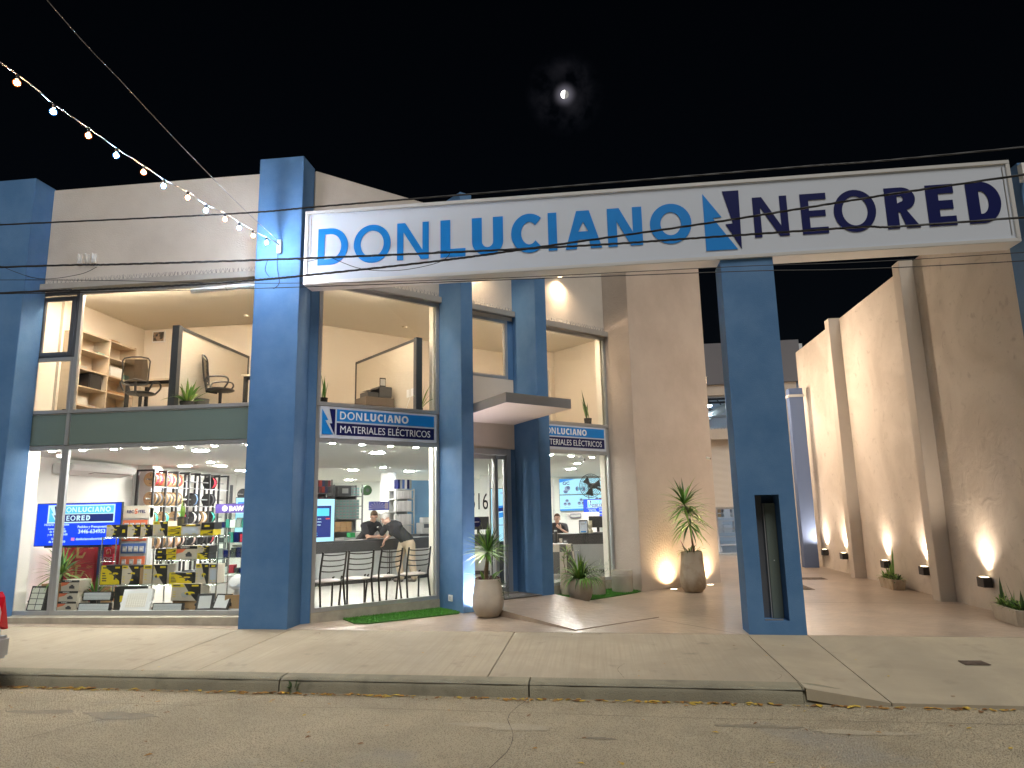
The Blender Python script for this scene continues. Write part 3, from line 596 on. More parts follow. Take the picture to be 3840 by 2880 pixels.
for z in (.54, 1.14, 1.74):
    x = 8.4
    while x < 11.9:
        w_ = rnd.uniform(.25, .6); hh = rnd.uniform(.25, .5); m.box((x, 19.9, z), (x+w_, 20.5, z+hh), rnd.choice([WHITE, LGREY, CARD, WHITE, mat('blue_wrap', (.1, .2, .4), .5), mat('rust_box', (.3, .1, .06), .6)])); x += w_+rnd.uniform(.02, .15)
m.build('goods', rk)
def lamp_disc(name, loc, r, e, label, group, cat='ceiling light', square=False, col=None):
    t = thing(name, label, cat, loc, group=group)
    m = MB(); m.lathe([(r*1.12, -.012), (r*1.12, 0), (r, 0), (r, -.012)] if not square else [(r*1.1, -.01), (r*1.1, 0)], WHITE, n=20); m.build('trim', t, False)
    m = MB(); m.lathe([(r*.94, -.019), (r*.97, -.017), (r*.97, -.0125)], e, n=16); m.build('diffuser', t, False)
    return t
EW = emat('led_white', (1, .95, .89), 620); EWS = emat('led_spot', (1, .94, .86), 520); EWH = emat('warehouse_lamp', (.72, .86, 1), 260)
for i, (x, y) in enumerate(((9.7, 17.4), (9.9, 21.5))):
    t = thing('high_bay_lamp', ('bright cold lamp under the warehouse roof nearest the window', 'cold lamp deeper inside the warehouse')[i], 'lamp', (x, y, 5.4), group='warehouse lamps')
    m = MB(); m.lathe([(.04, .25), (.10, .2), (.22, 0), (.21, -.01)], STEEL, n=20); m.cyl((0, 0, .25), (0, 0, 1.6), .01, .01, DARK, 5); m.build('lamp_shade', t, False)
    MB().lathe([(.19, -.03), (.19, .0)], EWH, n=16).build('diffuser', t, False)

# ------------------------------------------------------------------ ceiling lights in the shop
pan = [(-1.4, 1.52), (-3.79, 4.88), (-3.09, 5.15), (-3.55, 6.94), (1.26, 3.03), (-.97, 7.93), (.18, 9.24), (-3.0, 13.2), (4.65, 10.24), (3.0, 13.5), (6.2, 8.2)]
pl = ['nearest the left shop window', 'over the left end of the reel rack', 'just right of the pair over the reel rack', 'farther back over the reel rack', 'nearest the window left of the door', 'above the shelves of grey boxes', 'right of the white column behind the counter', 'deepest at the back of the shop', 'in front of the wall of screens', 'at the back behind the white columns', 'over the right end of the counter']
for (x, y), l in zip(pan, pl): lamp_disc('ceiling_panel_light', (x, y, CL-.001), .135, EW, 'round white ceiling light '+l, 'round ceiling lights in the shop')
for i, x in enumerate((-3.62, -3.07, -2.51, -1.93, -1.36, -.75, -.17)): lamp_disc('window_spot', (x, .83, CL-.001), .045, EWS, 'recessed spot, %s from the left along the left shop window' % ORD[i], 'recessed spots along the shop windows')
for i, (x, y) in enumerate(((1.17, 1.0), (1.52, 1.4), (1.88, 1.82), (2.22, 2.23))): lamp_disc('window_spot', (x, y, CL-.001), .045, EWS, 'recessed spot, %s from the left along the window left of the door' % ORD[i], 'recessed spots along the shop windows')
for i, (x, y) in enumerate(((4.43, 4.83), (4.84, 5.36), (5.29, 5.93))): lamp_disc('window_spot', (x, y, CL-.001), .045, EWS, 'recessed spot, %s from the left along the right hand window' % ORD[i], 'recessed spots along the shop windows')
for i, (x, y) in enumerate(((-2.7, 4.07), (.04, 7.3), (4.9, 7.92), (2.9, 4.6))): lamp_disc('downlight', (x, y, CL-.001), .07, EW, 'small round downlight '+('in front of the reel rack', 'in front of the white column', 'in front of the wall of screens', 'just inside the glass door')[i], 'small downlights in the shop')
# upstairs: warm light strips on the office ceiling behind the window heads
EU = emat('warm_strip', (1, .78, .57), 185)
for i, (T, x0, x1, y) in enumerate(((LT, -3.4, -.2, .10), (DT, .4, 1.8, .10), (DT, 2.9, 3.8, .10), (DT, 4.6, 6.1, .10))):
    t = thing('strip_light', ('warm ceiling strip behind the upper left window head', 'warm ceiling strip behind the upper window over the angled sign', 'warm ceiling strip behind the small window over the canopy', 'warm ceiling strip behind the upper right hand window')[i], 'strip light', T @ Vector((x0, y, UC-.05)), group='strip lights in the upstairs office')
    bx('diffuser', t, (x0+.01, y+.0, UC-.076), (x1-.01, y+.08, UC-.056), EU, T)
    for q in range(4): xx = x0+.1+(x1-x0-.2)*q/3; bx('hanger', t, (xx, y+.04, UC-.055), (xx+.02, y+.06, UC-.001), WHITE, T)
for i, (x, y) in enumerate(((-1.27, 2.6), (1.5, 4.0))):
    t = MB(); t.lathe([(.05, -.03), (.055, -.005), (.055, 0)], CREAM, n=16, T=Matrix.Translation((x, y, UC))); tag(t.build('smoke_detector'), ('round smoke detector on the office ceiling above the left partition', 'round smoke detector on the office ceiling above the right partition')[i], 'smoke detector', 'smoke detectors')

# ------------------------------------------------------------------ outdoor lamps
def spot(name, loc, aim, energy, size, col, parent, radius=.02, blend=.6):
    d = bpy.data.lights.new(name, 'SPOT'); d.energy = energy; d.spot_size = R(size); d.spot_blend = blend; d.color = col; d.shadow_soft_size = radius
    o = bpy.data.objects.new(name, d); COL.objects.link(o); o.parent = parent; o.location = loc; o.rotation_euler = Vector(aim).to_track_quat('-Z', 'Y').to_euler(); return o
WARM = (1, .66, .38); EL = emat('washer_lens', (1, .80, .52), 8)
wl = [(10.0, 'farthest of the five along the boundary wall'), (8.2+.35, 'second farthest, near the far buttress'), (6.05, 'left of the stained planter'), (4.15+.12, 'right of the middle planter'), (2.25, 'nearest of the five, left of the near planter')]
for y, l in wl:
    x = 11.38; z = .33+.02*(y < 5)
    t = thing('wall_uplight', 'black box uplight on the wall, '+l, 'wall light', (x-.002, y, z), group='uplights along the boundary wall')
    m = MB(); m.box((-.15, -.10, -.08), (-.02, .10, .07), BLACK); m.box((-.02, -.06, -.05), (0, .06, .05), BLACK); m.build('housing', t, False, bevel=.004)
    MB().box((-.125, -.07, .0705), (-.045, .07, .074), EL).build('lens', t, False)
    spot('uplight_lamp', (-.075, 0, .09), (.06, 0, 1), 22, 40, WARM, t, .02, 1); spot('uplight_lamp', (-.065, 0, .09), (.028, 0, 1), 60, 15, WARM, t, .012, 1); spot('uplight_lamp', (-.085, 0, .09), (-.35, 0, 1), 230, 130, (1, .80, .62), t, .05, 1)
def ground_light(s_, off, label, e=70, tilt=-.12, col=(1, .72, .42)):
    p = D(s_, off); t = thing('ground_light', label, 'ground light', (p.x, p.y, gz(p.x, p.y)), R(45), group='lights set in the ground')
    m = MB(); m.lathe([(.085, .001), (.085, .006), (.07, .008), (.07, .004)], STEEL, n=24); m.build('ring', t, False); MB().lathe([(.068, .004), (.068, .0065)], emat('ground_lens', (1, .85, .62), 9), n=20).build('lens', t, False)
    spot('ground_lamp', (0, 0, .02), (0, -tilt*.8, 1), e*.6, 30, col, t, .03, .9); spot('ground_lamp', (0, 0, .02), (0, -tilt*.5, 1), e*(3.2 if e > 65 else 7), 140, col, t, .04, 1); return t
ground_light(7.42, .86, 'round ground light at the foot of the wall, left of the tall potted palm', 66)
ground_light(8.62, .86, 'round ground light at the foot of the wall, right of the tall potted palm', 66)
ground_light(2.62, .84, 'round ground light at the foot of the pier behind the large round pot', 60, col=(1, .84, .92)); ground_light(4.25, .83, 'round ground light at the foot of the pier behind the spider plant', 60, col=(1, .84, .92))
for s_, l in ((.9, 'above the window left of the door, hidden by the sign'), (3.15, 'above the small window over the canopy, hidden by the sign'), (5.31, 'high on the beige wall just below the big sign')):
    p = D(s_, .09, 6.42); t = thing('wall_downlight', 'square brown downlight '+l, 'wall light', p, R(45), group='downlights high on the angled wall')
    m = MB(); m.box((-.06, -.055, -.05), (.06, .075, .07), mat('bronze', (.08, .05, .04), .5)); m.build('housing', t, False, bevel=.004)
    MB().box((-.045, -.045, -.053), (.045, .055, -.0505), EL).build('lens', t, False)
    spot('downlight_lamp', (0, 0, -.07), (0, .06, -1), 75, 60, (1, .74, .46), t, .03, .8); spot('downlight_lamp', (0, 0, -.07), (0, -.1, -1), 120, 140, (1, .74, .48), t, .03, 1)
# lamp on the far side wall that lights the yard and the shutter
p = (11.1, 12.6, 4.6)
t = thing('yard_floodlight', 'small floodlight behind the blue post lighting the shutter', 'floodlight', p)
m = MB(); m.box((-.1, -.03, -.08), (.1, .03, .08), BLACK); m.cyl((0, .03, 0), (.28, .2, 0), .012, .012, BLACK, 6); m.build('housing', t, False); MB().box((-.09, -.034, -.07), (.09, -.0305, .07), EL).build('lens', t, False)
spot('flood_lamp', (0, -.06, 0), (-.25, .5, -.9), 520, 150, (1, .72, .45), t, .08, .5)
spot('flood_lamp', (0, -.06, 0), (-.4, -.6, -.8), 560, 150, (1, .76, .55), t, .08, .8)
for i, (y, l) in enumerate(((7.3, 'nearer'), (10.6, 'farther'))):  # unseen lamps, added to wash the boundary wall with warm light
    t = thing('added_fill_lamp', l+' of two unseen lamps added on the side wall to brighten the boundary wall', 'wall light', (7.98, y, 4.6), group='unseen lamps added on the side of the building')
    m = MB(); m.box((0, -.1, -.1), (.12, .1, .1), BLACK); m.build('housing', t, False, bevel=.004); MB().box((.121, -.08, -.08), (.125, .08, .08), EL).build('lens', t, False)
    spot('fill_lamp', (.14, 0, 0), (1, -.15, -.2), 760, 165, (1, .78, .58), t, .08, .8)

# ------------------------------------------------------------------ string of bulbs, cables
A = Vector((.63, -.03, 5.73)); dd = Vector((math.cos(R(-95)), math.sin(R(-95)), 0))
ts = [4.52,4.12,3.69,3.31,2.9,2.57,2.14,1.78,1.38,1.05,.71,.36]; zs = [5.55,5.5,5.49,5.47,5.48,5.47,5.52,5.51,5.56,5.57,5.59,5.62]
sl = thing('festoon_string', 'string of warm and cold bulbs running from the blue pier over the street', 'string lights', A)
pts = [A+Vector((0, -.09, -.01))]+[A+dd*t_+Vector((0, 0, z_-A.z+.075)) for t_, z_ in sorted(zip(ts, zs))]
pts += [A+dd*6.2+Vector((0, 0, -.02)), A+dd*9+Vector((0, 0, .55)), A+dd*13+Vector((0, 0, 1.5))]
WIRE = mat('festoon_wire', (.30, .30, .32), .5); CAB = mat('black_cable', (.012, .012, .014), .6)
def smooth_pts(pts, k=6, jit=0):
    o = []; P_ = [pts[0]]+list(pts)+[pts[-1]]
    for i in range(1, len(P_)-2):
        a, b, c, d = [Vector(P_[i+j]) for j in (-1, 0, 1, 2)]
        for q in range(k):
            t = q/k; v = .5*((2*b)+(c-a)*t+(2*a-5*b+4*c-d)*t*t+(3*b-a-3*c+d)*t**3)
            if jit: v += Vector((0, rnd.uniform(-jit, jit), rnd.uniform(-jit, jit)))
            o.append(v)
    o.append(Vector(pts[-1])); return o
m = MB(); m.tube(smooth_pts(pts, 5, .004), .0065, WIRE, 5); m.build('wire', sl, smooth=True)
m = MB(); m.box((.60, -.05, 5.58), (.66, 0, 5.80), LGREY); m.cyl((.63, -.05, 5.70), (.63, -.12, 5.72), .008, .008, STEEL, 6); m.build('wall_bracket', sl)
m = MB(); m.tube(smooth_pts([(.63, -.06, 5.6), (.62, -.05, 5.35), (.66, -.04, 5.1), (.58, -.06, 5.0)], 5), .005, CAB, 5); m.build('lead', sl)
def bulbmat(name, core, rim, e):
    m = emat(name, core, e); nt = m.node_tree; b = nt.nodes['Principled BSDF']; lw = N(nt, 'ShaderNodeLayerWeight'); lw.inputs[0].default_value = .5
    mr = N(nt, 'ShaderNodeMapRange'); mr.inputs[1].default_value = .10; mr.inputs[2].default_value = .22; nt.links.new(lw.outputs['Facing'], mr.inputs[0])
    mx = N(nt, 'ShaderNodeMix', data_type='RGBA'); mx.inputs[6].default_value = (*core, 1); mx.inputs[7].default_value = (*rim, 1); nt.links.new(mr.outputs[0], mx.inputs[0]); nt.links.new(mx.outputs[2], b.inputs['Emission Color'])
    st = N(nt, 'ShaderNodeMapRange'); st.inputs[1].default_value = .10; st.inputs[2].default_value = .22; st.inputs[3].default_value = e; st.inputs[4].default_value = 1.3; nt.links.new(lw.outputs['Facing'], st.inputs[0]); nt.links.new(st.outputs[0], b.inputs['Emission Strength']); return m
EBW = bulbmat('bulb_warm', (1, .66, .40), (1, .22, .03), 1300); EBC = bulbmat('bulb_cold', (.62, .82, 1), (.05, .35, 1), 3000)
for i, (t_, z_) in enumerate(zip(ts, zs)):
    c = A+dd*t_; c.z = z_+.0
    t = thing('light_bulb', ('cold white' if i % 2 else 'warm orange')+' festoon bulb, %s from the upper left end of the string' % ORD[i], 'bulb', c, group='bulbs on the festoon string')
    m = MB(); m.lathe([(.012, .075), (.018, .07), (.018, .03), (.014, .026)], BLACK, n=12); m.build('socket', t, False)
    MB().ball((0, 0, -.006), .034, EBC if i % 2 else EBW, 16).build('globe', t, False)
    if i >= 8:
        pass
sw = MB(); pts = [A+Vector((-.03, -.05, .06)), A+dd*1.5+Vector((0, 0, .24)), A+dd*3.2+Vector((0, 0, .58)), A+dd*5+Vector((0, 0, 1.05)), A+dd*12+Vector((0, 0, 3.4))]
sw.tube(smooth_pts(pts, 8), .005, WIRE, 5); tag(sw.build('support_wire'), 'thin bare wire running up above the string of bulbs', 'wire')
CB = dict(top=[(-12,-1.6,5.9),(-2.67,-1.6,5.62),(.71,-1.6,5.53),(1.99,-1.6,5.54),(4.42,-1.6,5.56),(7.8,-1.6,5.59),(10.46,-1.6,5.63),(22,-1.6,6.0)],
 A=[(-12,-1.6,5.3),(-2.6,-1.6,5.0),(-.89,-1.6,4.93),(1.13,-1.6,4.86),(3.47,-1.6,4.80),(5.41,-1.6,4.77),(6.75,-1.6,4.775),(8.49,-1.6,4.78),(10.33,-1.6,4.77),(22,-1.6,5.0)],
 B=[(-12,-1.6,4.75),(-2.6,-1.6,4.63),(-1.4,-1.6,4.60),(-.05,-1.6,4.58),(1.07,-1.6,4.59),(1.77,-1.6,4.61),(3.47,-1.6,4.69),(4.68,-1.6,4.78),(7.0,-1.6,4.97),(8.91,-1.6,5.16),(10.41,-1.6,5.29),(22,-1.6,6.3)],
 c=[(-12,-1.9,5.2),(-2.58,-1.65,4.80),(1.08,-1.65,4.53),(3.93,-1.65,4.41),(7.06,-1.65,4.37),(10.27,-1.65,4.335),(22,-1.65,4.5)],
 d=[(-12,-1.9,4.9),(-2.55,-1.65,4.60),(1.09,-1.65,4.46),(3.93,-1.65,4.385),(7.05,-1.65,4.31),(10.26,-1.65,4.235),(22,-1.65,4.3)])
cl = dict(top='thick black cable crossing the sky just above the big sign', A='thick bundled cable sagging across the middle of the big sign', B='twisted cable rising across the big sign towards the upper right', c='upper of two thin cables below the big sign', d='lower of two thin cables below the big sign')
for k, v in CB.items():
    r_ = {'top': .011, 'A': .013, 'B': .013, 'c': .0045, 'd': .0055}[k]; m = MB(); pp = smooth_pts(v, 26)
    if r_ > .01:
        for ph in (0, 2.1, 4.2): m.tube([p+Vector((0, math.cos(i*.9+ph)*r_*.55, math.sin(i*.9+ph)*r_*.55)) for i, p in enumerate(pp)], r_*.62, CAB, 5)
    else: m.tube(pp, r_, CAB, 5)
    tag(m.build('overhead_cable', smooth=True), cl[k], 'cable', 'cables crossing the street front')
m = MB()
for q in ([(1.25,-1.6,4.86),(1.22,-1.6,4.72),(1.28,-1.6,4.62)], [(2.1,-1.6,4.83),(2.5,-1.58,4.66),(3.0,-1.6,4.60),(3.5,-1.62,4.66),(3.65,-1.6,4.78),(3.55,-1.6,4.82),(3.4,-1.6,4.80)], [(1.6,-1.6,4.85),(1.8,-1.6,4.80),(2.0,-1.6,4.84)], [(-2.6,-1.6,5.02),(-2.0,-1.6,4.80),(-1.5,-1.5,4.86),(-1.2,-1.55,4.93)]):
    m.tube(smooth_pts(q, 6), .004, CAB, 5)
tag(m.build('loose_wires'), 'thin loose loops of wire hanging from the cable bundle', 'wire')
m = MB(); m.cyl((-1.02, .36, 5.19), (.232, .36, 5.235), .045, .045, WHITE, 16); m.cyl((-.42, .36, 5.212), (-.40, .36, 5.213), .048, .048, LGREY, 16); tag(m.build('conduit_pipe', smooth=True), 'short white plastic pipe lying under the ledge left of the blue pier', 'pipe')
m = MB()
for k in range(3):
    x = -3.10+k*.125; m.box((x, .36, 5.98), (x+.07, .40, 6.13), WHITE); m.cyl((x+.035, .34, 6.02), (x+.06, .30, 6.12), .018, .012, WHITE, 8)
T_ = m.build('insulator_bracket'); T_.location.z -= .18; tag(T_, 'row of three white insulators on the beige wall above the left ledge', 'insulator')

# moon: a far ball, its lit side and dark-side glare painted in emission
mm = bpy.data.materials.new('moon_surface'); mm.use_nodes = True; nt = mm.node_tree; nt.nodes.clear()
o_ = N(nt, 'ShaderNodeOutputMaterial'); em = N(nt, 'ShaderNodeEmission'); em.inputs[0].default_value = (1, .97, .93, 1); nt.links.new(em.outputs[0], o_.inputs[0])
t_ = N(nt, 'ShaderNodeTexCoord'); d_ = N(nt, 'ShaderNodeVectorMath', operation='DOT_PRODUCT'); nt.links.new(t_.outputs['Normal'], d_.inputs[0])
d_.inputs[1].default_value = (-.97, -.18, .10)
r_ = N(nt, 'ShaderNodeMapRange'); r_.inputs[1].default_value = .02; r_.inputs[2].default_value = .12; r_.inputs[3].default_value = .5; r_.inputs[4].default_value = 6; nt.links.new(d_.outputs['Value'], r_.inputs[0])
cr = N(nt, 'ShaderNodeTexNoise'); cr.inputs['Scale'].default_value = .5; nt.links.new(t_.outputs['Object'], cr.inputs['Vector'])
ml = N(nt, 'ShaderNodeMath', operation='MULTIPLY'); nt.links.new(r_.outputs[0], ml.inputs[0]); nt.links.new(cr.outputs['Fac'], ml.inputs[1]); nt.links.new(ml.outputs[0], em.inputs[1])
m = MB(); MP = Vector((5.36, -9.69, 1.6))+Vector((-.02026, .84, .5428)).normalized()*900
m.ball(MP, 4.9, mm, 32); o = m.build('moon', smooth=True); tag(o, 'bright half moon in the dark sky above the sign', 'moon')

# ------------------------------------------------------------------ plants and pots
def leafmat(n, c, c2): return mat(n, c, .45, noise=(6, .35, .7), col2=c2)
G1 = leafmat('leaf_green', (.10, .24, .04), (.17, .34, .07)); G2 = leafmat('leaf_dark', (.03, .075, .02), (.05, .11, .03)); G3 = leafmat('leaf_light', (.26, .38, .08), (.15, .28, .05)); GY = leafmat('leaf_yellow', (.42, .45, .06), (.25, .36, .05))
GP = leafmat('leaf_purple', (.09, .02, .05), (.14, .05, .06)); SV = leafmat('leaf_silver', (.45, .5, .42), (.3, .36, .28)); BARK = mat('bark', (.20, .14, .09), .9, noise=(18, .35, .7), col2=(.12, .08, .05), bump=(40, .8, .01)); SOIL = mat('soil', (.05, .035, .025), .95, bump=(50, 1, .02))
POT = mat('cement_pot', (.45, .40, .33), .8, noise=(3, .35, .7), col2=(.36, .31, .25), bump=(50, .2, .004))
def leaf(m, base, az, el, L, W, droop, mt, segs=7, twist=0, fold=.25):
    d = Vector((math.cos(az)*math.cos(el), math.sin(az)*math.cos(el), math.sin(el))); p = Vector(base); side = Vector((-math.sin(az), math.cos(az), 0)); vs = []; st = L/segs
    for i in range(segs+1):
        t = i/segs; wd = W*(.35+1.3*math.sin(math.pi*min(1, t*.9+.08)))*.62 if t < 1 else W*.03
        wd *= (1-t**4); nrm_ = d.cross(side).normalized()
        vs += [p-side*wd+nrm_*wd*fold, p+Vector((0, 0, 0)), p+side*wd+nrm_*wd*fold]
        p = p+d*st; d = (d+Vector((0, 0, -droop/segs*(.4+1.2*t)))).normalized(); side = (side+Vector((0, 0, twist/segs))).normalized()
    fs = []
    for i in range(segs):
        for k in (0, 1): fs.append((i*3+k, i*3+k+1, i*3+k+4, i*3+k+3))
    m.add(vs, fs, mt)
def rosette(m, base, n, L, W, el, droop, mts, jitter=.02, hspread=0, seed=1):
    r = random.Random(seed)
    for i in range(n):
        az = i*2.39996+r.uniform(-.3, .3); e = el[0]+(el[1]-el[0])*((i+.5)/n)+r.uniform(-.08, .08)
        b = Vector(base)+Vector((math.cos(az)*jitter, math.sin(az)*jitter, hspread*(i/n)))
        leaf(m, b, az, e, L*r.uniform(.75, 1.1), W*r.uniform(.8, 1.1), droop*r.uniform(.6, 1.3), r.choice(mts), twist=r.uniform(-.3, .3))
def bigpot(t, prof, soil_z, r, m_=POT, n=36):
    m = MB(); m.lathe(prof, m_, n=n); o = m.build('pot', t, False, smooth=True)
    s_ = MB(); s_.lathe([(r, soil_z-.01), (r, soil_z), (r*.5, soil_z+.015), (.01, soil_z+.02)], SOIL, n=20); s_.build('soil', t, False)
def trail(m, p, mt, n=9, L=.35, r=None):
    r = r or rnd; p = Vector(p); d = Vector((r.uniform(-.4, .4), r.uniform(-.4, .4), .1)); pts = [p]
    for i in range(8): d = (d+Vector((r.uniform(-.12, .12), r.uniform(-.12, .12), -.28))).normalized(); p = p+d*L/8; pts.append(p)
    m.tube(pts, .003, mt, 4)
    for i in range(n):
        q = pts[min(8, int(i*8/n)+1)]; leaf(m, q, r.uniform(0, 6.28), r.uniform(-.3, .6), .055, .011, .5, mt, 3)
def gp_(x, y): return (x, y, gz(x, y))
# 1 large round pot with a yucca, purple trailing plant
t = thing('potted_yucca', 'yucca and trailing purple plant in a big round cement pot by the ramp', 'potted plant', gp_(3.62, 1.28))
bigpot(t, [(.12, 0), (.16, .012), (.205, .07), (.238, .15), (.248, .23), (.240, .32), (.222, .42), (.206, .50), (.200, .565), (.192, .572), (.182, .565), (.182, .54)], .535, .185)
m = MB(); m.tube([(-.02, 0, .52), (-.025, .005, .65), (-.01, 0, .80), (.01, 0, .97)], [.034, .032, .028, .024], BARK, 10); m.build('trunk', t, False, smooth=True)
m = MB(); rosette(m, (.01, 0, .95), 74, .45, .018, (-.35, 1.45), .8, [G1, G1, G2, G3], .015, .06, 3); m.build('foliage', t, False)
m = MB(); r_ = random.Random(4)
for i in range(26): a = r_.uniform(0, 6.28); m.tube(smooth_pts([(math.cos(a)*.1, math.sin(a)*.1, .54), (math.cos(a)*.15, math.sin(a)*.15, .60), (math.cos(a)*.19, math.sin(a)*.19, .57)], 3), .004, GP, 4); leaf(m, (math.cos(a)*.12, math.sin(a)*.12, .55), a+r_.uniform(-1, 1), .4, .09, .014, .9, r_.choice([GP, GP, G2]), 4)
for a in (0.1, .35, -.25, -.05, -.5): trail(m, (.19*math.cos(a), .19*math.sin(a), .57), G2, 16, .34, r_)
for a in (3.3, 3.7, 2.9): trail(m, (.19*math.cos(a), .19*math.sin(a), .57), GP, 9, .30, r_)
leaf(m, (-.12, -.08, .56), 3.3, .7, .26, .035, 1.1, GY, 7); leaf(m, (-.05, -.1, .56), 4.5, 1.0, .2, .028, .8, G1, 6); leaf(m, (.05, .1, .56), 1.0, .7, .2, .03, .8, G1, 6); leaf(m, (.1, .02, .56), .4, .9, .22, .03, .9, G3, 6); m.build('trailing_plant', t, False)
# 2 spider plant in a ribbed round pot
t = thing('potted_spider_plant', 'bushy green plant with long drooping leaves in a round ribbed pot on the ramp edge', 'potted plant', gp_(5.0, 3.03))
m = MB(); prof = [(.10, 0), (.15, .02), (.19, .09), (.212, .18), (.208, .27), (.19, .36), (.178, .41), (.165, .41), (.16, .38)]; n = 48; vs = []; fs = []
for r0_, z_ in prof:
    for i in range(n): a = 2*math.pi*i/n; rr = r0_*(1+.018*math.cos(12*a)); vs.append((rr*math.cos(a), rr*math.sin(a), z_))
for j in range(len(prof)-1):
    for i in range(n): fs.append((j*n+i, j*n+(i+1) % n, (j+1)*n+(i+1) % n, (j+1)*n+i))
m.add(vs, fs+[tuple(range(n-1, -1, -1))], POT); m.build('pot', t, False, smooth=True); MB().lathe([(.165, .37), (.02, .39)], SOIL, n=18).build('soil', t, False)
m = MB(); rosette(m, (0, 0, .37), 86, .52, .018, (.2, 1.45), 2.5, [G1, G1, G3, G2], .05, .02, 5)
r_ = random.Random(9)
for i in range(12): leaf(m, (.12*math.cos(-1.2+i*.12), .14*math.sin(-1.2+i*.12), .38), -1.7+i*.16, .5, .42, .016, 3.6, G1, 9)
leaf(m, (0, 0, .4), 1.0, 1.35, .42, .026, .2, G1, 6); leaf(m, (.01, 0, .4), 2.0, 1.45, .36, .022, .1, G2, 6); m.build('foliage', t, False)
# 3 cylinder pot with a thin stemmed plant
t = thing('potted_plant', 'thin stemmed plant in a beige cylinder pot beside the white lit pier', 'potted plant', gp_(4.73, 3.98))
def cylpot(t, r, h, m_=POT):
    m = MB(); m.lathe([(r*.78, 0), (r*.8, .02), (r*.97, .025), (r, .05), (r, h*.72), (r*1.02, h*.74), (r*1.02, h*.76), (r, h*.78), (r, h*.84), (r*1.02, h*.86), (r, h*.88), (r*1.01, h), (r*.9, h), (r*.9, h*.93)], m_, n=36); m.build('pot', t, False, smooth=True)
    MB().lathe([(r*.91, h*.92), (.01, h*.93)], SOIL, n=18).build('soil', t, False)
cylpot(t, .13, .43, mat('warm_pot', (.50, .42, .32), .8)); m = MB()
for k in range(5):
    a = k*1.3; p = [Vector((.03*math.cos(a), .03*math.sin(a), .4)), Vector((.07*math.cos(a), .07*math.sin(a), .62)), Vector((.05*math.cos(a), .06*math.sin(a), .85))]; m.tube(p, .005, BARK, 5)
    for q in range(5): leaf(m, p[1].lerp(p[2], q/4), a+q*1.7, .7, .13, .014, .8, G1 if q % 2 else G3, 5)
m.build('foliage', t, False)
# 4 low empty cylinder, 5 pale feathery plant
t = thing('cement_planter', 'low empty cement cylinder planter standing on the grass mat near the socket', 'planter', gp_(5.78, 4.50)); cylpot(t, .205, .43, mat('pale_pot', (.52, .48, .41), .85, noise=(4, .35, .7), col2=(.43, .39, .33)))
t = thing('potted_silver_plant', 'pale feathery plant in a small pot behind the spider plant', 'potted plant', gp_(5.30, 4.05)); cylpot(t, .15, .34, POT); m = MB(); r_ = random.Random(12)
for k in range(34):
    a = r_.uniform(0, 6.28); e = r_.uniform(.5, 1.4); L = r_.uniform(.3, .55); d = Vector((math.cos(a)*math.cos(e), math.sin(a)*math.cos(e), math.sin(e))); p = Vector((0, 0, .32)); pts = [p+d*L*i/4+Vector((0, 0, -.02*i*i*.3)) for i in range(5)]; m.tube(pts, .002, SV, 3)
    for q in range(9): leaf(m, pts[1+q % 4], a+r_.uniform(-1.5, 1.5), r_.uniform(0, 1.2), .05, .005, .5, SV, 2)
m.build('foliage', t, False)
# 6 tall dracaena
t = thing('potted_palm', 'tall thin palm like plant in a tall tapering pot against the uplit wall', 'potted plant', gp_(7.16, 4.62))
bigpot(t, [(.12, 0), (.17, .015), (.225, .08), (.245, .18), (.248, .28), (.235, .42), (.215, .60), (.205, .74), (.203, .77), (.192, .775), (.185, .75)], .745, .19, mat('stained_pot', (.42, .36, .28), .8, noise=(2.4, .42, .62), col2=(.27, .20, .13), stretch=(1, 1, .8), bump=(30, .3, .004)))
m = MB(); m.tube([(.05, 0, .74), (.03, 0, .95), (.01, 0, 1.2), (-.04, 0, 1.45), (-.08, 0, 1.70)], [.02, .02, .018, .017, .012], BARK, 8); m.build('trunk', t, False, smooth=True)
m = MB(); rosette(m, (-.08, 0, 1.62), 70, .58, .021, (-.6, 1.25), .9, [G1, G2, G1, G3], .015, .12, 8); rosette(m, (-.01, 0, 1.25), 70, .60, .021, (-.7, .6), 1.2, [G1, G3, G1, G2], .02, .30, 21)
leaf(m, (-.08, 0, 1.70), 2.2, 1.35, .46, .02, .1, G2, 6); leaf(m, (-.08, 0, 1.68), .4, 1.0, .42, .018, .3, G1, 6); m.build('foliage', t, False)
m = MB(); r_ = random.Random(5); rosette(m, (0, 0, .76), 26, .22, .014, (.1, 1.1), 1.6, [G1, G2, G3], .1, .02, 31)
for i in range(6): m.tube([(-.12, -.08+.01*i, .76), (-.16-.01*i, -.09, .9+.02*i)], .003, GP, 4); leaf(m, (-.16-.01*i, -.09, .9+.015*i), i, .5, .04, .01, .3, mat('pink_flower', (.45, .12, .3), .5), 3)
for a in (.2, -.3, -.6, 3.4): trail(m, (.19*math.cos(a), .19*math.sin(a), .77), G1, 9, .2, r_)
m.build('underplanting', t, False)
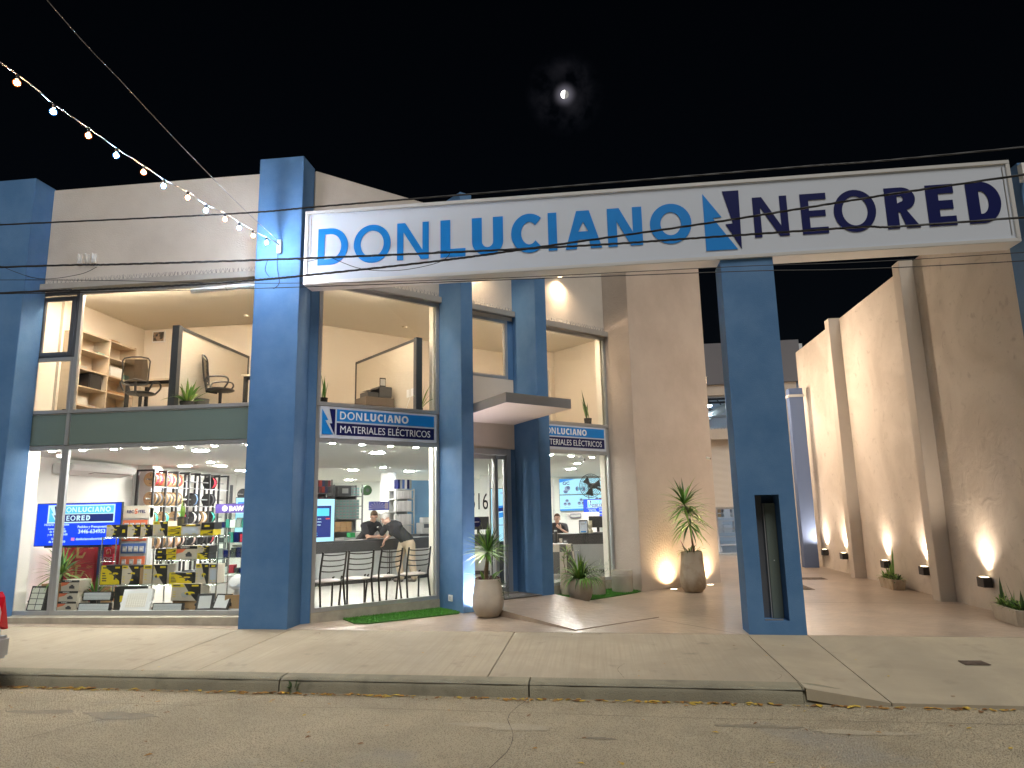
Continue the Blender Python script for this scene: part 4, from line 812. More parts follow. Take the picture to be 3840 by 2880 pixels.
# trough planters by the boundary wall
def trough(x, y, L, W, H, rz, lab, snake, ferny, seed):
    t = thing('trough_planter', lab, 'planter', gp_(x, y), rz, group='cement troughs along the boundary wall'); m = MB()
    a, b = L/2, W/2; k = .05; outer = [(-a+k, -b), (a-k, -b), (a, -b+k), (a, b-k), (a-k, b), (-a+k, b), (-a, b-k), (-a, -b+k)]
    vs = [(x_*.88, y_*.85, 0) for x_, y_ in outer]+[(x_, y_, H) for x_, y_ in outer]+[(x_*.90, y_*.80, H) for x_, y_ in outer]+[(x_*.90, y_*.80, H-.04) for x_, y_ in outer]; fs = [tuple(range(7, -1, -1))]
    for j in range(3): fs += [(j*8+i, j*8+(i+1) % 8, (j+1)*8+(i+1) % 8, (j+1)*8+i) for i in range(8)]
    m.add(vs, fs, MATS['stained_pot'] if seed == 1 else POT); m.build('trough', t, False); s_ = MB(); s_.add([(x_*.9, y_*.8, H-.03) for x_, y_ in outer], [tuple(range(8))], SOIL); s_.build('soil', t, False)
    m = MB(); r_ = random.Random(seed)
    for sx, h in snake: leaf(m, (sx, r_.uniform(-.03, .03), H-.03), r_.uniform(0, 6.28), 1.45+r_.uniform(-.12, .1), h, .022, -.05, r_.choice([G2, G1]), 8, twist=.5)
    for sx, h in snake[:3]: leaf(m, (sx+.03, .02, H-.03), r_.uniform(0, 6.28), 1.2, h*.5, .02, 0, G3, 6)
    m.build('snake_leaves', t, False); m = MB()
    for sx in ferny: rosette(m, (sx, 0, H-.03), 22, .17, .018, (.1, 1.3), 1.9, [G1, G3, G2], .03, .02, seed+int(sx*10))
    m.build('low_leaves', t, False)
trough(11.12, 5.35, .78, .26, .20, R(90), 'long stained trough of snake plants between two wall lights', [(-.05, .75), (.02, .55), (-.12, .35), (.15, .38), (.2, .25)], [-.28, -.1, .05, .2, .3], 1)
trough(11.08, 1.15, .95, .28, .22, R(82), 'pale trough of snake plants at the right edge near the street', [(.28, .42), (.2, .30), (-.05, .40), (-.12, .28), (-.3, .3)], [.38, .1, -.05, -.3, -.2], 2)
# artificial grass mats
def grass(pts, lab, seed):
    t = thing('grass_mat', lab, 'grass mat', (pts[0][0], pts[0][1], gz(*pts[0])), group='artificial grass mats'); m = MB(); z = .012
    n = len(pts); gm = mat('grass_backing', (.03, .12, .012), .9); m.add([(x, y, gz(x, y)+.003) for x, y in pts]+[(x, y, gz(x, y)+.018) for x, y in pts], [tuple(range(n, 2*n)), tuple(range(n-1, -1, -1))]+[(i, (i+1) % n, n+(i+1) % n, n+i) for i in range(n)], gm); m.build('backing', t)
    m = MB(); r_ = random.Random(seed); xs = [p[0] for p in pts]; ys = [p[1] for p in pts]; c = 0
    ga = mat('grass_blade', (.075, .30, .02), .7, noise=(5, .3, .7), col2=(.05, .21, .015)); gb = mat('grass_blade_dark', (.04, .17, .012), .7)
    def inside(x, y):
        k = False
        for i in range(n):
            (x1, y1), (x2, y2) = pts[i], pts[i-1]
            if (y1 > y) != (y2 > y) and x < (x2-x1)*(y-y1)/(y2-y1)+x1: k = not k
        return k
    while c < 5200:
        x, y = r_.uniform(min(xs), max(xs)), r_.uniform(min(ys), max(ys))
        if not inside(x, y): continue
        c += 1; b = gz(x, y)+.017; a = r_.uniform(0, 6.28); q = .006; dx, dy = math.cos(a)*q, math.sin(a)*q; l = r_.uniform(.012, .028)
        m.add([(x-dx, y-dy, b), (x+dx, y+dy, b), (x+r_.uniform(-.015, .015), y+r_.uniform(-.015, .015), b+l)], [(0, 1, 2)], ga if c % 3 else gb)
    m.build('blades', t)['kind'] = 'stuff'
d_ = lambda s_, o: tuple(D(s_, o)[:2])
grass([d_(.66, .02), (1.76, .50), (1.98, .50), d_(2.30, .72), d_(2.39, .62), d_(2.39, .02)], 'bright green artificial grass mat under the window left of the door', 3)
grass([d_(4.38, .02), d_(4.38, .95), d_(5.3, .92), d_(6.4, .78), d_(6.64, .68), d_(6.64, .02)], 'artificial grass mat with planters under the right hand window', 4)
# fallen leaves along the gutter
m = MB(); r_ = random.Random(77); lm = [mat('dry_leaf', (.42, .22, .05), .8), mat('brown_leaf', (.22, .11, .04), .85), mat('yellow_leaf', (.52, .36, .06), .8)]
def fallen(x, y, z, s_):
    a = r_.uniform(0, 6.28); c, d2 = math.cos(a), math.sin(a); L, W = s_, s_*r_.uniform(.3, .55); k = r_.choice(lm); up_ = r_.uniform(.002, .3)*s_
    P4 = [(-L, 0, 0), (-L*.4, -W, up_), (L*.4, -W*.8, up_*.7), (L, 0, up_*.3), (L*.4, W, up_*1.1), (-L*.4, W*.9, up_*.6)]
    m.add([(x+c*u-d2*v, y+d2*u+c*v, z+.006+h) for u, v, h in P4], [(0, 1, 2, 3), (0, 3, 4, 5)], k)
for i in range(420):
    x = r_.choice([r_.uniform(-2, 11.5), r_.gauss(-.3, .5), r_.gauss(2.6, .7), r_.gauss(5.9, .9), r_.gauss(8.8, 1)]); y = -2.585-abs(r_.gauss(0, .035)); fallen(x, y, zr(x, y), r_.uniform(.018, .05))
for i in range(150): x, y = r_.uniform(-2, 11), r_.uniform(-6.2, -2.7); fallen(x, y, zr(x, y), r_.uniform(.012, .036))
for i in range(26): x, y = r_.uniform(0, 11), r_.uniform(-2.4, -.1); fallen(x, y, pave(x, y), r_.uniform(.008, .024))
tag(m.build('fallen_leaves'), 'dry brown and yellow leaves scattered along the gutter and road', 'leaves', kind='stuff')
m = MB(); rosette(m, (2.22, -2.58, zr(2.2, -2.6)+.02), 26, .07, .007, (.1, 1.3), 1.2, [G2, G2], .03, .05, 6); tag(m.build('weed_tuft'), 'small dark weed growing from a crack in the kerb', 'weed')
# wall sockets, camera
for (s_, lab, rz) in ((2.395, 'white outdoor socket on the side of the blue pier above the grass mat', R(-45)), (6.645, 'white outdoor socket on the beige return wall beside the low cement planter', R(-45))):
    p = D(s_, .36, .15 if s_ > 5 else .20); t = thing('wall_socket', lab, 'wall socket', p, R(-45), group='outdoor wall sockets')
    m = MB(); m.box((-.055, -.022, -.05), (.055, 0, .05), WHITE); m.build('cover', t, False, bevel=.004); m = MB(); m.box((-.03, -.026, -.028), (.03, -.0225, .028), LGREY); m.build('flap', t, False, bevel=.003)
p = D(9.02, .705, 2.66); t = thing('security_camera', 'small white security camera high on the uplit wall near its corner', 'camera', p, R(45)); m = MB(); m.cyl((0, 0, 0), (0, -.03, 0), .03, .028, LGREY, 16); m.cyl((0, -.025, -.01), (.015, -.08, -.02), .026, .026, LGREY, 14); m.build('housing', t, False, smooth=True); m = MB(); m.cyl((.015, -.08, -.02), (.016, -.085, -.021), .022, .022, BLACK, 14); m.build('lens', t, False)

# ------------------------------------------------------------------ parked car at the left edge (only its rear corner is in the picture)
car = thing('parked_car', 'silver hatchback parked at the kerb, only its rear corner and tail light in view', 'car', (-.78, -3.56, zr(-1, -3.6)), R(0))
CP = mat('silver_paint', (.50, .51, .54), .28, .6); CG = mat('car_glass', (.02, .025, .03), .08); zc = 0
sec = [(0, .30, .62, .78, .56), (-.06, .24, .70, .86, .90), (-.22, .20, .78, .92, 1.22), (-.55, .20, .84, .95, 1.42), (-1.3, .20, .86, .96, 1.50), (-2.2, .20, .86, .96, 1.46), (-2.9, .20, .86, .95, 1.02), (-3.5, .22, .84, .90, .90), (-3.9, .26, .74, .80, .72), (-4.0, .34, .58, .62, .58)]
vs = []; fs = []; K = 12
for x, zb, hw, zw, zt in sec:
    hw2 = hw*.80 if zt > 1.1 else hw*.92
    ring = [(-hw*.9, zb), (-hw, zb+.12), (-hw*1.0, zw*.72), (-hw*.98, zw*.98), (-hw2, (zt+zw)/2 if zt > zw else zw), (-hw2*.82, zt), (hw2*.82, zt), (hw2, (zt+zw)/2 if zt > zw else zw), (hw*.98, zw*.98), (hw*1.0, zw*.72), (hw, zb+.12), (hw*.9, zb)]
    vs += [(x, y, z) for y, z in ring]
for j in range(len(sec)-1):
    for i in range(K): fs.append((j*K+i, j*K+(i+1) % K, (j+1)*K+(i+1) % K, (j+1)*K+i))
fs += [tuple(range(K)), tuple(range(len(sec)*K-1, (len(sec)-1)*K-1, -1))]
m = MB(); m.add(vs, fs, CP); b_ = m.build('body', car, False, smooth=True); md = b_.modifiers.new('sub', 'SUBSURF'); md.levels = md.render_levels = 2
for s_ in (1, -1):
    m = MB(); m.add([(-.04, s_*.60, .66), (-.02, s_*.70, .62), (-.16, s_*.83, .66), (-.34, s_*.855, .80), (-.24, s_*.82, .98), (-.09, s_*.70, .94)], [(0, 1, 2, 3, 4, 5)], mat('tail_lens', (.55, .01, .02), .12))
    o = m.build('tail_light', car, False); sm = o.modifiers.new('s', 'SOLIDIFY'); sm.thickness = .04; sm.offset = 0
    for x in (-.75, -3.25):
        m = MB(); m.cyl((x, s_*.68, .31), (x, s_*.86, .31), .31, .31, BLACK, 28); w_ = m.build('wheel', car, False, bevel=.02); m = MB(); m.cyl((x, s_*.855, .31), (x, s_*.872, .31), .2, .19, STEEL, 20); m.build('rim', w_, False)
    m = MB(); m.add([(-.62, s_*.80, .98), (-2.1, s_*.80, .98), (-2.0, s_*.70, 1.36), (-.85, s_*.70, 1.38)], [(0, 1, 2, 3)], CG); o = m.build('side_window', car, False); sm = o.modifiers.new('s', 'SOLIDIFY'); sm.thickness = .05; sm.offset = 0
m = MB(); m.box((-.10, -.72, .34), (.04, .72, .56), CP); m.build('bumper', car, False, bevel=.03); m = MB(); m.add([(-.10, -.6, .98), (-.10, .6, .98), (-.34, .52, 1.30), (-.34, -.52, 1.30)], [(0, 1, 2, 3)], CG); o = m.build('rear_window', car, False); sm = o.modifiers.new('s', 'SOLIDIFY'); sm.thickness = .05

# ------------------------------------------------------------------ goods in the left shop window
def art(t, w, h, y, polys, name='print'):
    m = MB(); l = 0
    for pts, mt in polys:
        l += 1; m.add([(-w/2+px*w, y-.0008*l, pz*h) for px, pz in pts], [tuple(range(len(pts)))], mt)
    m.build(name, t, False)
rect = lambda a, b, c, d: [(a, b), (c, b), (c, d), (a, d)]
def ell(cx, cz, rx, rz, n=12): return [(cx+rx*math.cos(2*math.pi*i/n), cz+rz*math.sin(2*math.pi*i/n)) for i in range(n)]
DRILL = lambda x, z, s: [(ell(x, z+.16*s, .15*s, .06*s), YEL), (rect(x-.28*s, z+.13*s, x-.1*s, z+.18*s), DARK), ([(x-.03*s, z+.14*s), (x+.06*s, z+.14*s), (x+.03*s, z-.14*s), (x-.06*s, z-.14*s)], DARK), (rect(x-.13*s, z-.22*s, x+.07*s, z-.14*s), YEL)]
SAW = lambda x, z, s: [(ell(x-.1*s, z-.02*s, .13*s, .16*s), LGREY), (ell(x+.06*s, z+.06*s, .18*s, .1*s), YEL), (rect(x+.1*s, z-.02*s, x+.24*s, z+.05*s), DARK), (ell(x-.02*s, z+.02*s, .05*s, .07*s), DARK)]
def pbox(x0, x1, z0, z1, y, dep, style, label, group='power tool boxes in the shop window', rz=0, base=None):
    w, h = x1-x0, z1-z0; t = thing('tool_box' if style not in ('card', 'red') else 'carton', label, 'box', ((x0+x1)/2, y, z0+.002), rz, group)
    bm_ = {'yb': BOXK, 'yy': BOXK, 'bg': BOXB, 'k': BOXB, 'card': CARD, 'w': BOXB, 'bk': BOXK, 'yel': YEL, 'red': REDBOX}[style] if not base else base
    MB().box((-w/2, 0, 0), (w/2, dep, h), bm_).build('carton_body', t, False, bevel=.0015)
    logo = [(rect(.70, .84, .93, .93), YEL)]
    if style == 'yb': art(t, w, h, -.001, [([(0, 0), (.42, 0), (.62, .42), (.62, .62), (.34, 1), (0, 1)], BOXB), ([(0, .84), (.36, .84), (.30, 1), (0, 1)], YEL), (rect(.05, .88, .24, .94), DARK), (rect(.06, .25, .18, .29), YEL), (rect(.06, .38, .18, .42), YEL), (rect(.06, .12, .18, .16), YEL)]+logo+DRILL(.62, .42, 1))
    if style == 'yy': art(t, w, h, -.001, [([(0, 0), (.95, 0), (.93, .18), (.60, .48), (.50, .68), (.30, .82), (.22, 1), (0, 1)], YEL), (rect(.08, .84, .42, .91), DARK), (rect(.08, .17, .30, .23), DARK), (rect(.08, .30, .30, .36), DARK), (rect(.08, .43, .26, .49), DARK), (rect(.08, .56, .22, .62), DARK)]+logo+DRILL(.72, .40, 1.05))
    if style == 'ys': art(t, w, h, -.001, [])
    if style == 'bg': art(t, w, h, -.001, [([(.42, 1), (1, 1), (1, 0), (.86, 0), (.62, .45)], BOXK), ([(0, .80), (.48, .80), (.38, 1), (0, 1)], YEL), (rect(.06, .86, .30, .93), DARK), (rect(.06, .22, .16, .26), YEL), (rect(.06, .36, .16, .40), YEL), (rect(.06, .50, .16, .54), YEL)]+logo+SAW(.58, .38, 1))
    if style == 'k':
        art(t, w, h, -.001, [(rect(0, .78, 1, 1), BOXK), ([(0, .78), (.46, .78), (.30, .55), (0, .42)], ORANGE), (ell(.6, .36, .16, .13), DARK), (rect(.46, .2, .76, .3), DARK), (rect(.54, .44, .68, .56), DARK)]); text('KUSHIRO', min(h*.17, w*.13), WHITE, Matrix.Translation((-w*.42+w*.12, -.004, h*.84)), t, world=False, offset=.01)
    if style == 'w': art(t, w, h, -.001, [(rect(0, .82, 1, 1), BOXK), (rect(.25, .86, .75, .95), YEL), (rect(.1, .1, .9, .74), SIGNW), (rect(.2, .14, .38, .18), YEL), (rect(.6, .14, .78, .18), YEL)])
    if style == 'bk': art(t, w, h, -.001, [(rect(.25, .35, .65, .62), YEL)])
    if style == 'yel': art(t, w, h, -.001, [(rect(.2, .14, .6, .28), DARK), (rect(0, .9, 1, 1), DARK), ([(.5, .4), (.95, .8), (.95, .4)], BOXK)])
    if style == 'red':
        art(t, w, h, -.001, [(rect(.04, .05, .96, .055), mat('red_seam', (.25, .01, .03), .6)), ([(.10, .92), (.34, .92), (.34, .84), (.22, .84), (.18, .78), (.18, .42), (.36, .42), (.44, .60), (.54, .60), (.40, .28), (.08, .28), (.06, .80)], GOLD)]); text('CNC', h*.16, GOLD, Matrix.Translation((w*.12, -.003, h*.78)), t, world=False, offset=.01)
    return t
disp = thing('display_stand', 'chrome display stand with three glass shelves full of yellow and black tool boxes', 'display stand', (-1.7, 1.25, FL))
m = MB()
for x in (-2.72, -1.80, -.70):
    for y in (1.02, 1.36): m.cyl((x, y, FL), (x, y, 1.31 if x > -2 else 1.30), .011, .011, CHROME, 8)
for z in (1.277, .905, .523):
    for y in (1.02, 1.36): m.cyl((-2.72 if z != .905 else -1.8, y, z), (-.70, y, z), .008, .008, CHROME, 6)
m.cyl((-2.72, 1.02, .905), (-2.45, 1.02, .905), .008, .008, CHROME, 6); m.build('frame', disp, smooth=True)
for z, x0 in ((1.286, -2.73), (.913, -1.81), (.531, -2.73)): bx('glass_shelf', disp, (x0, 1.01, z), (-.68, 1.37, z+.008), GLASS2)
Z1, Z2, Z3 = 1.295, .922, .540
for a in ((-2.68,-2.43,Z1,1.49,'yb','drill box at the far left end of the top shelf'), (-2.425,-2.305,Z1,1.48,'bk','thin black box second from the left on the top shelf'), (-2.30,-2.075,Z1,1.485,'yb','drill box third from the left on the top shelf'), (-2.07,-1.90,Z1,1.48,'yb','narrow tool box fourth from the left on the top shelf'),
    (-1.86,-1.60,Z1,1.53,'bg','sander box with yellow band in the middle of the top shelf'), (-1.595,-1.385,Z1,1.375,'yel','lower of two small yellow boxes stacked on the top shelf'), (-1.595,-1.37,1.378,1.45,'yel','upper of two small yellow boxes stacked on the top shelf'), (-1.365,-1.04,Z1,1.475,'w','long beige box lying on the top shelf'), (-1.03,-.81,Z1,1.385,'yel','small yellow box at the right end of the top shelf, below a black one'), (-1.02,-.80,1.389,1.50,'bk','black box with yellow plate topmost at the right end of the top shelf'),
    (-1.79,-1.60,Z2,1.0,'bk','lower black box at the left end of the short middle shelf'), (-1.79,-1.61,1.003,1.09,'bk','upper black box at the left end of the short middle shelf'), (-1.59,-1.43,Z2,1.005,'yel','lower yellow box of the middle shelf'), (-1.60,-1.43,1.008,1.095,'yel','upper yellow box of the middle shelf'), (-1.42,-1.07,Z2,1.13,'k','orange and beige box with a black top band on the middle shelf'), (-1.06,-.87,Z2,1.02,'yy','lower tool box at the right end of the middle shelf'), (-1.06,-.86,1.023,1.13,'yb','upper tool box at the right end of the middle shelf'),
    (-2.71,-2.36,Z3,.84,'yy','large yellow drill box at the left end of the lowest shelf'), (-2.34,-2.04,Z3,.835,'yb','black and beige tool box second from the left on the lowest shelf'), (-2.03,-1.98,Z3,.80,'card','thin carton squeezed between tool boxes on the lowest shelf'), (-1.97,-1.56,Z3,.84,'bg','big beige grinder box in the middle of the lowest shelf'), (-1.52,-1.10,Z3,.72,'yy','low yellow chainsaw box on the lowest shelf'), (-1.07,-.85,Z3,.85,'bg','saw box second from the right on the lowest shelf'), (-.84,-.71,Z3,.84,'w','narrow white fronted box at the right end of the lowest shelf')):
    pbox(a[0], a[1], a[2], a[3], 1.04, .24, a[4], a[5], rz=rnd.uniform(-.03, .03))
m = MB(); m.box((-1.40, 1.18, .541), (-1.20, 1.30, .74), DARK); m.build('case', disp)
F0 = FL+.002
for a in ((-3.29,-2.96,.152,.30,.86,'k','bottom box of the stack of three boxes beside the mullion'), (-3.28,-2.96,.304,.46,.87,'k','middle box of the stack of three beside the mullion'), (-3.27,-2.95,.464,.63,.88,'k','top box of the stack of three beside the mullion'), (-1.42,-.92,.29,.55,.96,'bg','large beige box with a red and yellow tool, on the window floor'), (-2.42,-2.02,F0,.50,1.0,'bk','black box with yellow grinder behind the tilted white floodlight'), (-.47,-.22,F0,.38,.88,'card','plain brown carton at the right end of the window floor')):
    pbox(a[0], a[1], a[2], a[3], a[4], .26, a[5], a[6], rz=rnd.uniform(-.04, .04))
pbox(-1.40, -.94, F0, .288, .98, .24, 'card', 'brown carton under the large beige tool box')
t = pbox(-3.72, -3.42, F0, .56, 1.0, .24, 'card', 'brown carton standing behind the black stadium floodlight')
LENS = mat('led_lens', (.72, .74, .66), .2, bump=(60, .6, .01)); LENSG = mat('led_cells', (.62, .66, .68), .2)
def flood(name, x, y, z, w, h, d, tilt, yaw, grid, lab, lm_=LENS, frame=BLACK, fb=.025):
    t = thing(name, lab, 'floodlight', (x, y, z), group='floodlights on the window floor', rot=(R(tilt), 0, R(yaw)))
    m = MB(); m.box((-w/2, 0, 0), (w/2, d, h), frame); 
    for i in range(9): m.box((-w/2+w*(i+.3)/9, d, h*.1), (-w/2+w*(i+.45)/9, d+.02, h*.9), frame)
    m.build('housing', t, False, bevel=.003); nx, nz_ = grid; m = MB(); a, b = (w-2*fb)/nx, (h-2*fb)/nz_
    for i in range(nx):
        for j in range(nz_): m.box((-w/2+fb+i*a+a*.06, -.004, fb+j*b+b*.06), (-w/2+fb+(i+1)*a-a*.06, -.0005, fb+(j+1)*b-b*.06), lm_)
    m.build('led_panel', t, False); m = MB()
    for sx in (-1, 1): m.box((sx*(w/2+.008)-.004, d*.3, h*.3), (sx*(w/2+.008)+.004, d*.3+.16, h*.38), frame); m.cyl((sx*(w/2), d*.4, h*.4), (sx*(w/2+.02), d*.4, h*.4), .02, .02, frame, 10)
    m.build('bracket', t, False); return t
flood('floodlight', -3.66, .82, F0, .34, .40, .07, -12, -8, (2, 4), 'tall black floodlight with eight pale lens blocks at the far left of the window')
flood('floodlight', -2.70, .97, .30, .50, .14, .06, -8, 0, (22, 5), 'long black linear floodlight, upper of the two lying together', LENSG, fb=.015)
flood('floodlight', -2.62, .80, F0, .54, .135, .06, -10, 0, (22, 5), 'long black linear floodlight, lower of the two lying together', LENSG, fb=.015)
flood('floodlight', -1.92, .80, F0, .44, .36, .08, -24, 14, (9, 8), 'big white square floodlight tilted back behind the glass seam', mat('led_white_cells', (.78, .74, .66), .3), WHITE, fb=.07)
flood('floodlight', -1.37, .80, F0, .50, .13, .06, -10, 0, (22, 5), 'long black linear floodlight lying alone right of the glass seam', LENSG, fb=.015)
flood('floodlight', -.80, .86, F0, .26, .27, .04, -22, 12, (1, 1), 'small black floodlight with a grey reflector, left of a pair', LGREY); flood('floodlight', -.53, .84, F0+.02, .30, .25, .03, -26, -14, (1, 1), 'small black framed floodlight with a white face, right of a pair', mat('led_face', (.70, .73, .72), .3), BLACK, .012)
t = thing('round_lamp', 'white round lamp head on a white base by the blue pier', 'lamp', (-.31, .95, FL)); m = MB(); m.cyl((-.02, .02, 0), (.0, 0, .34), .06, .04, WHITE, 14); m.box((-.1, -.08, 0), (.10, .1, .03), WHITE); m.build('base', t, False); MB().lathe([(.02, .07), (.09, .06), (.12, .02), (.115, -.01), (.02, -.02)], WHITE, n=28, T=Matrix.Translation((0, -.03, .42)) @ Matrix.Rotation(R(62), 4, 'X')).build('lamp_head', t, False, smooth=True)
pot_b = mat('black_pot', (.02, .02, .02), .5)
def potplant(name, lab, loc, r, h, builder, pm=pot_b, rz=0, group=None):
    t = thing(name, lab, 'potted plant', loc, rz, group); MB().lathe([(r*.75, 0), (r, h), (r*.92, h), (r*.9, h*.85)], pm, n=20).build('pot', t, False); m = MB(); builder(m, h*.85); m.build('foliage', t, False); MB().lathe([(r*.9, h*.86), (.01, h*.88)], SOIL, n=12).build('soil', t, False); return t
def snake(hs, sp=.04, w_=.02, mt=(G1, G2), seed=1):
    def f(m, z):
        r = random.Random(seed)
        for h in hs: leaf(m, (r.uniform(-sp, sp), r.uniform(-sp, sp), z), r.uniform(0, 6.28), 1.42+r.uniform(-.12, .12), h, w_, -.02, r.choice(mt), 8, .6)
    return f
potplant('window_yucca', 'wide spiky yucca behind the left mullion of the shop window', (-3.50, 1.15, F0), .10, .32, lambda m, z: (m.tube([(0, 0, z), (.0, 0, z+.30)], .025, BARK, 8), rosette(m, (0, 0, z+.27), 54, .50, .020, (-.45, 1.35), .9, [G1, G2, G1, G3], .015, .05, 15)))
potplant('window_yucca', 'smaller spiky yucca in front of the red cartons', (-2.93, 1.25, F0), .09, .22, lambda m, z: rosette(m, (0, 0, z), 22, .44, .024, (.2, 1.45), .8, [G1, G2, G1, G3], .02, .03, 16))
potplant('snake_plant', 'snake plant in a black pot standing above the top display shelf', (-1.60, 1.42, 1.30), .075, .30, snake([.30, .34, .26, .32, .2], .03, .02, (G3, G1), 3)); bx('plant_stand', disp, (-1.68, 1.40, 1.286), (-1.52, 1.46, 1.30), CHROME)
# blue screen with the shop's hours
def screen(name, lab, loc, rz, w, h, e, group=None, builder=None, cat='screen', frame=BLACK):
    t = thing(name, lab, cat, loc, rz, group); m = MB(); m.box((-w/2-.012, 0, -.012), (w/2+.012, .05, h+.012), frame); m.build('casing', t, False, bevel=.003)
    MB().box((-w/2, -.003, 0), (w/2, -.0005, h), e).build('display', t, False)
    if builder: builder(t, w, h)
    return t
EB = emat('screen_blue', (.0, .06, 1), .95); ECY = emat('screen_cyan', (.10, .62, 1), 1.0); EWT = emat('screen_text', (.62, .86, 1), 1.1); EDB = emat('screen_dark', (.01, .03, .25), .6); ELB = emat('screen_pale', (.42, .80, .98), 1.0); EMB = emat('screen_mid', (.03, .30, .85), .9); EGR = emat('screen_grey', (.28, .36, .48), .5)
def shopinfo(t, w, h):
    L = lambda dx, dz, k=.005: Matrix.Translation((-w/2+dx*w, -k, dz*h))
    m = MB(); m.box((-w/2+.13*w, -.0045, .53*h), (-w/2+.93*w, -.0035, .97*h), EWT); m.build('logo_frame', t, False)
    m = MB(); m.box((-w/2+.145*w, -.006, .56*h), (-w/2+.25*w, -.005, .94*h), EWT); m.box((-w/2+.265*w, -.006, .76*h), (-w/2+.915*w, -.005, .94*h), ECY); m.box((-w/2+.265*w, -.006, .56*h), (-w/2+.915*w, -.005, .74*h), EDB); m.build('logo_bands', t, False)
    bolt(Matrix.Translation((0, -.0075, 0)), t, -w/2+.15*w, -w/2+.25*w, .56*h, .94*h, ECY, EDB, .0008, False)
    wordmark(0, 9, EWT, Matrix.Translation((0, -.0075, 0)), t, 'lettering', -w/2+.29*w, -w/2+.88*w, .79*h, .91*h, .0008, False); wordmark(10, 15, EWT, Matrix.Translation((0, -.0075, 0)), t, 'lettering', -w/2+.29*w, -w/2+.64*w, .59*h, .71*h, .0008, False)
    for s_, dx, dz, sz in (('Horario de Atención', .10, .475, .06), ('Lunes a Viernes', .15, .38, .055), ('de 8:00 a 12:00', .17, .31, .055), ('y de 15:30 a 20:00', .15, .24, .055), ('Sabados', .20, .14, .055), ('de 8:00 a 13:00', .17, .07, .055), ('Pedidos y Presupuestos:', .50, .41, .066), ('3446-634953', .51, .28, .105), ('donlucianoelectricidad', .49, .12, .066)): text(s_, sz*h*1.25, EWT, L(dx, dz), t, world=False, offset=.02, ext=.0006)
    m = MB(); m.box((-w/2+.435*w, -.006, .11*h), (-w/2+.475*w, -.004, .18*h), emat('app_icon', (.8, .25, .6), .9)); m.build('icon', t, False)
screen('information_screen', 'large blue screen with white shop hours and phone number in the left window', (-3.47, 1.38, 1.16), R(3), 1.50, .70, EB, builder=shopinfo)
m = MB()
for x in (-3.9, -3.1): m.box((x, 1.44, FL), (x+.06, 1.50, 1.5), mat('blue_frame', (.02, .03, .10), .4))
m.box((-4.1, 1.42, 1.12), (-2.9, 1.5, 1.17), MATS['blue_frame']); tag(m.build('screen_stand'), 'dark blue metal stand holding the large blue screen', 'stand')
# red cartons
for ci, x in enumerate((-4.42, -4.0, -3.56)):
    for k in range(3): pbox(x, x+.40, F0+.33*k, F0+.33*k+.325, 2.02+.02*ci, .35, 'red', 'red carton, %s from the floor in the %s red stack from the left' % (ORD[k], ORD[ci]), 'stacked red cartons')
t = thing('paper_bag', 'red paper bag with a white CNC mark beside the red cartons', 'bag', (-3.30, 1.95, F0+.5)); m = MB(); m.box((-.10, 0, 0), (.10, .09, .32), mat('red_bag', (.62, .01, .06), .5)); m.build('bag_body', t, False); text('CNC', .075, WHITE, Matrix.Translation((-.07, -.003, .22)), t, world=False, offset=.02); m = MB(); m.tube(smooth_pts([(-.04, .02, .32), (-.03, .02, .40), (.03, .02, .40), (.04, .02, .32)], 4), .003, WHITE, 4); m.build('handle', t, False)
bx('paper_bag_stand', None, (-3.44, 1.93, FL), (-3.18, 2.2, F0+.499), CARD); o = bpy.data.objects['paper_bag_stand']; o.name = 'carton'; tag(o, 'tall brown carton under the red paper bag', 'box')
# brand stand RBC SITEL
t = thing('brand_stand', 'tall orange and blue product stand headed RBC SITEL', 'display stand', (-2.71, 1.80, FL)); m = MB(); m.box((-.26, 0, 0), (.26, .12, 1.62), LGREY); m.box((-.26, -.01, 1.44), (.26, .10, 1.66), mat('stand_head', (.68, .62, .52), .5)); m.build('board', t, False, bevel=.003)
m = MB()
for k, (z, h) in enumerate(((1.26, .15), (1.05, .15), (.84, .17), (.62, .17), (.40, .17))):
    cm_ = ORANGE if k != 2 else mat('stand_blue', (.08, .16, .42), .5); m.box((-.23, -.008, z), (.23, -.002, z+h), cm_)
    for q in range(4 if k in (0, 2) else 3): x = -.19+q*(.105 if k in (0, 2) else .145); m.box((x, -.022, z+.03), (x+.07, -.0085, z+h-.05), LGREY); m.box((x+.01, -.024, z+.05), (x+.055, -.0225, z+h-.08), WHITE)
m.build('product_panels', t, False); text('RBC', .075, NAVY, Matrix.Translation((-.17, -.013, 1.53)), t, world=False, offset=.02); text('S', .12, ORANGE, Matrix.Translation((-.02, -.013, 1.52)), t, world=False, offset=.03); text('ITEL', .075, NAVY, Matrix.Translation((.05, -.013, 1.53)), t, world=False, offset=.02)
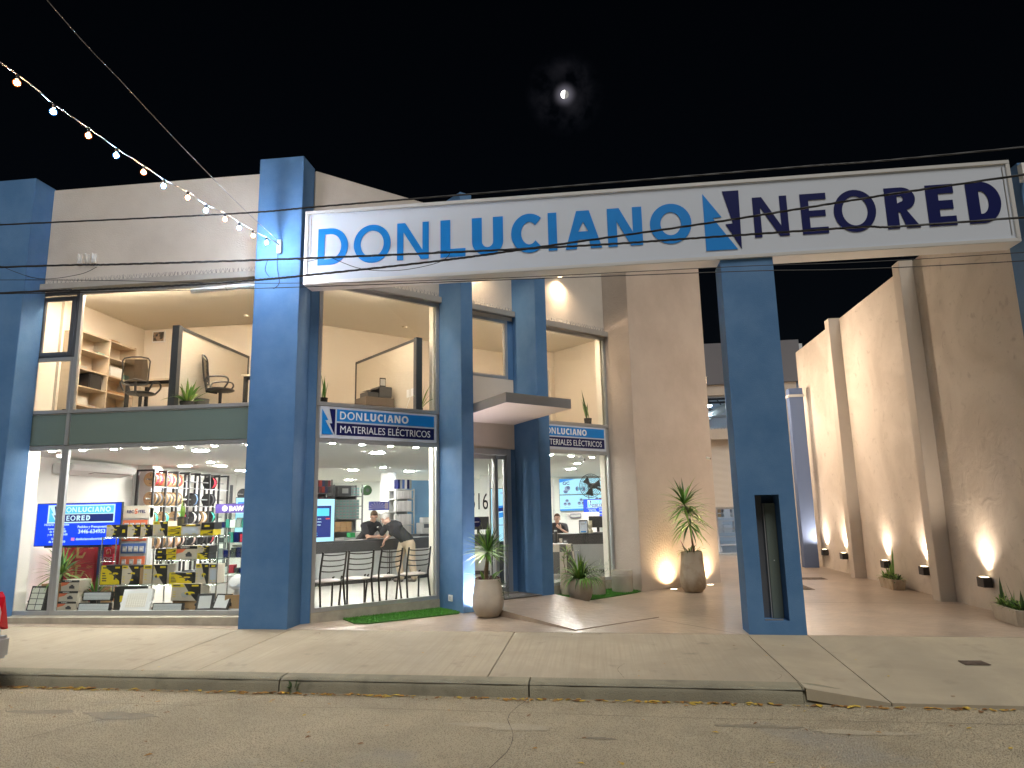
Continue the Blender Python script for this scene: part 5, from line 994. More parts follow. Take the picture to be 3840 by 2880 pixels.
# BAW cabinet
t = thing('glass_cabinet', 'glass display cabinet with a purple BAW header', 'cabinet', (-1.16, 2.2, FL)); m = MB(); hd = mat('purple_header', (.075, .05, .22), .4); m.box((-.30, 0, 1.50), (.30, .35, 1.66), hd); m.build('header', t, False); text('BAW', .12, WHITE, Matrix.Translation((-.04, -.003, 1.535)), t, world=False, offset=.03)
m = MB(); m.cyl((-.12, -.002, 1.58), (-.12, -.006, 1.58), .05, .05, WHITE, 20); m.add([(-.155+.017*i, -.0075, 1.555 if i % 2 else 1.605) for i in range(5)]+[(-.155+.017*i, -.0075, 1.567 if i % 2 else 1.617) for i in range(4, -1, -1)], [(i, i+1, 8-i, 9-i) for i in range(4)], hd); m.build('header_mark', t, False)
m = MB(); [m.box((x, y, .4), (x+.02, y+.02, 1.5), STEEL) for x in (-.30, .28) for y in (0, .33)]; m.box((-.30, 0, 0), (.30, .35, .40), LGREY); m.build('cabinet_body', t, False); MB().box((-.28, .005, .42), (.28, .010, 1.48), GLASS2).build('glass_front', t, False)
m = MB(); r_ = random.Random(2); cs = [DARK, WHITE, REDBOX, NAVY, GREY, mat('teal_item', (.05, .3, .25), .5)]
for z in (.45, .72, .98, 1.24):
    m.box((-.28, .02, z-.012), (.28, .33, z-.004), GLASS2); x = -.26
    while x < .2: w_ = r_.uniform(.05, .12); m.box((x, .08, z), (x+w_, .2, z+r_.uniform(.06, .18)), r_.choice(cs)); x += w_+.02
m.build('cabinet_goods', t, False)
screen('advert_screen', 'tall blue advertising screen behind the purple headed cabinet', (-1.62, 3.6, 1.1), 0, .42, .85, ELB, builder=lambda t, w, h: art(t, w, h, -.004, [(ell(.7, .2, .3, .2), ECY), (rect(.1, .8, .6, .9), EMB)]))
# black reel rack along the left wall
rack = thing('reel_rack', 'tall black rack of cable reels along the left wall', 'rack', (-4.3, 5.9, FL)); m = MB(); ys = [4.4, 4.84, 5.28, 5.72, 6.17, 6.61, 7.05, 7.48]
for y in ys:
    m.box((-4.20, y-.02, FL), (-4.16, y+.02, 2.63), BLACK); m.box((-4.58, y-.02, FL), (-4.54, y+.02, 2.63), BLACK); m.box((-4.54, y-.02, 2.59), (-4.20, y+.02, 2.63), BLACK)
for z in (2.24, 1.82, .9): m.box((-4.19, 4.4, z), (-4.165, 7.48, z+.02), GREY)
m.build('uprights', rack); m = MB(); ROWS = (2.42, 2.0, 1.57, 1.08)
for z in ROWS: m.cyl((-4.32, 4.38, z), (-4.32, 7.5, z), .016, .016, STEEL, 8)
m.build('rod', rack)
KR = mat('kraft_flange', (.46, .30, .16), .8); wires = dict(red=(.62, .02, .04), blue=(.25, .45, .75), green=(.02, .32, .22), pink=(.70, .03, .18), grey=(.5, .48, .46), black=(.03, .03, .035), pale=(.62, .45, .42), white=(.7, .68, .66))
reelp = {}
def reel(y, z, fl, wire, lab, x=-4.32):
    key = (fl, wire)
    if key not in reelp:
        t = thing('cable_reel', lab, 'cable reel', (x, y, z), group='cable reels in the shop'); F_ = KR if fl == 'cardboard' else BLACK
        for yy in (-.065, .058): m = MB(); m.cyl((0, yy, 0), (0, yy+.007, 0), .155, .155, F_, 26); [m.cyl((.09*math.cos(a), yy-.002, .09*math.sin(a)), (.09*math.cos(a), yy+.009, .09*math.sin(a)), .014, .014, DARK, 8) for a in (0, 1.57, 3.14, 4.71)]; m.build('flange', t, False)
        mt = mat('wire_'+wire, wires[wire], .4, bump=(60, .5, .01)); m = MB(); m.cyl((0, -.058, 0), (0, .058, 0), .135, .135, mt, 26, caps=False); m.build('wire_coil', t, False); reelp[key] = t; return t
    t = copy_tree(reelp[key]); t.location = (x, y, z); t['label'] = lab; return t
for row, (z, items) in enumerate(zip(ROWS, ([(4.55, 'cardboard', 'red'), (4.70, 'cardboard', 'red'), (4.98, 'cardboard', 'red'), (5.13, 'cardboard', 'red'), (5.42, 'cardboard', 'red'), (6.86, 'black', 'red')],
        [(4.58, 'cardboard', 'black'), (4.73, 'cardboard', 'black'), (5.0, 'cardboard', 'black'), (5.15, 'cardboard', 'black'), (5.44, 'cardboard', 'black'), (6.12, 'black', 'blue'), (6.84, 'black', 'black')],
        [(4.60, 'cardboard', 'green'), (4.98, 'cardboard', 'green'), (5.48, 'cardboard', 'green'), (5.66, 'black', 'pink'), (6.08, 'black', 'white'), (6.26, 'black', 'white'), (6.50, 'cardboard', 'white'), (6.88, 'black', 'green')],
        [(4.62, 'cardboard', 'black'), (4.80, 'cardboard', 'pale'), (5.0, 'cardboard', 'black'), (5.16, 'cardboard', 'pale'), (5.46, 'cardboard', 'pale'), (5.66, 'black', 'pale'), (6.10, 'black', 'pale'), (6.5, 'black', 'black'), (6.9, 'black', 'red')]))):
    for i, (y, f, w_) in enumerate(items): reel(y, z, f, w_, '%s reel of %s wire, %s from the left on the %s rod of the rack' % (f, w_, ORD[i], ('topmost', 'second', 'third', 'lowest')[row]))
for i, y in enumerate((8.0, 8.45)): reel(y, 2.15, 'black', 'red', ('nearer', 'farther')[i]+' of two black reels of red wire right of the rack', -4.0)
m = MB(); m.box((-4.3, 7.8, FL), (-4.24, 7.86, 2.4), DARK); m.box((-3.8, 7.8, FL), (-3.74, 7.86, 2.4), DARK); m.cyl((-4.0, 7.7, 2.15), (-4.0, 8.75, 2.15), .014, .014, STEEL, 8); m.box((-4.3, 7.7, 1.9), (-3.7, 8.8, 1.93), DARK); tag(m.build('small_rack'), 'small dark rack holding two reels of red wire right of the column', 'rack')
# air conditioner and pipes
t = thing('air_conditioner', 'long white air conditioner hanging under the ceiling on the left wall', 'air conditioner', (-4.55, 3.0, 2.35)); vs = []
pr = [(0, .08), (.08, .05), (.40, .12), (.44, .20), (.40, .25), (0, .25)]
m = MB(); m.add([(x-.16, -.85, z+.03) for x, z in pr]+[(x-.16, .95, z+.03) for x, z in pr], [tuple(range(5, -1, -1)), tuple(range(6, 12))]+[(i, (i+1) % 6, 6+(i+1) % 6, 6+i) for i in range(6)], WHITE); m.build('housing', t, False, bevel=.008); m = MB(); m.add([(.0, -.2, .10), (.20, -.2, .135), (.20, .90, .135), (.0, .90, .10)], [(3, 2, 1, 0)], DARK); m.add([(.02, -.17, .10), (.18, -.17, .127), (.18, .87, .127), (.02, .87, .10)], [(3, 2, 1, 0)], WHITE); m.build('outlet', t, False)
m = MB()
for k in range(5): m.cyl((-4.62, 4.36+k*.045, FL), (-4.62, 4.36+k*.045, 2.6), .014, .014, LGREY, 6)
tag(m.build('conduit_pipes'), 'row of grey vertical conduits on the left wall before the column', 'pipes')
for nm, p, lab in (('dome_camera', (-3.55, .98, 2.62), 'white camera in the upper left corner of the left window'), ('dome_camera', D(6.25, -.45, 2.62), 'white camera in the upper right corner of the right hand window')):
    t = thing(nm, lab, 'camera', p, group='indoor cameras'); m = MB(); m.cyl((0, 0, .1), (0, 0, .04), .02, .02, WHITE, 10); m.cyl((-.06, -.02, .03), (.06, -.05, 0), .03, .035, WHITE, 12); m.build('housing', t, False, smooth=True); m = MB(); m.cyl((.06, -.05, 0), (.065, -.052, -.001), .028, .028, BLACK, 12); m.build('lens', t, False)

# ------------------------------------------------------------------ counter, waiting chairs, shelves behind the counter
ct = thing('service_counter', 'long dark topped counter running along the shop behind the chairs', 'counter', D(3, -3.6, FL))
def seg(a, b, nm, z0, z1, d0, d1, m_):      # a box between two plan points, from d0 to d1 behind the front line
    a, b = Vector((*a, 0)), Vector((*b, 0)); u = (b-a).normalized(); n_ = Vector((-u.y, u.x, 0)); q = [a+n_*d0, b+n_*d0, b+n_*d1, a+n_*d1]
    m = MB(); m.prism([(p.x, p.y) for p in q], z0, z1, m_); return m.build(nm, ct, bevel=.003)
c0 = tuple(D(.2, -3.5)[:2]); c1 = (2.09, 6.5); c2 = (6.6, 6.5)
for a, b in ((c0, c1), (c1, c2)):
    seg(a, b, 'counter_top', 1.0, 1.035, 0, .62, COUNT); seg(a, b, 'front_band', .80, .999, .004, .05, COUNT); seg(a, b, 'counter_body', .24, .799, .012, .06, COUNTB); seg(a, b, 'kick_board', FL, .239, .05, .08, BLACK)
for s_ in (3.28, 3.33, 3.38): MB().cyl(D(s_, -3.49, FL), D(s_, -3.49, .8), .012, .012, CHROME if s_ != 3.33 else BLACK, 8).build('chrome_strip', ct)
m = MB(); [m.box((x, 6.485, .24), (x+.012, 6.49, .80), STEEL) for x in (4.9, 4.95)]; m.build('chrome_strip', ct)
CB_ = mat('chair_tube', (.025, .022, .02), .3, .5); CS = mat('chair_seat', (.34, .29, .26), .3)
def chair(lab):
    t = thing('waiting_chair', lab, 'chair', (0, 0, FL), group='waiting chairs inside the window')
    for sx in (-1, 1):
        m = MB(); m.tube(smooth_pts([(sx*.19, .21, 0), (sx*.175, .16, .42), (sx*.18, .13, .47)], 3), .014, CB_, 6); m.build('leg', t, False, smooth=True)
        m = MB(); m.tube(smooth_pts([(sx*.19, -.24, 0), (sx*.18, -.17, .43), (sx*.185, -.20, .62), (sx*.18, -.26, .90)], 4), .014, CB_, 6); m.build('leg', t, False, smooth=True)
    m = MB(); m.tube([(-.18, .14, .415), (.18, .14, .415)], .009, CB_, 6); m.tube([(-.18, -.17, .415), (.18, -.17, .415)], .009, CB_, 6); [m.tube([(s_*.18, -.17, .415), (s_*.178, .16, .415)], .009, CB_, 6) for s_ in (-1, 1)]; m.build('seat_frame', t, False)
    m = MB(); m.ball((0, 0, .435), 1, CS, 20, (.205, .20, .030)); m.build('seat', t, False, smooth=True); m = MB()
    for k in range(4): z = .60+k*.085; y = -.195-(z-.62)*.22; m.tube(smooth_pts([(-.182, y, z+.005), (-.08, y-.035, z-.01), (.08, y-.035, z-.01), (.182, y, z+.005)], 4), .010, CB_, 6)
    m.build('backrest', t, False, smooth=True); return t
ch0 = None
for i, (s_, dr, o_) in enumerate(((.52, 4, -.30), (1.03, -8, -.32), (1.50, 6, -.30), (2.06, -4, -.30))):
    lab = 'black tube chair with its back to the window, %s from the left in the row' % ORD[i]
    if ch0 is None: ch0 = c = chair(lab)
    else: c = copy_tree(ch0); c['label'] = lab
    c.location = D(s_, o_, FL); c.rotation_euler = (0, 0, R(45+dr)); c.scale = (1.10, 1.0, .97)
def shelf_unit(name, lab, s0, s1, off, zs, ztop, m_, dep=.4, cat='shelf'):
    t = thing(name, lab, cat, D((s0+s1)/2, off, FL)); m = MB()
    for s_ in (s0, s1-.03): 
        for y in (0, dep-.03): m.box((s_, -off+y, FL), (s_+.03, -off+y+.03, ztop), m_, DT)
    m.build('uprights', t); m = MB()
    for z in zs: m.box((s0+.002, -off+.002, z-.02), (s1-.002, -off+dep-.002, z), m_, DT)
    m.build('shelf_boards', t); m = MB(); m.box((s0, -off+dep, FL+.3), (s1, -off+dep+.01, ztop), m_, DT); m.build('back_panel', t); return t
SHG = mat('shelf_grey', (.16, .165, .17), .5)
shelf_unit('storage_shelf', 'dark shelf of red and dark packages at the left behind the counter', 2.42, 3.04, -5.9, (1.0, 1.4, 1.75, 2.1), 2.42, SHG)
shelf_unit('storage_shelf', 'dark shelf of small grey boxes behind the younger man', 3.07, 3.86, -5.9, (1.16, 1.46, 1.78, 2.02), 2.30, SHG)
shelf_unit('storage_shelf', 'pale shelf packed with white binders right of the column', 4.78, 5.34, -5.9, (.98, 1.28, 1.62, 1.95, 2.18), 2.2, LGREY)
def goods(s0, s1, off, z, w, h, m_, lab, grp, nm='small_box', rows=1, wv=0, colors=None, gap=.004, front=None):
    n = int((s1-s0)/w); proto = {}
    for r in range(rows):
        for i in range(n):
            mm_ = (colors or [m_])[(i*7+r*3) % len(colors or [m_])]; hh = h; k = (mm_.name,)
            p = D(s0+w*(i+.5), off, z+r*(h+.002))
            if k not in proto:
                t = thing(nm, '', 'box', p, R(45), grp); MB().box((-w/2+gap, 0, 0), (w/2-gap, .2, hh-.002), mm_).build('carton_body', t, False)
                if front: MB().box((-w*.3, -.002, hh*.35), (w*.3, -.0005, hh*.62), front).build('print', t, False)
                proto[k] = t
            else: t = copy_tree(proto[k]); t.location = p
            rowname = '' if rows == 1 else (', %s row up' % ORD[r]); t['label'] = '%s, %s from the left%s' % (lab, ORD[i] if i < 16 else 'next', rowname)
GB = mat('grey_box', (.23, .26, .26), .5); TEAL = mat('teal_print', (.10, .30, .27), .5)
goods(3.12, 3.84, -5.88, 1.782, .09, .075, GB, 'small grey box below the dark cases', 'small grey boxes on the storage shelf', rows=2, front=TEAL)
goods(3.12, 3.84, -5.88, 1.462, .09, .075, GB, 'small grey box on the middle shelf', 'small grey boxes on the storage shelf', rows=4, front=TEAL, nm='grey_box')
goods(3.12, 3.56, -5.88, 1.162, .145, .12, CARD, 'brown carton on the low shelf', 'brown cartons on the storage shelf', rows=2, nm='carton')
goods(3.48, 3.84, -5.88, 2.022, .09, .07, GB, 'small grey box on the top shelf', 'small grey boxes on the storage shelf', rows=3, front=TEAL, nm='grey_box')
m = MB(); m.box((3.10, 5.70, 2.022), (3.44, 5.88, 2.26), DARK, DT); m.box((3.20, 5.695, 2.08), (3.36, 5.70, 2.2), GREY, DT); tag(m.build('equipment_case'), 'large dark case on top of the grey box shelf', 'case')
RB = [mat('box_red', (.36, .05, .04), .5), mat('box_dark_red', (.18, .04, .05), .5), DARK, mat('box_navy', (.04, .05, .12), .5)]
goods(2.46, 3.02, -5.88, 2.102, .075, .15, None, 'package on the top left shelf', 'packages on the left storage shelf', colors=RB, rows=2, nm='package')
goods(2.46, 3.02, -5.88, 1.752, .075, .24, None, 'dark package on the second shelf down at left', 'packages on the left storage shelf', colors=RB[1:], nm='package')
goods(2.46, 3.02, -5.88, 1.402, .14, .22, None, 'dark package on the third shelf down at left', 'packages on the left storage shelf', colors=RB[2:], nm='package')
BW_ = mat('binder_white', (.66, .64, .64), .6)
for z, nmz in ((.982, 'lowest'), (1.282, 'second lowest'), (1.622, 'third'), (1.952, 'fourth')): goods(4.82, 5.31, -5.88, z, .07, .20 if z > 1.9 else .27, None, 'white binder on the %s shelf by the column' % nmz, 'white binders on the shelf by the column', colors=[BW_, mat('binder_pale', (.60, .58, .58), .6)], nm='binder')
goods(4.82, 5.31, -5.88, 2.202, .07, .24, None, 'blue or white folder standing on top of the binder shelf', 'folders on top of the shelf', colors=[NAVY, BW_, mat('folder_blue', (.06, .12, .35), .5), GREY], nm='folder')
goods(3.20, 3.72, -5.2, 1.037, .13, .11, None, 'green and white carton on the rear bench', 'green and white cartons on the bench', colors=[mat('green_box', (.04, .35, .12), .5), LGREY, LGREY], nm='carton')
bx('rear_bench', None, (3.0, 5.1, FL), (4.3, 5.6, 1.035), GREY, DT); o = bpy.data.objects['rear_bench']; tag(o, 'grey work bench behind the counter under the shelves', 'bench')
t = thing('poster_box', 'box printed with a blue starburst picture left of the column', 'box', D(4.03, -5.3, 1.66), R(45)); MB().box((-.24, 0, 0), (.24, .15, .21), mat('poster_blue', (.12, .14, .55), .4)).build('carton_body', t, False); m = MB()
for i in range(9): a = R(20*i+10); m.add([(-.08, -.002, .03), (-.08+.24*math.cos(a), -.002, .03+.17*math.sin(a)), (-.08+.24*math.cos(a+.12), -.002, .03+.17*math.sin(a+.12))], [(0, 1, 2)], mat('poster_white', (.55, .55, .8), .5))
m.box((.12, -.003, .03), (.21, -.001, .18), mat('poster_pink', (.6, .5, .62), .5)); m.build('print', t, False)
m = MB(); r_ = random.Random(5)
for i in range(3):
    for k in range(3): m.ball(D(3.90+i*.14, -5.35, 1.10+k*.19), 1, mat('white_bag', (.66, .62, .52), .7, bump=(18, .9, .03)), 14, (.085, .11, .10))
tag(m.build('wrapped_bags', smooth=True), 'stack of cream coloured wrapped bags beside the column', 'bags')
m = MB()
for i in range(5): p = D(3.72+i*.035, -5.0+.02*(i % 2), 1.036); m.cyl(p, p+Vector((.02*i, 0, .44-.04*(i % 3))), .018, .018, GREY, 8)
tag(m.build('grey_tubes'), 'upright grey tubes standing on the bench', 'tubes')
t = thing('hose_reel', 'green hose reel high on the wall left of the column', 'reel', D(4.22, -6.4, 2.18), R(45)); m = MB(); m.cyl((0, 0, 0), (0, .12, 0), .13, .13, mat('hose_green', (.02, .06, .02), .4), 22); m.build('hose', t, False); m = MB(); m.cyl((0, -.01, 0), (0, -.003, 0), .05, .05, DARK, 14); m.build('hub', t, False)
t = thing('printer', 'white printer on the desk before the blue partition', 'printer', D(5.52, -5.5, 1.037), R(45)); m = MB(); m.box((-.19, 0, 0), (.19, .3, .28), LGREY); m.box((-.15, .02, .28), (.15, .2, .42), WHITE); m.build('printer_body', t, False, bevel=.01); m = MB(); m.prism([(-.13, -.002), (.13, -.002), (.13, .0), (-.13, .0)], .15, .25, DARK); m.build('paper_slot', t, False)
bx('printer_desk', None, (5.2, 5.4, FL), (6.2, 6.0, 1.035), COUNT, DT); tag(bpy.data.objects['printer_desk'], 'dark desk under the white printer', 'desk')
# upright advertising kiosk on the counter (left) and behind the door
def prices(t, w, h):
    m = MB(); m.box((-w*.5, -.005, .10*h), (w*.40, -.004, .84*h), EDB); m.box((-w*.48, -.006, .60*h), (w*.34, -.005, .78*h), ECY); m.build('panels', t, False)
    for s_, x, z, c in (('ALTA', .0, .52, EWT), ('NORMAL', -.06, .45, EWT), ('BAJA', .0, .38, EWT), ('Punta', -.46, .52, EWT), ('Valle', -.46, .45, EWT), ('Resto', -.46, .38, EWT), ('nivel de tension', -.40, .29, ECY), ('en normativa', -.30, .245, ECY), ('2024-03-02', -.20, .19, ECY), ('Puede filtrar', -.2, .145, ECY)): text(s_, .036*h, c, Matrix.Translation((x*w, -.007, z*h)), t, world=False, offset=.02, ext=.0005)
    m = MB(); m.box((.24*w, -.008, .52*h), (.36*w, -.007, .55*h), emat('red_dot', (.8, .08, .06), .9)); m.build('marks', t, False)
screen('kiosk_screen', 'tall bright blue kiosk screen with price lines at the left end of the counter', D(1.70, -3.55, 1.04), R(45), .72, .86, ELB, builder=prices)
def kiosk2(t, w, h):
    text('CCO', .05, EDB, Matrix.Translation((-.02, -.005, h*.90)), t, world=False, ext=.0005); art(t, w, h, -.004, [([(.10, .42), (.62, .50), (.62, .68), (.10, .66)], EMB), ([(.16, .45), (.56, .52), (.56, .64), (.16, .62)], EDB), ([(.32, .42), (.80, .46), (.80, .58), (.32, .56)], EWT), ([(.37, .44), (.75, .48), (.75, .56), (.37, .54)], EMB), (ell(.80, .52, .10, .07), emat('hand_picture', (.55, .35, .25), .7)), (rect(.15, .30, .75, .312), EGR)])
t = screen('kiosk_screen', 'standing black framed kiosk with pale blue advert behind the glass door', (3.42, 4.5, .98), R(16), .46, 1.05, ELB, builder=kiosk2)
bx('pedestal', t, (-.24, .01, -.83), (.24, .10, -.015), BLACK, world=False, bevel=.01)
def monitor(lab, loc, rz, w=.5, h=.30, tilt=0):
    t = thing('computer_monitor', lab, 'monitor', loc, rz, group='computer monitors in the shop'); m = MB(); m.box((-w/2, 0, .12), (w/2, .03, .12+h), BLACK); m.build('casing', t, False, bevel=.006); m = MB(); m.box((-.03, .03, .02), (.03, .05, .3), BLACK); m.box((-.11, -.06, 0), (.11, .10, .012), BLACK); m.build('stand', t, False); return t
monitor('black monitor standing on the counter behind the glass door', (2.55, 6.75, 1.037), R(15)); monitor('black monitor seen from behind at the right end of the counter', (5.35, 6.78, 1.037), R(-8), .42, .26); monitor('black monitor on the printer desk before the blue partition', D(5.95, -5.6, 1.037), R(40))
# wall of four screens, second information screen
gcw = thing('video_wall', 'wall of four large pale blue screens showing pipe fittings', 'screen', (5.06, 15.25, 1.5)); GX = [4.03, 5.07, 6.11]; GZ = [1.51, 2.085, 2.66]
GRD = emat('fitting_dark', (.10, .16, .34), .7); GRM = emat('fitting_mid', (.30, .42, .62), .8)
def fitting(m, x, z, s_, kind):
    if kind == 0: els = [(-.03, -.05, .07, .05, GRM), (.02, .03, .08, .07, GRM), (.045, .055, .05, .045, GRD), (-.03, -.07, .05, .03, GRD)]
    elif kind == 1: els = [(-.08, 0, .05, .07, GRM), (.09, -.01, .055, .07, GRM), (0, .0, .08, .04, emat('fitting_teal', (.15, .5, .7), .8)), (-.10, 0, .03, .05, GRD), (.11, -.01, .03, .05, GRD)]
    else: els = [(0, .06, .05, .045, GRM), (-.055, -.03, .05, .045, GRM), (.055, -.03, .05, .045, GRM), (0, .075, .035, .02, GRD), (-.055, -.01, .035, .02, GRD), (.055, -.01, .035, .02, GRD)]
    for i, (dx, dz, a, b, c) in enumerate(els): m.add([(x+dx*s_+a*s_*math.cos(q*.4189), 15.205-i*.0006, z+dz*s_+b*s_*math.sin(q*.4189)) for q in range(15)], [tuple(range(15))], c)
    m.box((x-.09*s_, 15.204, z-.125*s_), (x+.09*s_, 15.206, z-.118*s_), GRD)
for i in range(2):
    for j in range(2):
        o = bx('casing', gcw, (GX[i]+.004, 15.22, GZ[j]+.004), (GX[i+1]-.004, 15.3, GZ[j+1]-.004), BLACK); bx('display', o, (GX[i]+.014, 15.212, GZ[j]+.014), (GX[i+1]-.014, 15.219, GZ[j+1]-.014), ELB)
m = MB(); m.add([(4.05, 15.209, 2.64), (4.62, 15.209, 2.64), (4.05, 15.209, 2.52)], [(0, 2, 1)], EMB); m.add([(4.05, 15.209, 1.53), (5.05, 15.209, 1.53), (5.05, 15.209, 1.60), (4.05, 15.209, 1.585)], [(0, 1, 2, 3)], EMB); m.add([(5.09, 15.209, 1.53), (6.09, 15.209, 1.53), (6.09, 15.209, 1.58), (5.09, 15.209, 1.60)], [(0, 1, 2, 3)], EMB)
for x, z, k in ((4.30, 2.27, 0), (4.78, 2.29, 1), (4.30, 1.80, 2), (4.80, 1.82, 2), (5.35, 1.85, 2)): fitting(m, x, z, 1.25, k)
m.build('screen_pictures', gcw); text('GC', .15, EDB, Matrix.Translation((4.16, 15.206, 2.44)) @ Matrix.Shear('XZ', 4, (.2, 0)) if False else Matrix.Translation((4.16, 15.206, 2.44)), gcw, width=.24, offset=.02, ext=.0005)
m = MB(); m.box((5.42, 15.18, 1.62), (5.62, 15.2, 1.95), mat('poster_maroon', (.25, .04, .05), .5)); m.box((5.46, 15.16, 1.35), (5.60, 15.18, 1.58), mat('poster_brown', (.25, .12, .08), .5)); tag(m.build('hanging_packs'), 'dark red packs hanging in front of the right hand screens', 'packs')
screen('information_screen', 'blue screen with the shop logo partly hidden at the right of the long counter', (5.40, 11.6, 1.36), 0, .90, .50, EB, builder=shopinfo)
# fan
t = thing('wall_fan', 'large black wall fan at the top right of the right hand window', 'fan', (5.24, 7.2, 2.13), R(-20)); m = MB()
for r0_ in (.28, .24, .20, .16, .12, .08): m.tube([(r0_*math.cos(R(12*i)), -.09+.25*(r0_-.08)**1.5, r0_*math.sin(R(12*i))) for i in range(31)], .0045 if r0_ < .28 else .008, BLACK, 4)
for k in range(28): a = R(360*k/28); m.tube([(.05*math.cos(a), -.10, .05*math.sin(a)), (.28*math.cos(a), -.06, .28*math.sin(a)), (.10*math.cos(a), .08, .10*math.sin(a))], .002, BLACK, 3)
m.build('cage', t, False); m = MB(); m.cyl((0, -.07, 0), (0, .18, 0), .06, .07, BLACK, 16); m.cyl((0, .15, 0), (.30, .30, -.20), .03, .03, DARK, 10); m.build('motor', t, False)
for k in range(3):
    m = MB(); a = R(120*k+20); m.add([(.05*math.cos(a-.4), -.02, .05*math.sin(a-.4)), (.24*math.cos(a-.5), -.03, .24*math.sin(a-.5)), (.25*math.cos(a+.3), .01, .25*math.sin(a+.3)), (.05*math.cos(a+.5), .02, .05*math.sin(a+.5))], [(0, 1, 2, 3)], DARK); o = m.build('blade', t, False); q = o.modifiers.new('s', 'SOLIDIFY'); q.thickness = .004
# things on the counter and the mate table
t = thing('notice_frame', 'black framed notice standing on the long counter', 'frame', (5.02, 6.58, 1.037), R(-6)); m = MB(); m.box((-.10, 0, 0), (.10, .02, .30), BLACK); m.build('frame', t, False); art(t, .17, .27, -.002, [(rect(0, .05, 1, 1), SIGNW), (rect(.15, .80, .85, .84), GREY), (rect(.2, .72, .7, .75), GREY), (rect(.15, .10, .85, .2), CYAN), (ell(.8, .92, .06, .04), CYAN)]); 
m = MB(); m.lathe([(.06, 0), (.065, .05), (.03, .10), (.05, .14), (.05, .2), (.01, .24)], mat('ivory', (.62, .55, .40), .5), c=(5.17, 6.65, 1.037), n=14); m.box((5.14, 6.62, 1.24), (5.22, 6.66, 1.32), MATS['ivory']); tag(m.build('figurine'), 'small ivory figurine beside the framed notice on the counter', 'figurine')
m = MB(); m.box((4.64, 9.0, 1.36), (4.92, 9.03, 1.47), NAVY); m.box((4.65, 8.995, 1.375), (4.91, 8.999, 1.45), LGREY); tag(m.build('name_plate'), 'small blue edged plate on the wall behind the seated man', 'plate')
bx('rear_partition', None, (4.55, 9.04, FL), (5.40, 9.12, 1.50), WHITEW); tag(bpy.data.objects['rear_partition'], 'low white partition behind the long counter', 'partition')
TX, TY = 4.52, 5.70
t = thing('side_table', 'small round table under a checked grey and beige cloth inside the right hand window', 'table', (TX, TY, FL)); n = 48; vs = []; fs = []; c1_ = mat('cloth_dark', (.10, .095, .09), .9); c2_ = mat('cloth_pale', (.48, .41, .34), .9)
for j, (r0_, z_) in enumerate(((.005, .70), (.26, .70), (.275, .69), (.29, .55), (.31, .35), (.32, .10))):
    for i in range(n): a = 2*math.pi*i/n; k = (1+.10*math.sin(8*a)*max(0, j-2)/3); vs.append((r0_*k*math.cos(a), r0_*k*math.sin(a), z_))
m = MB(); fd = []; fp = []
for j in range(5):
    for i in range(n): f = (j*n+i, j*n+(i+1) % n, (j+1)*n+(i+1) % n, (j+1)*n+i); (fd if (i//4+(j > 2)) % 2 else fp).append(f)
m.add(vs, fd, c1_); m.add(vs, fp, c2_); m.build('tablecloth', t, False, smooth=True); m = MB(); m.cyl((0, 0, 0), (0, 0, .69), .03, .03, STEEL, 8); m.build('leg', t, False)
m = MB(); m.lathe([(.17, .705), (.19, .712), (.18, .718), (.01, .716)], WHITE, c=(TX-.01, TY-.02, FL), n=28); tag(m.build('tray', smooth=True), 'white round tray on the small cloth covered table', 'tray')
def small(nm, lab, prof, m_, dx, dy, cat): m = MB(); m.lathe(prof, m_, c=(TX+dx, TY+dy, FL+.719), n=18); return tag(m.build(nm, smooth=True), lab, cat)
t = thing('thermos', 'tall black thermos flask standing on the tray', 'thermos', (TX-.09, TY-.02, FL+.719)); m = MB(); m.lathe([(.040, 0), (.042, .01), (.042, .23), (.034, .25)], BLACK, n=18); m.build('flask_body', t, False, smooth=True); m = MB(); m.lathe([(.034, .25), (.034, .275), (.028, .28)], WHITE, n=18); m.tube([(-.025, 0, .28), (-.02, 0, .31), (.02, 0, .31), (.025, 0, .28)], .005, BLACK, 5); m.build('lid', t, False)
small('patterned_cup', 'pale patterned cup beside the thermos on the tray', [(.03, 0), (.036, .10), (.030, .10), (.02, .03)], mat('cup_pattern', (.6, .55, .48), .5, noise=(60, .5, .55), col2=(.2, .12, .08)), .02, -.03, 'cup'); m = MB(); m.box((TX+.07, TY-.06, FL+.719), (TX+.16, TY+.0, FL+.80), DARK); m.box((TX+.085, TY-.062, FL+.735), (TX+.145, TY-.0605, FL+.775), LGREY); tag(m.build('small_tin'), 'small black tin with a pale label on the tray', 'tin')
t = thing('green_banner', 'leaning roll of green and blue plastic sheeting behind the seated man', 'roll', (3.98, 9.6, FL)); m = MB(); m.cyl((0, 0, 0), (-.14, 0, 2.3), .09, .05, mat('green_film', (.05, .35, .16), .3), 12); m.build('roll', t, False, smooth=True)
t = thing('white_rack', 'white wire rack left of the wall of screens', 'rack', (3.55, 13.5, FL)); m = MB(); [m.box((x, y, 0), (x+.03, y+.03, 2.45), WHITE) for x in (-.2, .35) for y in (0, .4)]; [m.box((-.2, 0, z), (.38, .43, z+.02), WHITE) for z in (.6, 1.0, 1.4, 1.8, 2.2)]; m.build('frame', t, False)

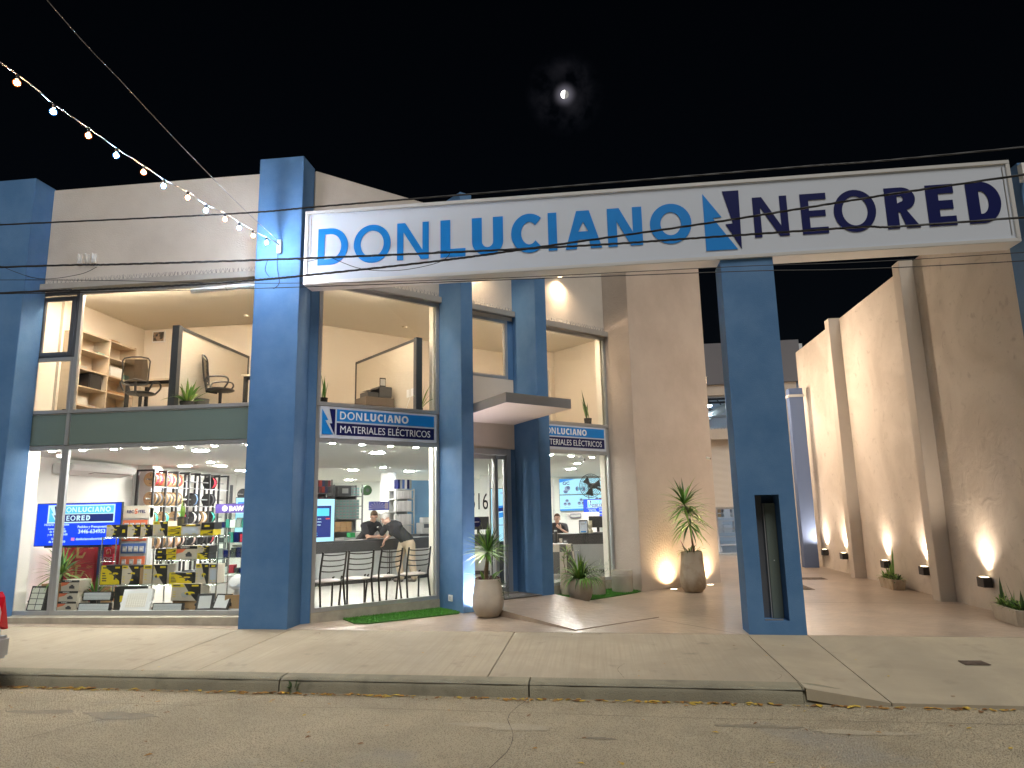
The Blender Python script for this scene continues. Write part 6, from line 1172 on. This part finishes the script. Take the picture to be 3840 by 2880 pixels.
# ------------------------------------------------------------------ upstairs office
sh = thing('book_shelf', 'pale wooden shelf unit with papers on the left wall upstairs', 'shelf', (-3.62, 1.78, UF)); m = MB()
for y in (1.05, 1.77, 2.49): m.box((-3.79, y, 3.31), (-3.46, y+.03, 4.86), WOODL)
for z in (3.40, 3.55, 3.88, 4.19, 4.53, 4.84): [m.box((-3.789, a+.031, z-.022), (-3.462, a+.719, z), WOODL) for a in (1.05, 1.77)]
m.box((-3.799, 1.05, 3.31), (-3.79, 2.52, 4.86), WOODL); m.build('carcass', sh)
r_ = random.Random(8)
def paper(y, z, w_, lab, h=.03, m_=None, d_=.2): m = MB(); [m.box((-3.72, y+r_.uniform(0, .02), z+k*h/3), (-3.72+d_, y+w_, z+(k+1)*h/3-.002), m_ or LGREY) for k in range(3)]; tag(m.build('paper_stack'), lab, 'papers', 'things on the upstairs shelf')
paper(1.12, 4.191, .2, 'stack of papers at the left of the second shelf upstairs', .06); paper(1.5, 3.881, .22, 'stack of papers right of the black case', .04); paper(1.2, 3.551, .4, 'papers lying on the lower left shelf', .04); paper(1.85, 3.881, .5, 'papers spread on the right half of the middle shelf', .05, CARD); paper(1.9, 4.191, .2, 'papers in the right half on the second shelf', .05); paper(1.55, 4.531, .18, 'green edged booklets at the right of the upper left shelf', .04, mat('teal_book', (.2, .35, .33), .5)); paper(1.9, 3.551, .45, 'papers on the lower right shelf', .04)
for nm, a, b, m_, lab, cat in (('black_case', (-3.74, 1.38, 3.881), (-3.50, 1.70, 4.15), BLACK, 'black case standing on the middle of the left shelf column', 'case'), ('storage_bin', (-3.74, 1.12, 3.551), (-3.5, 1.38, 3.70), mat('clear_bin', (.6, .58, .52), .3), 'pale plastic bin on the lower left shelf upstairs', 'bin'), ('white_printer', (-3.76, 1.86, 4.191), (-3.48, 2.22, 4.38), WHITE, 'white printer on the right half of the shelf unit', 'printer'), ('teal_box', (-3.74, 2.28, 4.191), (-3.5, 2.42, 4.29), MATS['teal_book'], 'small teal box right of the white printer', 'box'), ('dark_bag', (-3.76, 1.85, 3.401), (-3.48, 2.3, 3.53), BLACK, 'dark bag on the floor level of the shelf unit', 'bag')):
    m = MB(); m.box(a, b, m_); tag(m.build(nm, bevel=.012), lab, cat, 'things on the upstairs shelf')
m = MB(); [m.tube([(-3.6, 2.05+.09*math.cos(q*.7+k), 4.87+.02*k), (-3.6, 2.12+.09*math.cos(q*.7+k+.7), 4.88+.01*k)], .008, CARD, 5) for k in range(3) for q in range(9)]; tag(m.build('rope_coil'), 'small coil lying on top of the shelf unit', 'coil')
pc = thing('wall_picture', 'small framed dark picture on the rear office wall', 'picture', (-3.47, 3.18, 5.15)); bx('frame', pc, (-3.61, 3.17, 5.14), (-3.33, 3.199, 5.38), WHITE); m = MB(); m.box((-3.585, 3.163, 5.165), (-3.355, 3.169, 5.355), mat('picture_print', (.30, .22, .16), .4, noise=(14, .45, .55), col2=(.03, .03, .03))); m.build('picture', pc)
def partition(lab, T, x0, y0, y1, ztop, side):
    t = thing('office_partition', lab, 'partition', T @ Vector((x0, y0, UF)), group='office partitions upstairs'); m = MB(); m.box((x0, y0+.10, 3.31), (x0+.05, y1, ztop-.05), mat('partition_board', (.66, .60, .50), .7, noise=(30, .4, .6), col2=(.62, .55, .45), stretch=(.3, .3, 6))); m.build('board', t) if T is ID else None
    if T is not ID:
        bpy.data.objects.remove(bpy.data.objects['board']) if 'board' in bpy.data.objects and bpy.data.objects['board'].parent is t else None
        m = MB(); m.box((x0, y0+.10, 3.31), (x0+.05, y1, ztop-.05), MATS['partition_board'], T); m.build('board', t)
    m = MB(); m.box((x0-.035, y0, 3.31), (x0+.085, y0+.10, ztop), DARK, T); m.box((x0-.01, y0+.10, ztop-.05), (x0+.06, y1, ztop), DARK, T); m.box((x0-.01, y1, 3.31), (x0+.06, y1+.05, ztop), DARK, T); m.build('frame', t); return t
partition('dark framed board partition standing near the left upper window', ID, -1.42, .58, 2.92, 4.70, 1)
partition('dark framed board partition behind the upper window over the angled sign', DT, 2.06, .16, 2.62, 4.66, -1)
def desk(lab, x0, x1, y0, y1, z):
    t = thing('office_desk', lab, 'desk', ((x0+x1)/2, (y0+y1)/2, UF), group='desks upstairs'); bx('desk_top', t, (x0, y0, z-.03), (x1, y1, z), WOODL)
    for x in (x0+.03, x1-.08):
        for y in (y0+.03, y1-.08): bx('leg', t, (x, y, UF+.01), (x+.05, y+.05, z-.031), BLACK)
    bx('apron', t, (x0+.08, y0+.04, z-.09), (x1-.08, y0+.06, z-.031), BLACK)
desk('desk with black legs left of the office partition', -2.98, -1.50, 1.55, 2.2, 4.03); desk('desk with black legs at the right behind the blue pier', -.72, .2, 1.5, 2.1, 4.02)
def office_chair(lab, loc, rz):
    t = thing('office_chair', lab, 'office chair', loc, rz, 'black office chairs upstairs'); m = MB(); m.ball((0, 0, .43), 1, BLACK, 18, (.24, .23, .04)); m.build('seat', t, False, smooth=True)
    m = MB(); pr = [(.19, -.23, .55), (.21, -.26, .80), (.19, -.28, 1.0), (-.19, -.28, 1.0), (-.21, -.26, .80), (-.19, -.23, .55), (.19, -.23, .55)]; m.tube(smooth_pts(pr, 3), .014, BLACK, 6); m.tube([(-.17, -.24, .60), (0, -.27, .64), (.17, -.24, .60)], .014, BLACK, 6); m.tube([(0, -.25, .6), (0, -.22, .40), (0, -.05, .38)], .022, BLACK, 6); m.build('back_frame', t, False, smooth=True)
    m = MB(); m.add([(.18, -.24, .58), (.20, -.27, .80), (.18, -.285, .98), (-.18, -.285, .98), (-.20, -.27, .80), (-.18, -.24, .58)], [(0, 1, 4, 5), (1, 2, 3, 4)], glassmat('chair_mesh', (.22, .2, .18), .02)); m.build('back_mesh', t, False)
    for sx in (-1, 1): m = MB(); m.tube(smooth_pts([(sx*.20, -.20, .44), (sx*.27, -.18, .60), (sx*.27, .10, .62), (sx*.26, .16, .54), (sx*.20, .08, .42)], 4), .016, BLACK, 6); m.build('armrest', t, False, smooth=True)
    m = MB(); m.cyl((0, 0, .09), (0, 0, .40), .025, .03, BLACK, 10)
    for k in range(5): a = R(72*k); m.tube([(0, 0, .10), (.26*math.cos(a), .26*math.sin(a), .06)], .018, BLACK, 6); m.ball((.26*math.cos(a), .26*math.sin(a), .03), .028, BLACK, 8)
    m.build('star_base', t, False); return t
office_chair('black mesh office chair seen from behind before the shelves', (-2.48, 1.35, UF), R(14)); office_chair('black mesh office chair seen from the side right of the partition', (-1.0, 1.35, UF), R(-70))
office_chair('black office chair partly hidden behind the pier in the right upper window', D(5.35, -1.15, UF), R(-30))
monitor('black computer screen beside the dark partition post upstairs', (-1.78, 1.75, 4.032), R(-60), .34, .22); m = MB(); m.box((-1.9, 1.62, 4.032), (-1.62, 1.95, 4.06), CARD); m.box((-2.05, 1.66, 4.032), (-1.92, 1.85, 4.05), WHITE); tag(m.build('desk_papers'), 'papers lying on the left desk upstairs', 'papers')
m = MB(); m.lathe([(.09, 0), (.12, .22), (.11, .22), (.10, .15)], mat('basket_mesh', (.10, .10, .10), .5), c=(-1.12, 1.0, 3.302), n=20); tag(m.build('waste_basket'), 'dark wire waste basket under the second office chair', 'basket')
t = thing('snake_plant', 'slim snake plant in the lower left pane upstairs', 'potted plant', (-3.52, .95, 3.302)); MB().lathe([(.055, 0), (.075, .13), (.06, .13)], pot_b, n=16).build('pot', t, False); m = MB(); snake([.78, .6, .5], .02, .022, (G1, G3), 5)(m, .11); m.build('foliage', t, False)
potplant('spider_plant', 'green leafy plant on the office floor in front of the left partition', (-1.42+.14, .86, 3.302), .13, .16, lambda m, z: rosette(m, (0, 0, z), 24, .42, .028, (.35, 1.5), 1.2, [G1, G3, G1], .04, .02, 41))
potplant('snake_plant', 'snake plant in a white and black pot at the left of the angled upper window', D(.38, -.28, 3.302), .07, .14, snake([.60, .42, .36, .3], .03, .02, (G2, G1), 6)); potplant('corner_plant', 'green leaves beside the right hand partition post upstairs', D(2.22, -.35, 3.302), .05, .12, lambda m, z: rosette(m, (0, 0, z), 10, .46, .020, (.7, 1.5), 1.1, [G1, G3], .02, .02, 43))
potplant('snake_plant', 'snake plant in a dark pot in the upper right hand window', D(6.31, -.28, 3.302), .085, .19, snake([.66, .5, .46, .42, .36, .3, .4], .035, .024, (G2, G1), 7))
t = thing('photocopier', 'dark photocopier with an open tray on a cabinet upstairs', 'photocopier', D(1.72, -.92, 3.66), R(45)); m = MB(); m.box((-.02, 0, 0), (.24, .35, .20), DARK); m.box((-.24, .02, 0), (-.02, .33, .09), DARK); m.add([(-.24, .02, .11), (-.02, .02, .16), (-.02, .33, .16), (-.24, .33, .11)], [(0, 1, 2, 3)], BLACK); m.build('copier_body', t, False, bevel=.006); m = MB(); m.box((0, .02, .2), (.12, .03, .36), BLACK); m.box((.01, .015, .22), (.11, .0195, .34), LGREY); o = m.build('control_panel', t, False)
bx('low_cabinet', None, (1.44, .92, 3.305), (2.0, 1.35, 3.655), mat('cabinet_brown', (.13, .105, .09), .5), DT); tag(bpy.data.objects['low_cabinet'], 'low dark cabinet under the photocopier upstairs', 'cabinet')
m = MB(); [m.box((2.048, 0.30+k*.14, 3.62), (2.058, .40+k*.14, 3.76), WHITE, DT) for k in range(2)]; m.tube([D(2.04, -.35, 3.68), D(2.0, -.4, 3.5), D(1.98, -.5, 3.32)], .005, WHITE, 4); tag(m.build('wall_sockets'), 'two white sockets with cables on the right hand partition', 'sockets')

# ------------------------------------------------------------------ people
SKIN = mat('skin', (.56, .33, .24), .55); SKIN2 = mat('skin_pale', (.60, .37, .28), .55); NAVYS = mat('black_shirt', (.025, .025, .03), .8, bump=(30, .3, .01)); TROU = mat('beige_trousers', (.42, .34, .25), .85, bump=(22, .5, .015)); TROUD = mat('dark_trousers', (.04, .04, .05), .85)
def remesh(o, vox, sm=6):
    a = o.modifiers.new('r', 'REMESH'); a.mode = 'VOXEL'; a.voxel_size = vox; a.use_smooth_shade = True; b = o.modifiers.new('s', 'SMOOTH'); b.iterations = sm; b.factor = .5
def chain(m, pts, rad, mt, T=None):
    for (p, q), (a, b) in zip(zip(pts[:-1], pts[1:]), zip(rad[:-1], rad[1:])): m.cyl(p, q, a, b, mt, 14, T)
    for p, a in zip(pts, rad): m.ball(p, a, mt, 14, T=T)
def person(lab, J, hd, skin, hair, hairstyle, trou, face, up_=Vector((0, 0, 1)), tagm=True, curl=.5):
    # J: joints in world space; face: direction the head looks; one continuous body with clothes over it
    V_ = {k: Vector(v) for k, v in J.items()}
    t = thing('person', lab, 'person', (V_['pel'].x, V_['pel'].y, FL)); m = MB()
    f = Vector(face).normalized(); sd_ = f.cross(up_).normalized(); u = sd_.cross(f).normalized(); H = V_['head']
    HT = Matrix((sd_, f, u)).transposed().to_4x4(); HT.translation = H
    k = hd/.24
    m.ball((0, -.005*k, .025*k), 1, skin, 20, (.074*k, .092*k, .092*k), HT); m.ball((0, .022*k, -.055*k), 1, skin, 18, (.056*k, .066*k, .062*k), HT); m.ball((0, .062*k, -.088*k), .022*k, skin, 12, T=HT)
    m.cyl((0, .078*k, .01*k), (0, .104*k, -.028*k), .008*k, .013*k, skin, 8, HT); m.ball((0, .104*k, -.03*k), .013*k, skin, 8, T=HT); m.ball((0, .085*k, -.062*k), 1, skin, 10, (.024*k, .010*k, .008*k), HT); m.ball((0, .075*k, .028*k), 1, skin, 10, (.05*k, .014*k, .012*k), HT)
    for sx in (-1, 1): m.ball((sx*.074*k, -.008*k, -.01*k), 1, skin, 10, (.010*k, .020*k, .032*k), HT)
    m.cyl(H-u*.05*k-f*.015*k, V_['neck'], .052*k, .058*k, skin, 14)
    C = (V_['shl']+V_['shr'])/2
    chain(m, [V_['neck'], C, V_['chest'], V_['waist'], V_['pel']], [.058*k, .08*k, .115*k, .105*k, .12*k], skin)
    for a in ('l', 'r'):
        chain(m, [C.lerp(V_['sh'+a], .4), V_['sh'+a], V_['el'+a], V_['wr'+a]], [.07*k, .052*k, .037*k, .024*k], skin)
        hv = (V_['ha'+a]-V_['wr'+a]); L = hv.length; hv.normalize(); sdv = Vector(J.get('pn'+a, (0, 0, 1))).cross(hv).normalized(); pn = hv.cross(sdv).normalized()
        w0 = V_['wr'+a]; pc_ = w0+hv*.05*k
        for q in range(4):
            o_ = (q-1.5)*.017*k; m.cyl(w0, w0+hv*.085*k+sdv*o_, .018*k, .0125*k, skin, 8); b0 = w0+hv*.085*k+sdv*o_; fl = (.070, .082, .078, .060)[q]*k
            b1 = b0+(hv*math.cos(curl*.5)-pn*math.sin(curl*.5))*fl*.5; b2 = b1+(hv*math.cos(curl*1.4)-pn*math.sin(curl*1.4))*fl*.5; chain(m, [b0, b1, b2], [.0100*k, .0092*k, .0075*k], skin)
        th0 = w0+hv*.03*k-sdv*.026*k; th1 = th0+(hv*.75-sdv*.75)*.04*k; chain(m, [th0, th1, th1+(hv*.95-sdv*.2-pn*.3)*.032*k], [.016*k, .011*k, .009*k], skin)
        chain(m, [V_['hp'+a], V_['kn'+a], V_['an'+a]], [.080*k, .055*k, .038*k], skin)
        chain(m, [V_['an'+a], V_['an'+a]+Vector((0, 0, -.02)), V_['to'+a]], [.036*k, .034*k, .028*k], skin)
    b_ = m.build('body', t); remesh(b_, .0062, 2)
    g = MB()      # eyes and brows
    for sx in (-1, 1): g.ball((sx*.031*k, .081*k, .006*k), .009*k, WHITE, 8, T=HT); g.ball((sx*.031*k, .0885*k, .006*k), .005*k, BLACK, 8, T=HT); g.box((sx*.031*k-.016*k, .082*k, .024*k), (sx*.031*k+.016*k, .091*k, .029*k), hair, HT)
    g.build('eyes', t)
    h = MB()
    if hairstyle == 'short': h.ball((0, -.018*k, .045*k), 1, hair, 20, (.080*k, .092*k, .088*k), HT); h.ball((0, .035*k, .098*k), 1, hair, 14, (.062*k, .05*k, .034*k), HT)
    else:
        h.ball((0, -.022*k, .045*k), 1, hair, 20, (.085*k, .096*k, .090*k), HT); h.ball((.02*k, .04*k, .10*k), 1, hair, 14, (.066*k, .05*k, .036*k), HT)
        for i in range(16): h.ball((.078*k*math.cos(i), -.02*k+.085*k*math.sin(i), .06*k+.03*k*math.sin(i*2.3)), .022*k, hair, 8, T=HT)
        for sx in (-1, 1): h.ball((sx*.076*k, -.03*k, 0), 1, hair, 10, (.014*k, .035*k, .045*k), HT)
    o = h.build('hair', t); remesh(o, .009, 1)
    s = MB(); chain(s, [V_['neck']-Vector((0, 0, .012)), C, V_['chest'], V_['waist'], V_['pel']+Vector((0, 0, .03))], [.066*k, .098*k, .142*k, .132*k, .138*k], NAVYS)
    for a in ('l', 'r'): e_ = V_['sh'+a].lerp(V_['el'+a], .72); chain(s, [C.lerp(V_['sh'+a], .3), V_['sh'+a], e_], [.098*k, .074*k, .064*k], NAVYS); s.ball((V_['chest']*.5+V_['sh'+a]*.5), .112*k, NAVYS, 14)
    o = s.build('polo_shirt', t); remesh(o, .011, 3)
    p = MB(); chain(p, [V_['pel']+Vector((0, 0, .02)), V_['pel']], [.132*k, .140*k], trou)
    for a in ('l', 'r'): chain(p, [V_['hp'+a], V_['kn'+a], V_['an'+a]+Vector((0, 0, .03))], [.105*k, .078*k, .066*k], trou)
    o = p.build('trousers', t); remesh(o, .012, 3)
    for a in ('l', 'r'): q = MB(); d0 = V_['to'+a]-V_['an'+a]; chain(q, [V_['an'+a]+Vector((0, 0, -.025)), V_['to'+a]+Vector((0, 0, .006))], [.046*k, .036*k], mat('shoe', (.14, .12, .11), .6)); q.box(Vector((-.04, -.03, -.02)), Vector((.04, .03, 0)), MATS['shoe'], Matrix.Translation(V_['an'+a]+Vector((0, 0, -.035)))); o = q.build('shoe', t); remesh(o, .012, 2)
    return t, HT
W = lambda s_, o_, z: tuple(D(s_, o_, z))
t, _ = person('young man in a black polo shirt leaning over the counter with short brown hair', dict(head=W(3.19,-3.98,1.515), neck=W(3.16,-4.03,1.385), shl=W(2.97,-4.03,1.325), shr=W(3.34,-4.10,1.335), chest=W(3.14,-4.13,1.20), waist=W(3.10,-4.28,1.05), pel=W(3.08,-4.36,.96), ell=W(2.97,-3.84,1.09), wrl=W(3.16,-3.66,1.075), hal=W(3.26,-3.62,1.07), elr=W(3.40,-3.86,1.09), wrr=W(3.29,-3.70,1.075), har=W(3.19,-3.66,1.075), hpl=W(2.99,-4.36,.92), hpr=W(3.17,-4.36,.92), knl=W(2.98,-4.33,.55), knr=W(3.18,-4.30,.55), anl=W(2.98,-4.42,.22), anr=W(3.18,-4.40,.22), tol=W(2.98,-4.27,.185), tor=W(3.20,-4.25,.185)), .245, SKIN, mat('brown_hair', (.10, .065, .04), .8, bump=(90, 1, .01)), 'short', TROUD, (.30, -.62, -.42))
m = MB(); m.box((3.07, 3.985, 1.255), (3.13, 3.99, 1.275), WHITE, DT); m.box((3.27, 3.99, 1.275), (3.33, 3.995, 1.295), WHITE, DT); o = m.build('shirt_badges', t)
t, HT = person('older white haired man in beige trousers leaning on the customer side of the counter', dict(head=W(3.11,-3.30,1.475), neck=W(3.18,-3.24,1.375), shl=W(3.21,-3.38,1.34), shr=W(3.29,-3.04,1.335), chest=W(3.31,-3.17,1.235), waist=W(3.44,-3.12,1.10), pel=W(3.52,-3.08,.98), ell=W(3.13,-3.56,1.10), wrl=W(2.97,-3.60,1.085), hal=W(2.88,-3.64,1.08), elr=W(3.28,-3.44,1.095), wrr=W(3.18,-3.455,1.01), har=W(3.16,-3.455,.92), hpl=W(3.48,-3.18,.92), hpr=W(3.55,-3.0,.92), knl=W(3.41,-3.24,.56), knr=W(3.58,-2.98,.56), anl=W(3.40,-3.10,.22), anr=W(3.60,-2.90,.22), tol=W(3.29,-3.18,.185), tor=W(3.49,-3.0,.185), pnr=(1, 0, 0)), .25, SKIN2, mat('white_hair', (.62, .60, .57), .8, bump=(90, 1, .01)), 'fluffy', TROU, (-.62, .16, -.45), curl=.7)
m = MB(); m.box((3.31, 3.02, 1.03), (3.51, 3.03, 1.055), BLACK, DT); m.build('belt', t)
person('man in a dark polo shirt sitting behind the counter with a hand at his collar', dict(head=(4.37,7.55,1.365), neck=(4.365,7.58,1.25), shl=(4.20,7.58,1.185), shr=(4.55,7.56,1.185), chest=(4.37,7.60,1.06), waist=(4.37,7.64,.90), pel=(4.37,7.68,.74), ell=(4.14,7.50,.96), wrl=(4.18,7.30,1.06), hal=(4.22,7.20,1.06), elr=(4.60,7.42,1.02), wrr=(4.46,7.36,1.12), har=(4.39,7.38,1.19), hpl=(4.28,7.66,.70), hpr=(4.46,7.66,.70), knl=(4.24,7.28,.66), knr=(4.50,7.28,.66), anl=(4.24,7.30,.22), anr=(4.50,7.30,.22), tol=(4.24,7.17,.185), tor=(4.50,7.17,.185), pnr=(0, -1, .2)), .235, SKIN, mat('dark_hair', (.10, .04, .025), .8, bump=(90, 1, .01)), 'short', TROUD, (.02, -1, -.05))
m = MB(); m.cyl((4.37, 7.72, FL), (4.37, 7.72, .55), .03, .03, STEEL, 8); m.box((4.15, 7.5, .55), (4.59, 7.95, .60), BLACK); m.lathe([(.24, 0), (.23, .02), (.03, .03)], BLACK, c=(4.37, 7.72, FL), n=16); tag(m.build('stool'), 'black stool under the man behind the counter', 'stool')

CRK = mat('crack_dark', (.12, .10, .075), .95)
def strip(m, pts, w_, fn, mt, dz=.0035):
    r_ = random.Random(len(pts)); P_ = smooth_pts([(x, y, 0) for x, y in pts], 7); L = []; Rr = []
    for i, p in enumerate(P_):
        d = (P_[min(i+1, len(P_)-1)]-P_[max(i-1, 0)]).normalized(); n_ = Vector((-d.y, d.x, 0)); j = r_.uniform(-.5, .5)*w_*1.6; ww = w_*r_.uniform(.35, 1.1)
        for lst, sg_ in ((L, 1), (Rr, -1)): q = p+n_*(j+sg_*ww); lst.append((q.x, q.y, fn(q.x, q.y)+dz))
    n = len(L); m.add(L+Rr, [(i, i+1, n+i+1, n+i) for i in range(n-1)], mt)
m = MB(); strip(m, [(2.0, -2.62), (1.6, -2.95), (1.35, -3.2), (.9, -3.7), (.6, -4.4), (.1, -5.6)], .005, zr, CRK); strip(m, [(-6, -3.02), (-2, -3.05), (1.3, -3.12), (3.4, -3.06), (6.2, -3.1), (9.5, -3.05), (14, -3.1)], .004, zr, CRK); strip(m, [(4.6, -2.66), (4.5, -3.2), (4.62, -4.0), (4.4, -5.2), (4.5, -6.4)], .004, zr, CRK)
strip(m, [(5.55, -2.3), (5.5, -1.95), (5.58, -1.7)], .003, pave, CRK); strip(m, [(7.0, -2.30), (7.12, -2.1), (7.05, -1.9)], .0025, pave, CRK)
tag(m.build('road_cracks'), kind='structure')
def blot(m, x, y, rx, ry, fn, mt, seed, dz=.0028):
    r_ = random.Random(seed); n = 26; ph = [r_.uniform(0, 6.28) for _ in range(4)]
    ring = []
    for i in range(n): a = 2*math.pi*i/n; k = 1+.18*math.sin(2*a+ph[0])+.14*math.sin(3*a+ph[1])+.10*math.sin(7*a+ph[2])+.06*math.sin(11*a+ph[3]); ring.append((x+rx*k*math.cos(a), y+ry*k*math.sin(a)))
    m.add([(x, y, fn(x, y)+dz)]+[(p, q, fn(p, q)+dz) for p, q in ring], [(0, 1+i, 1+(i+1) % n) for i in range(n)], mt)
PT = ground_mat('road_patch', (.47, .41, .30), (.42, .365, .27), (.18, .155, .11), (120, True, .42, .15), (.7, .012), rough=.9); PD = ground_mat('road_stain', (.30, .26, .185), (.24, .205, .145), (.10, .085, .06), (120, True, .42, .15), (.7, .012), rough=.75)
m = MB()
for i, (x, y, rx, ry, d) in enumerate(((4.5, -3.5, .40, .10, 0), (7.4, -3.4, .35, .07, 0), (1.0, -3.5, .38, .10, 1), (.2, -3.45, .30, .07, 1), (5.3, -3.75, .12, .035, 1), (6.6, -3.3, .3, .05, 1))): blot(m, x, y, rx, ry, zr, PD if d else PT, 40+i, .0030)
tag(m.build('road_patches'), kind='structure')
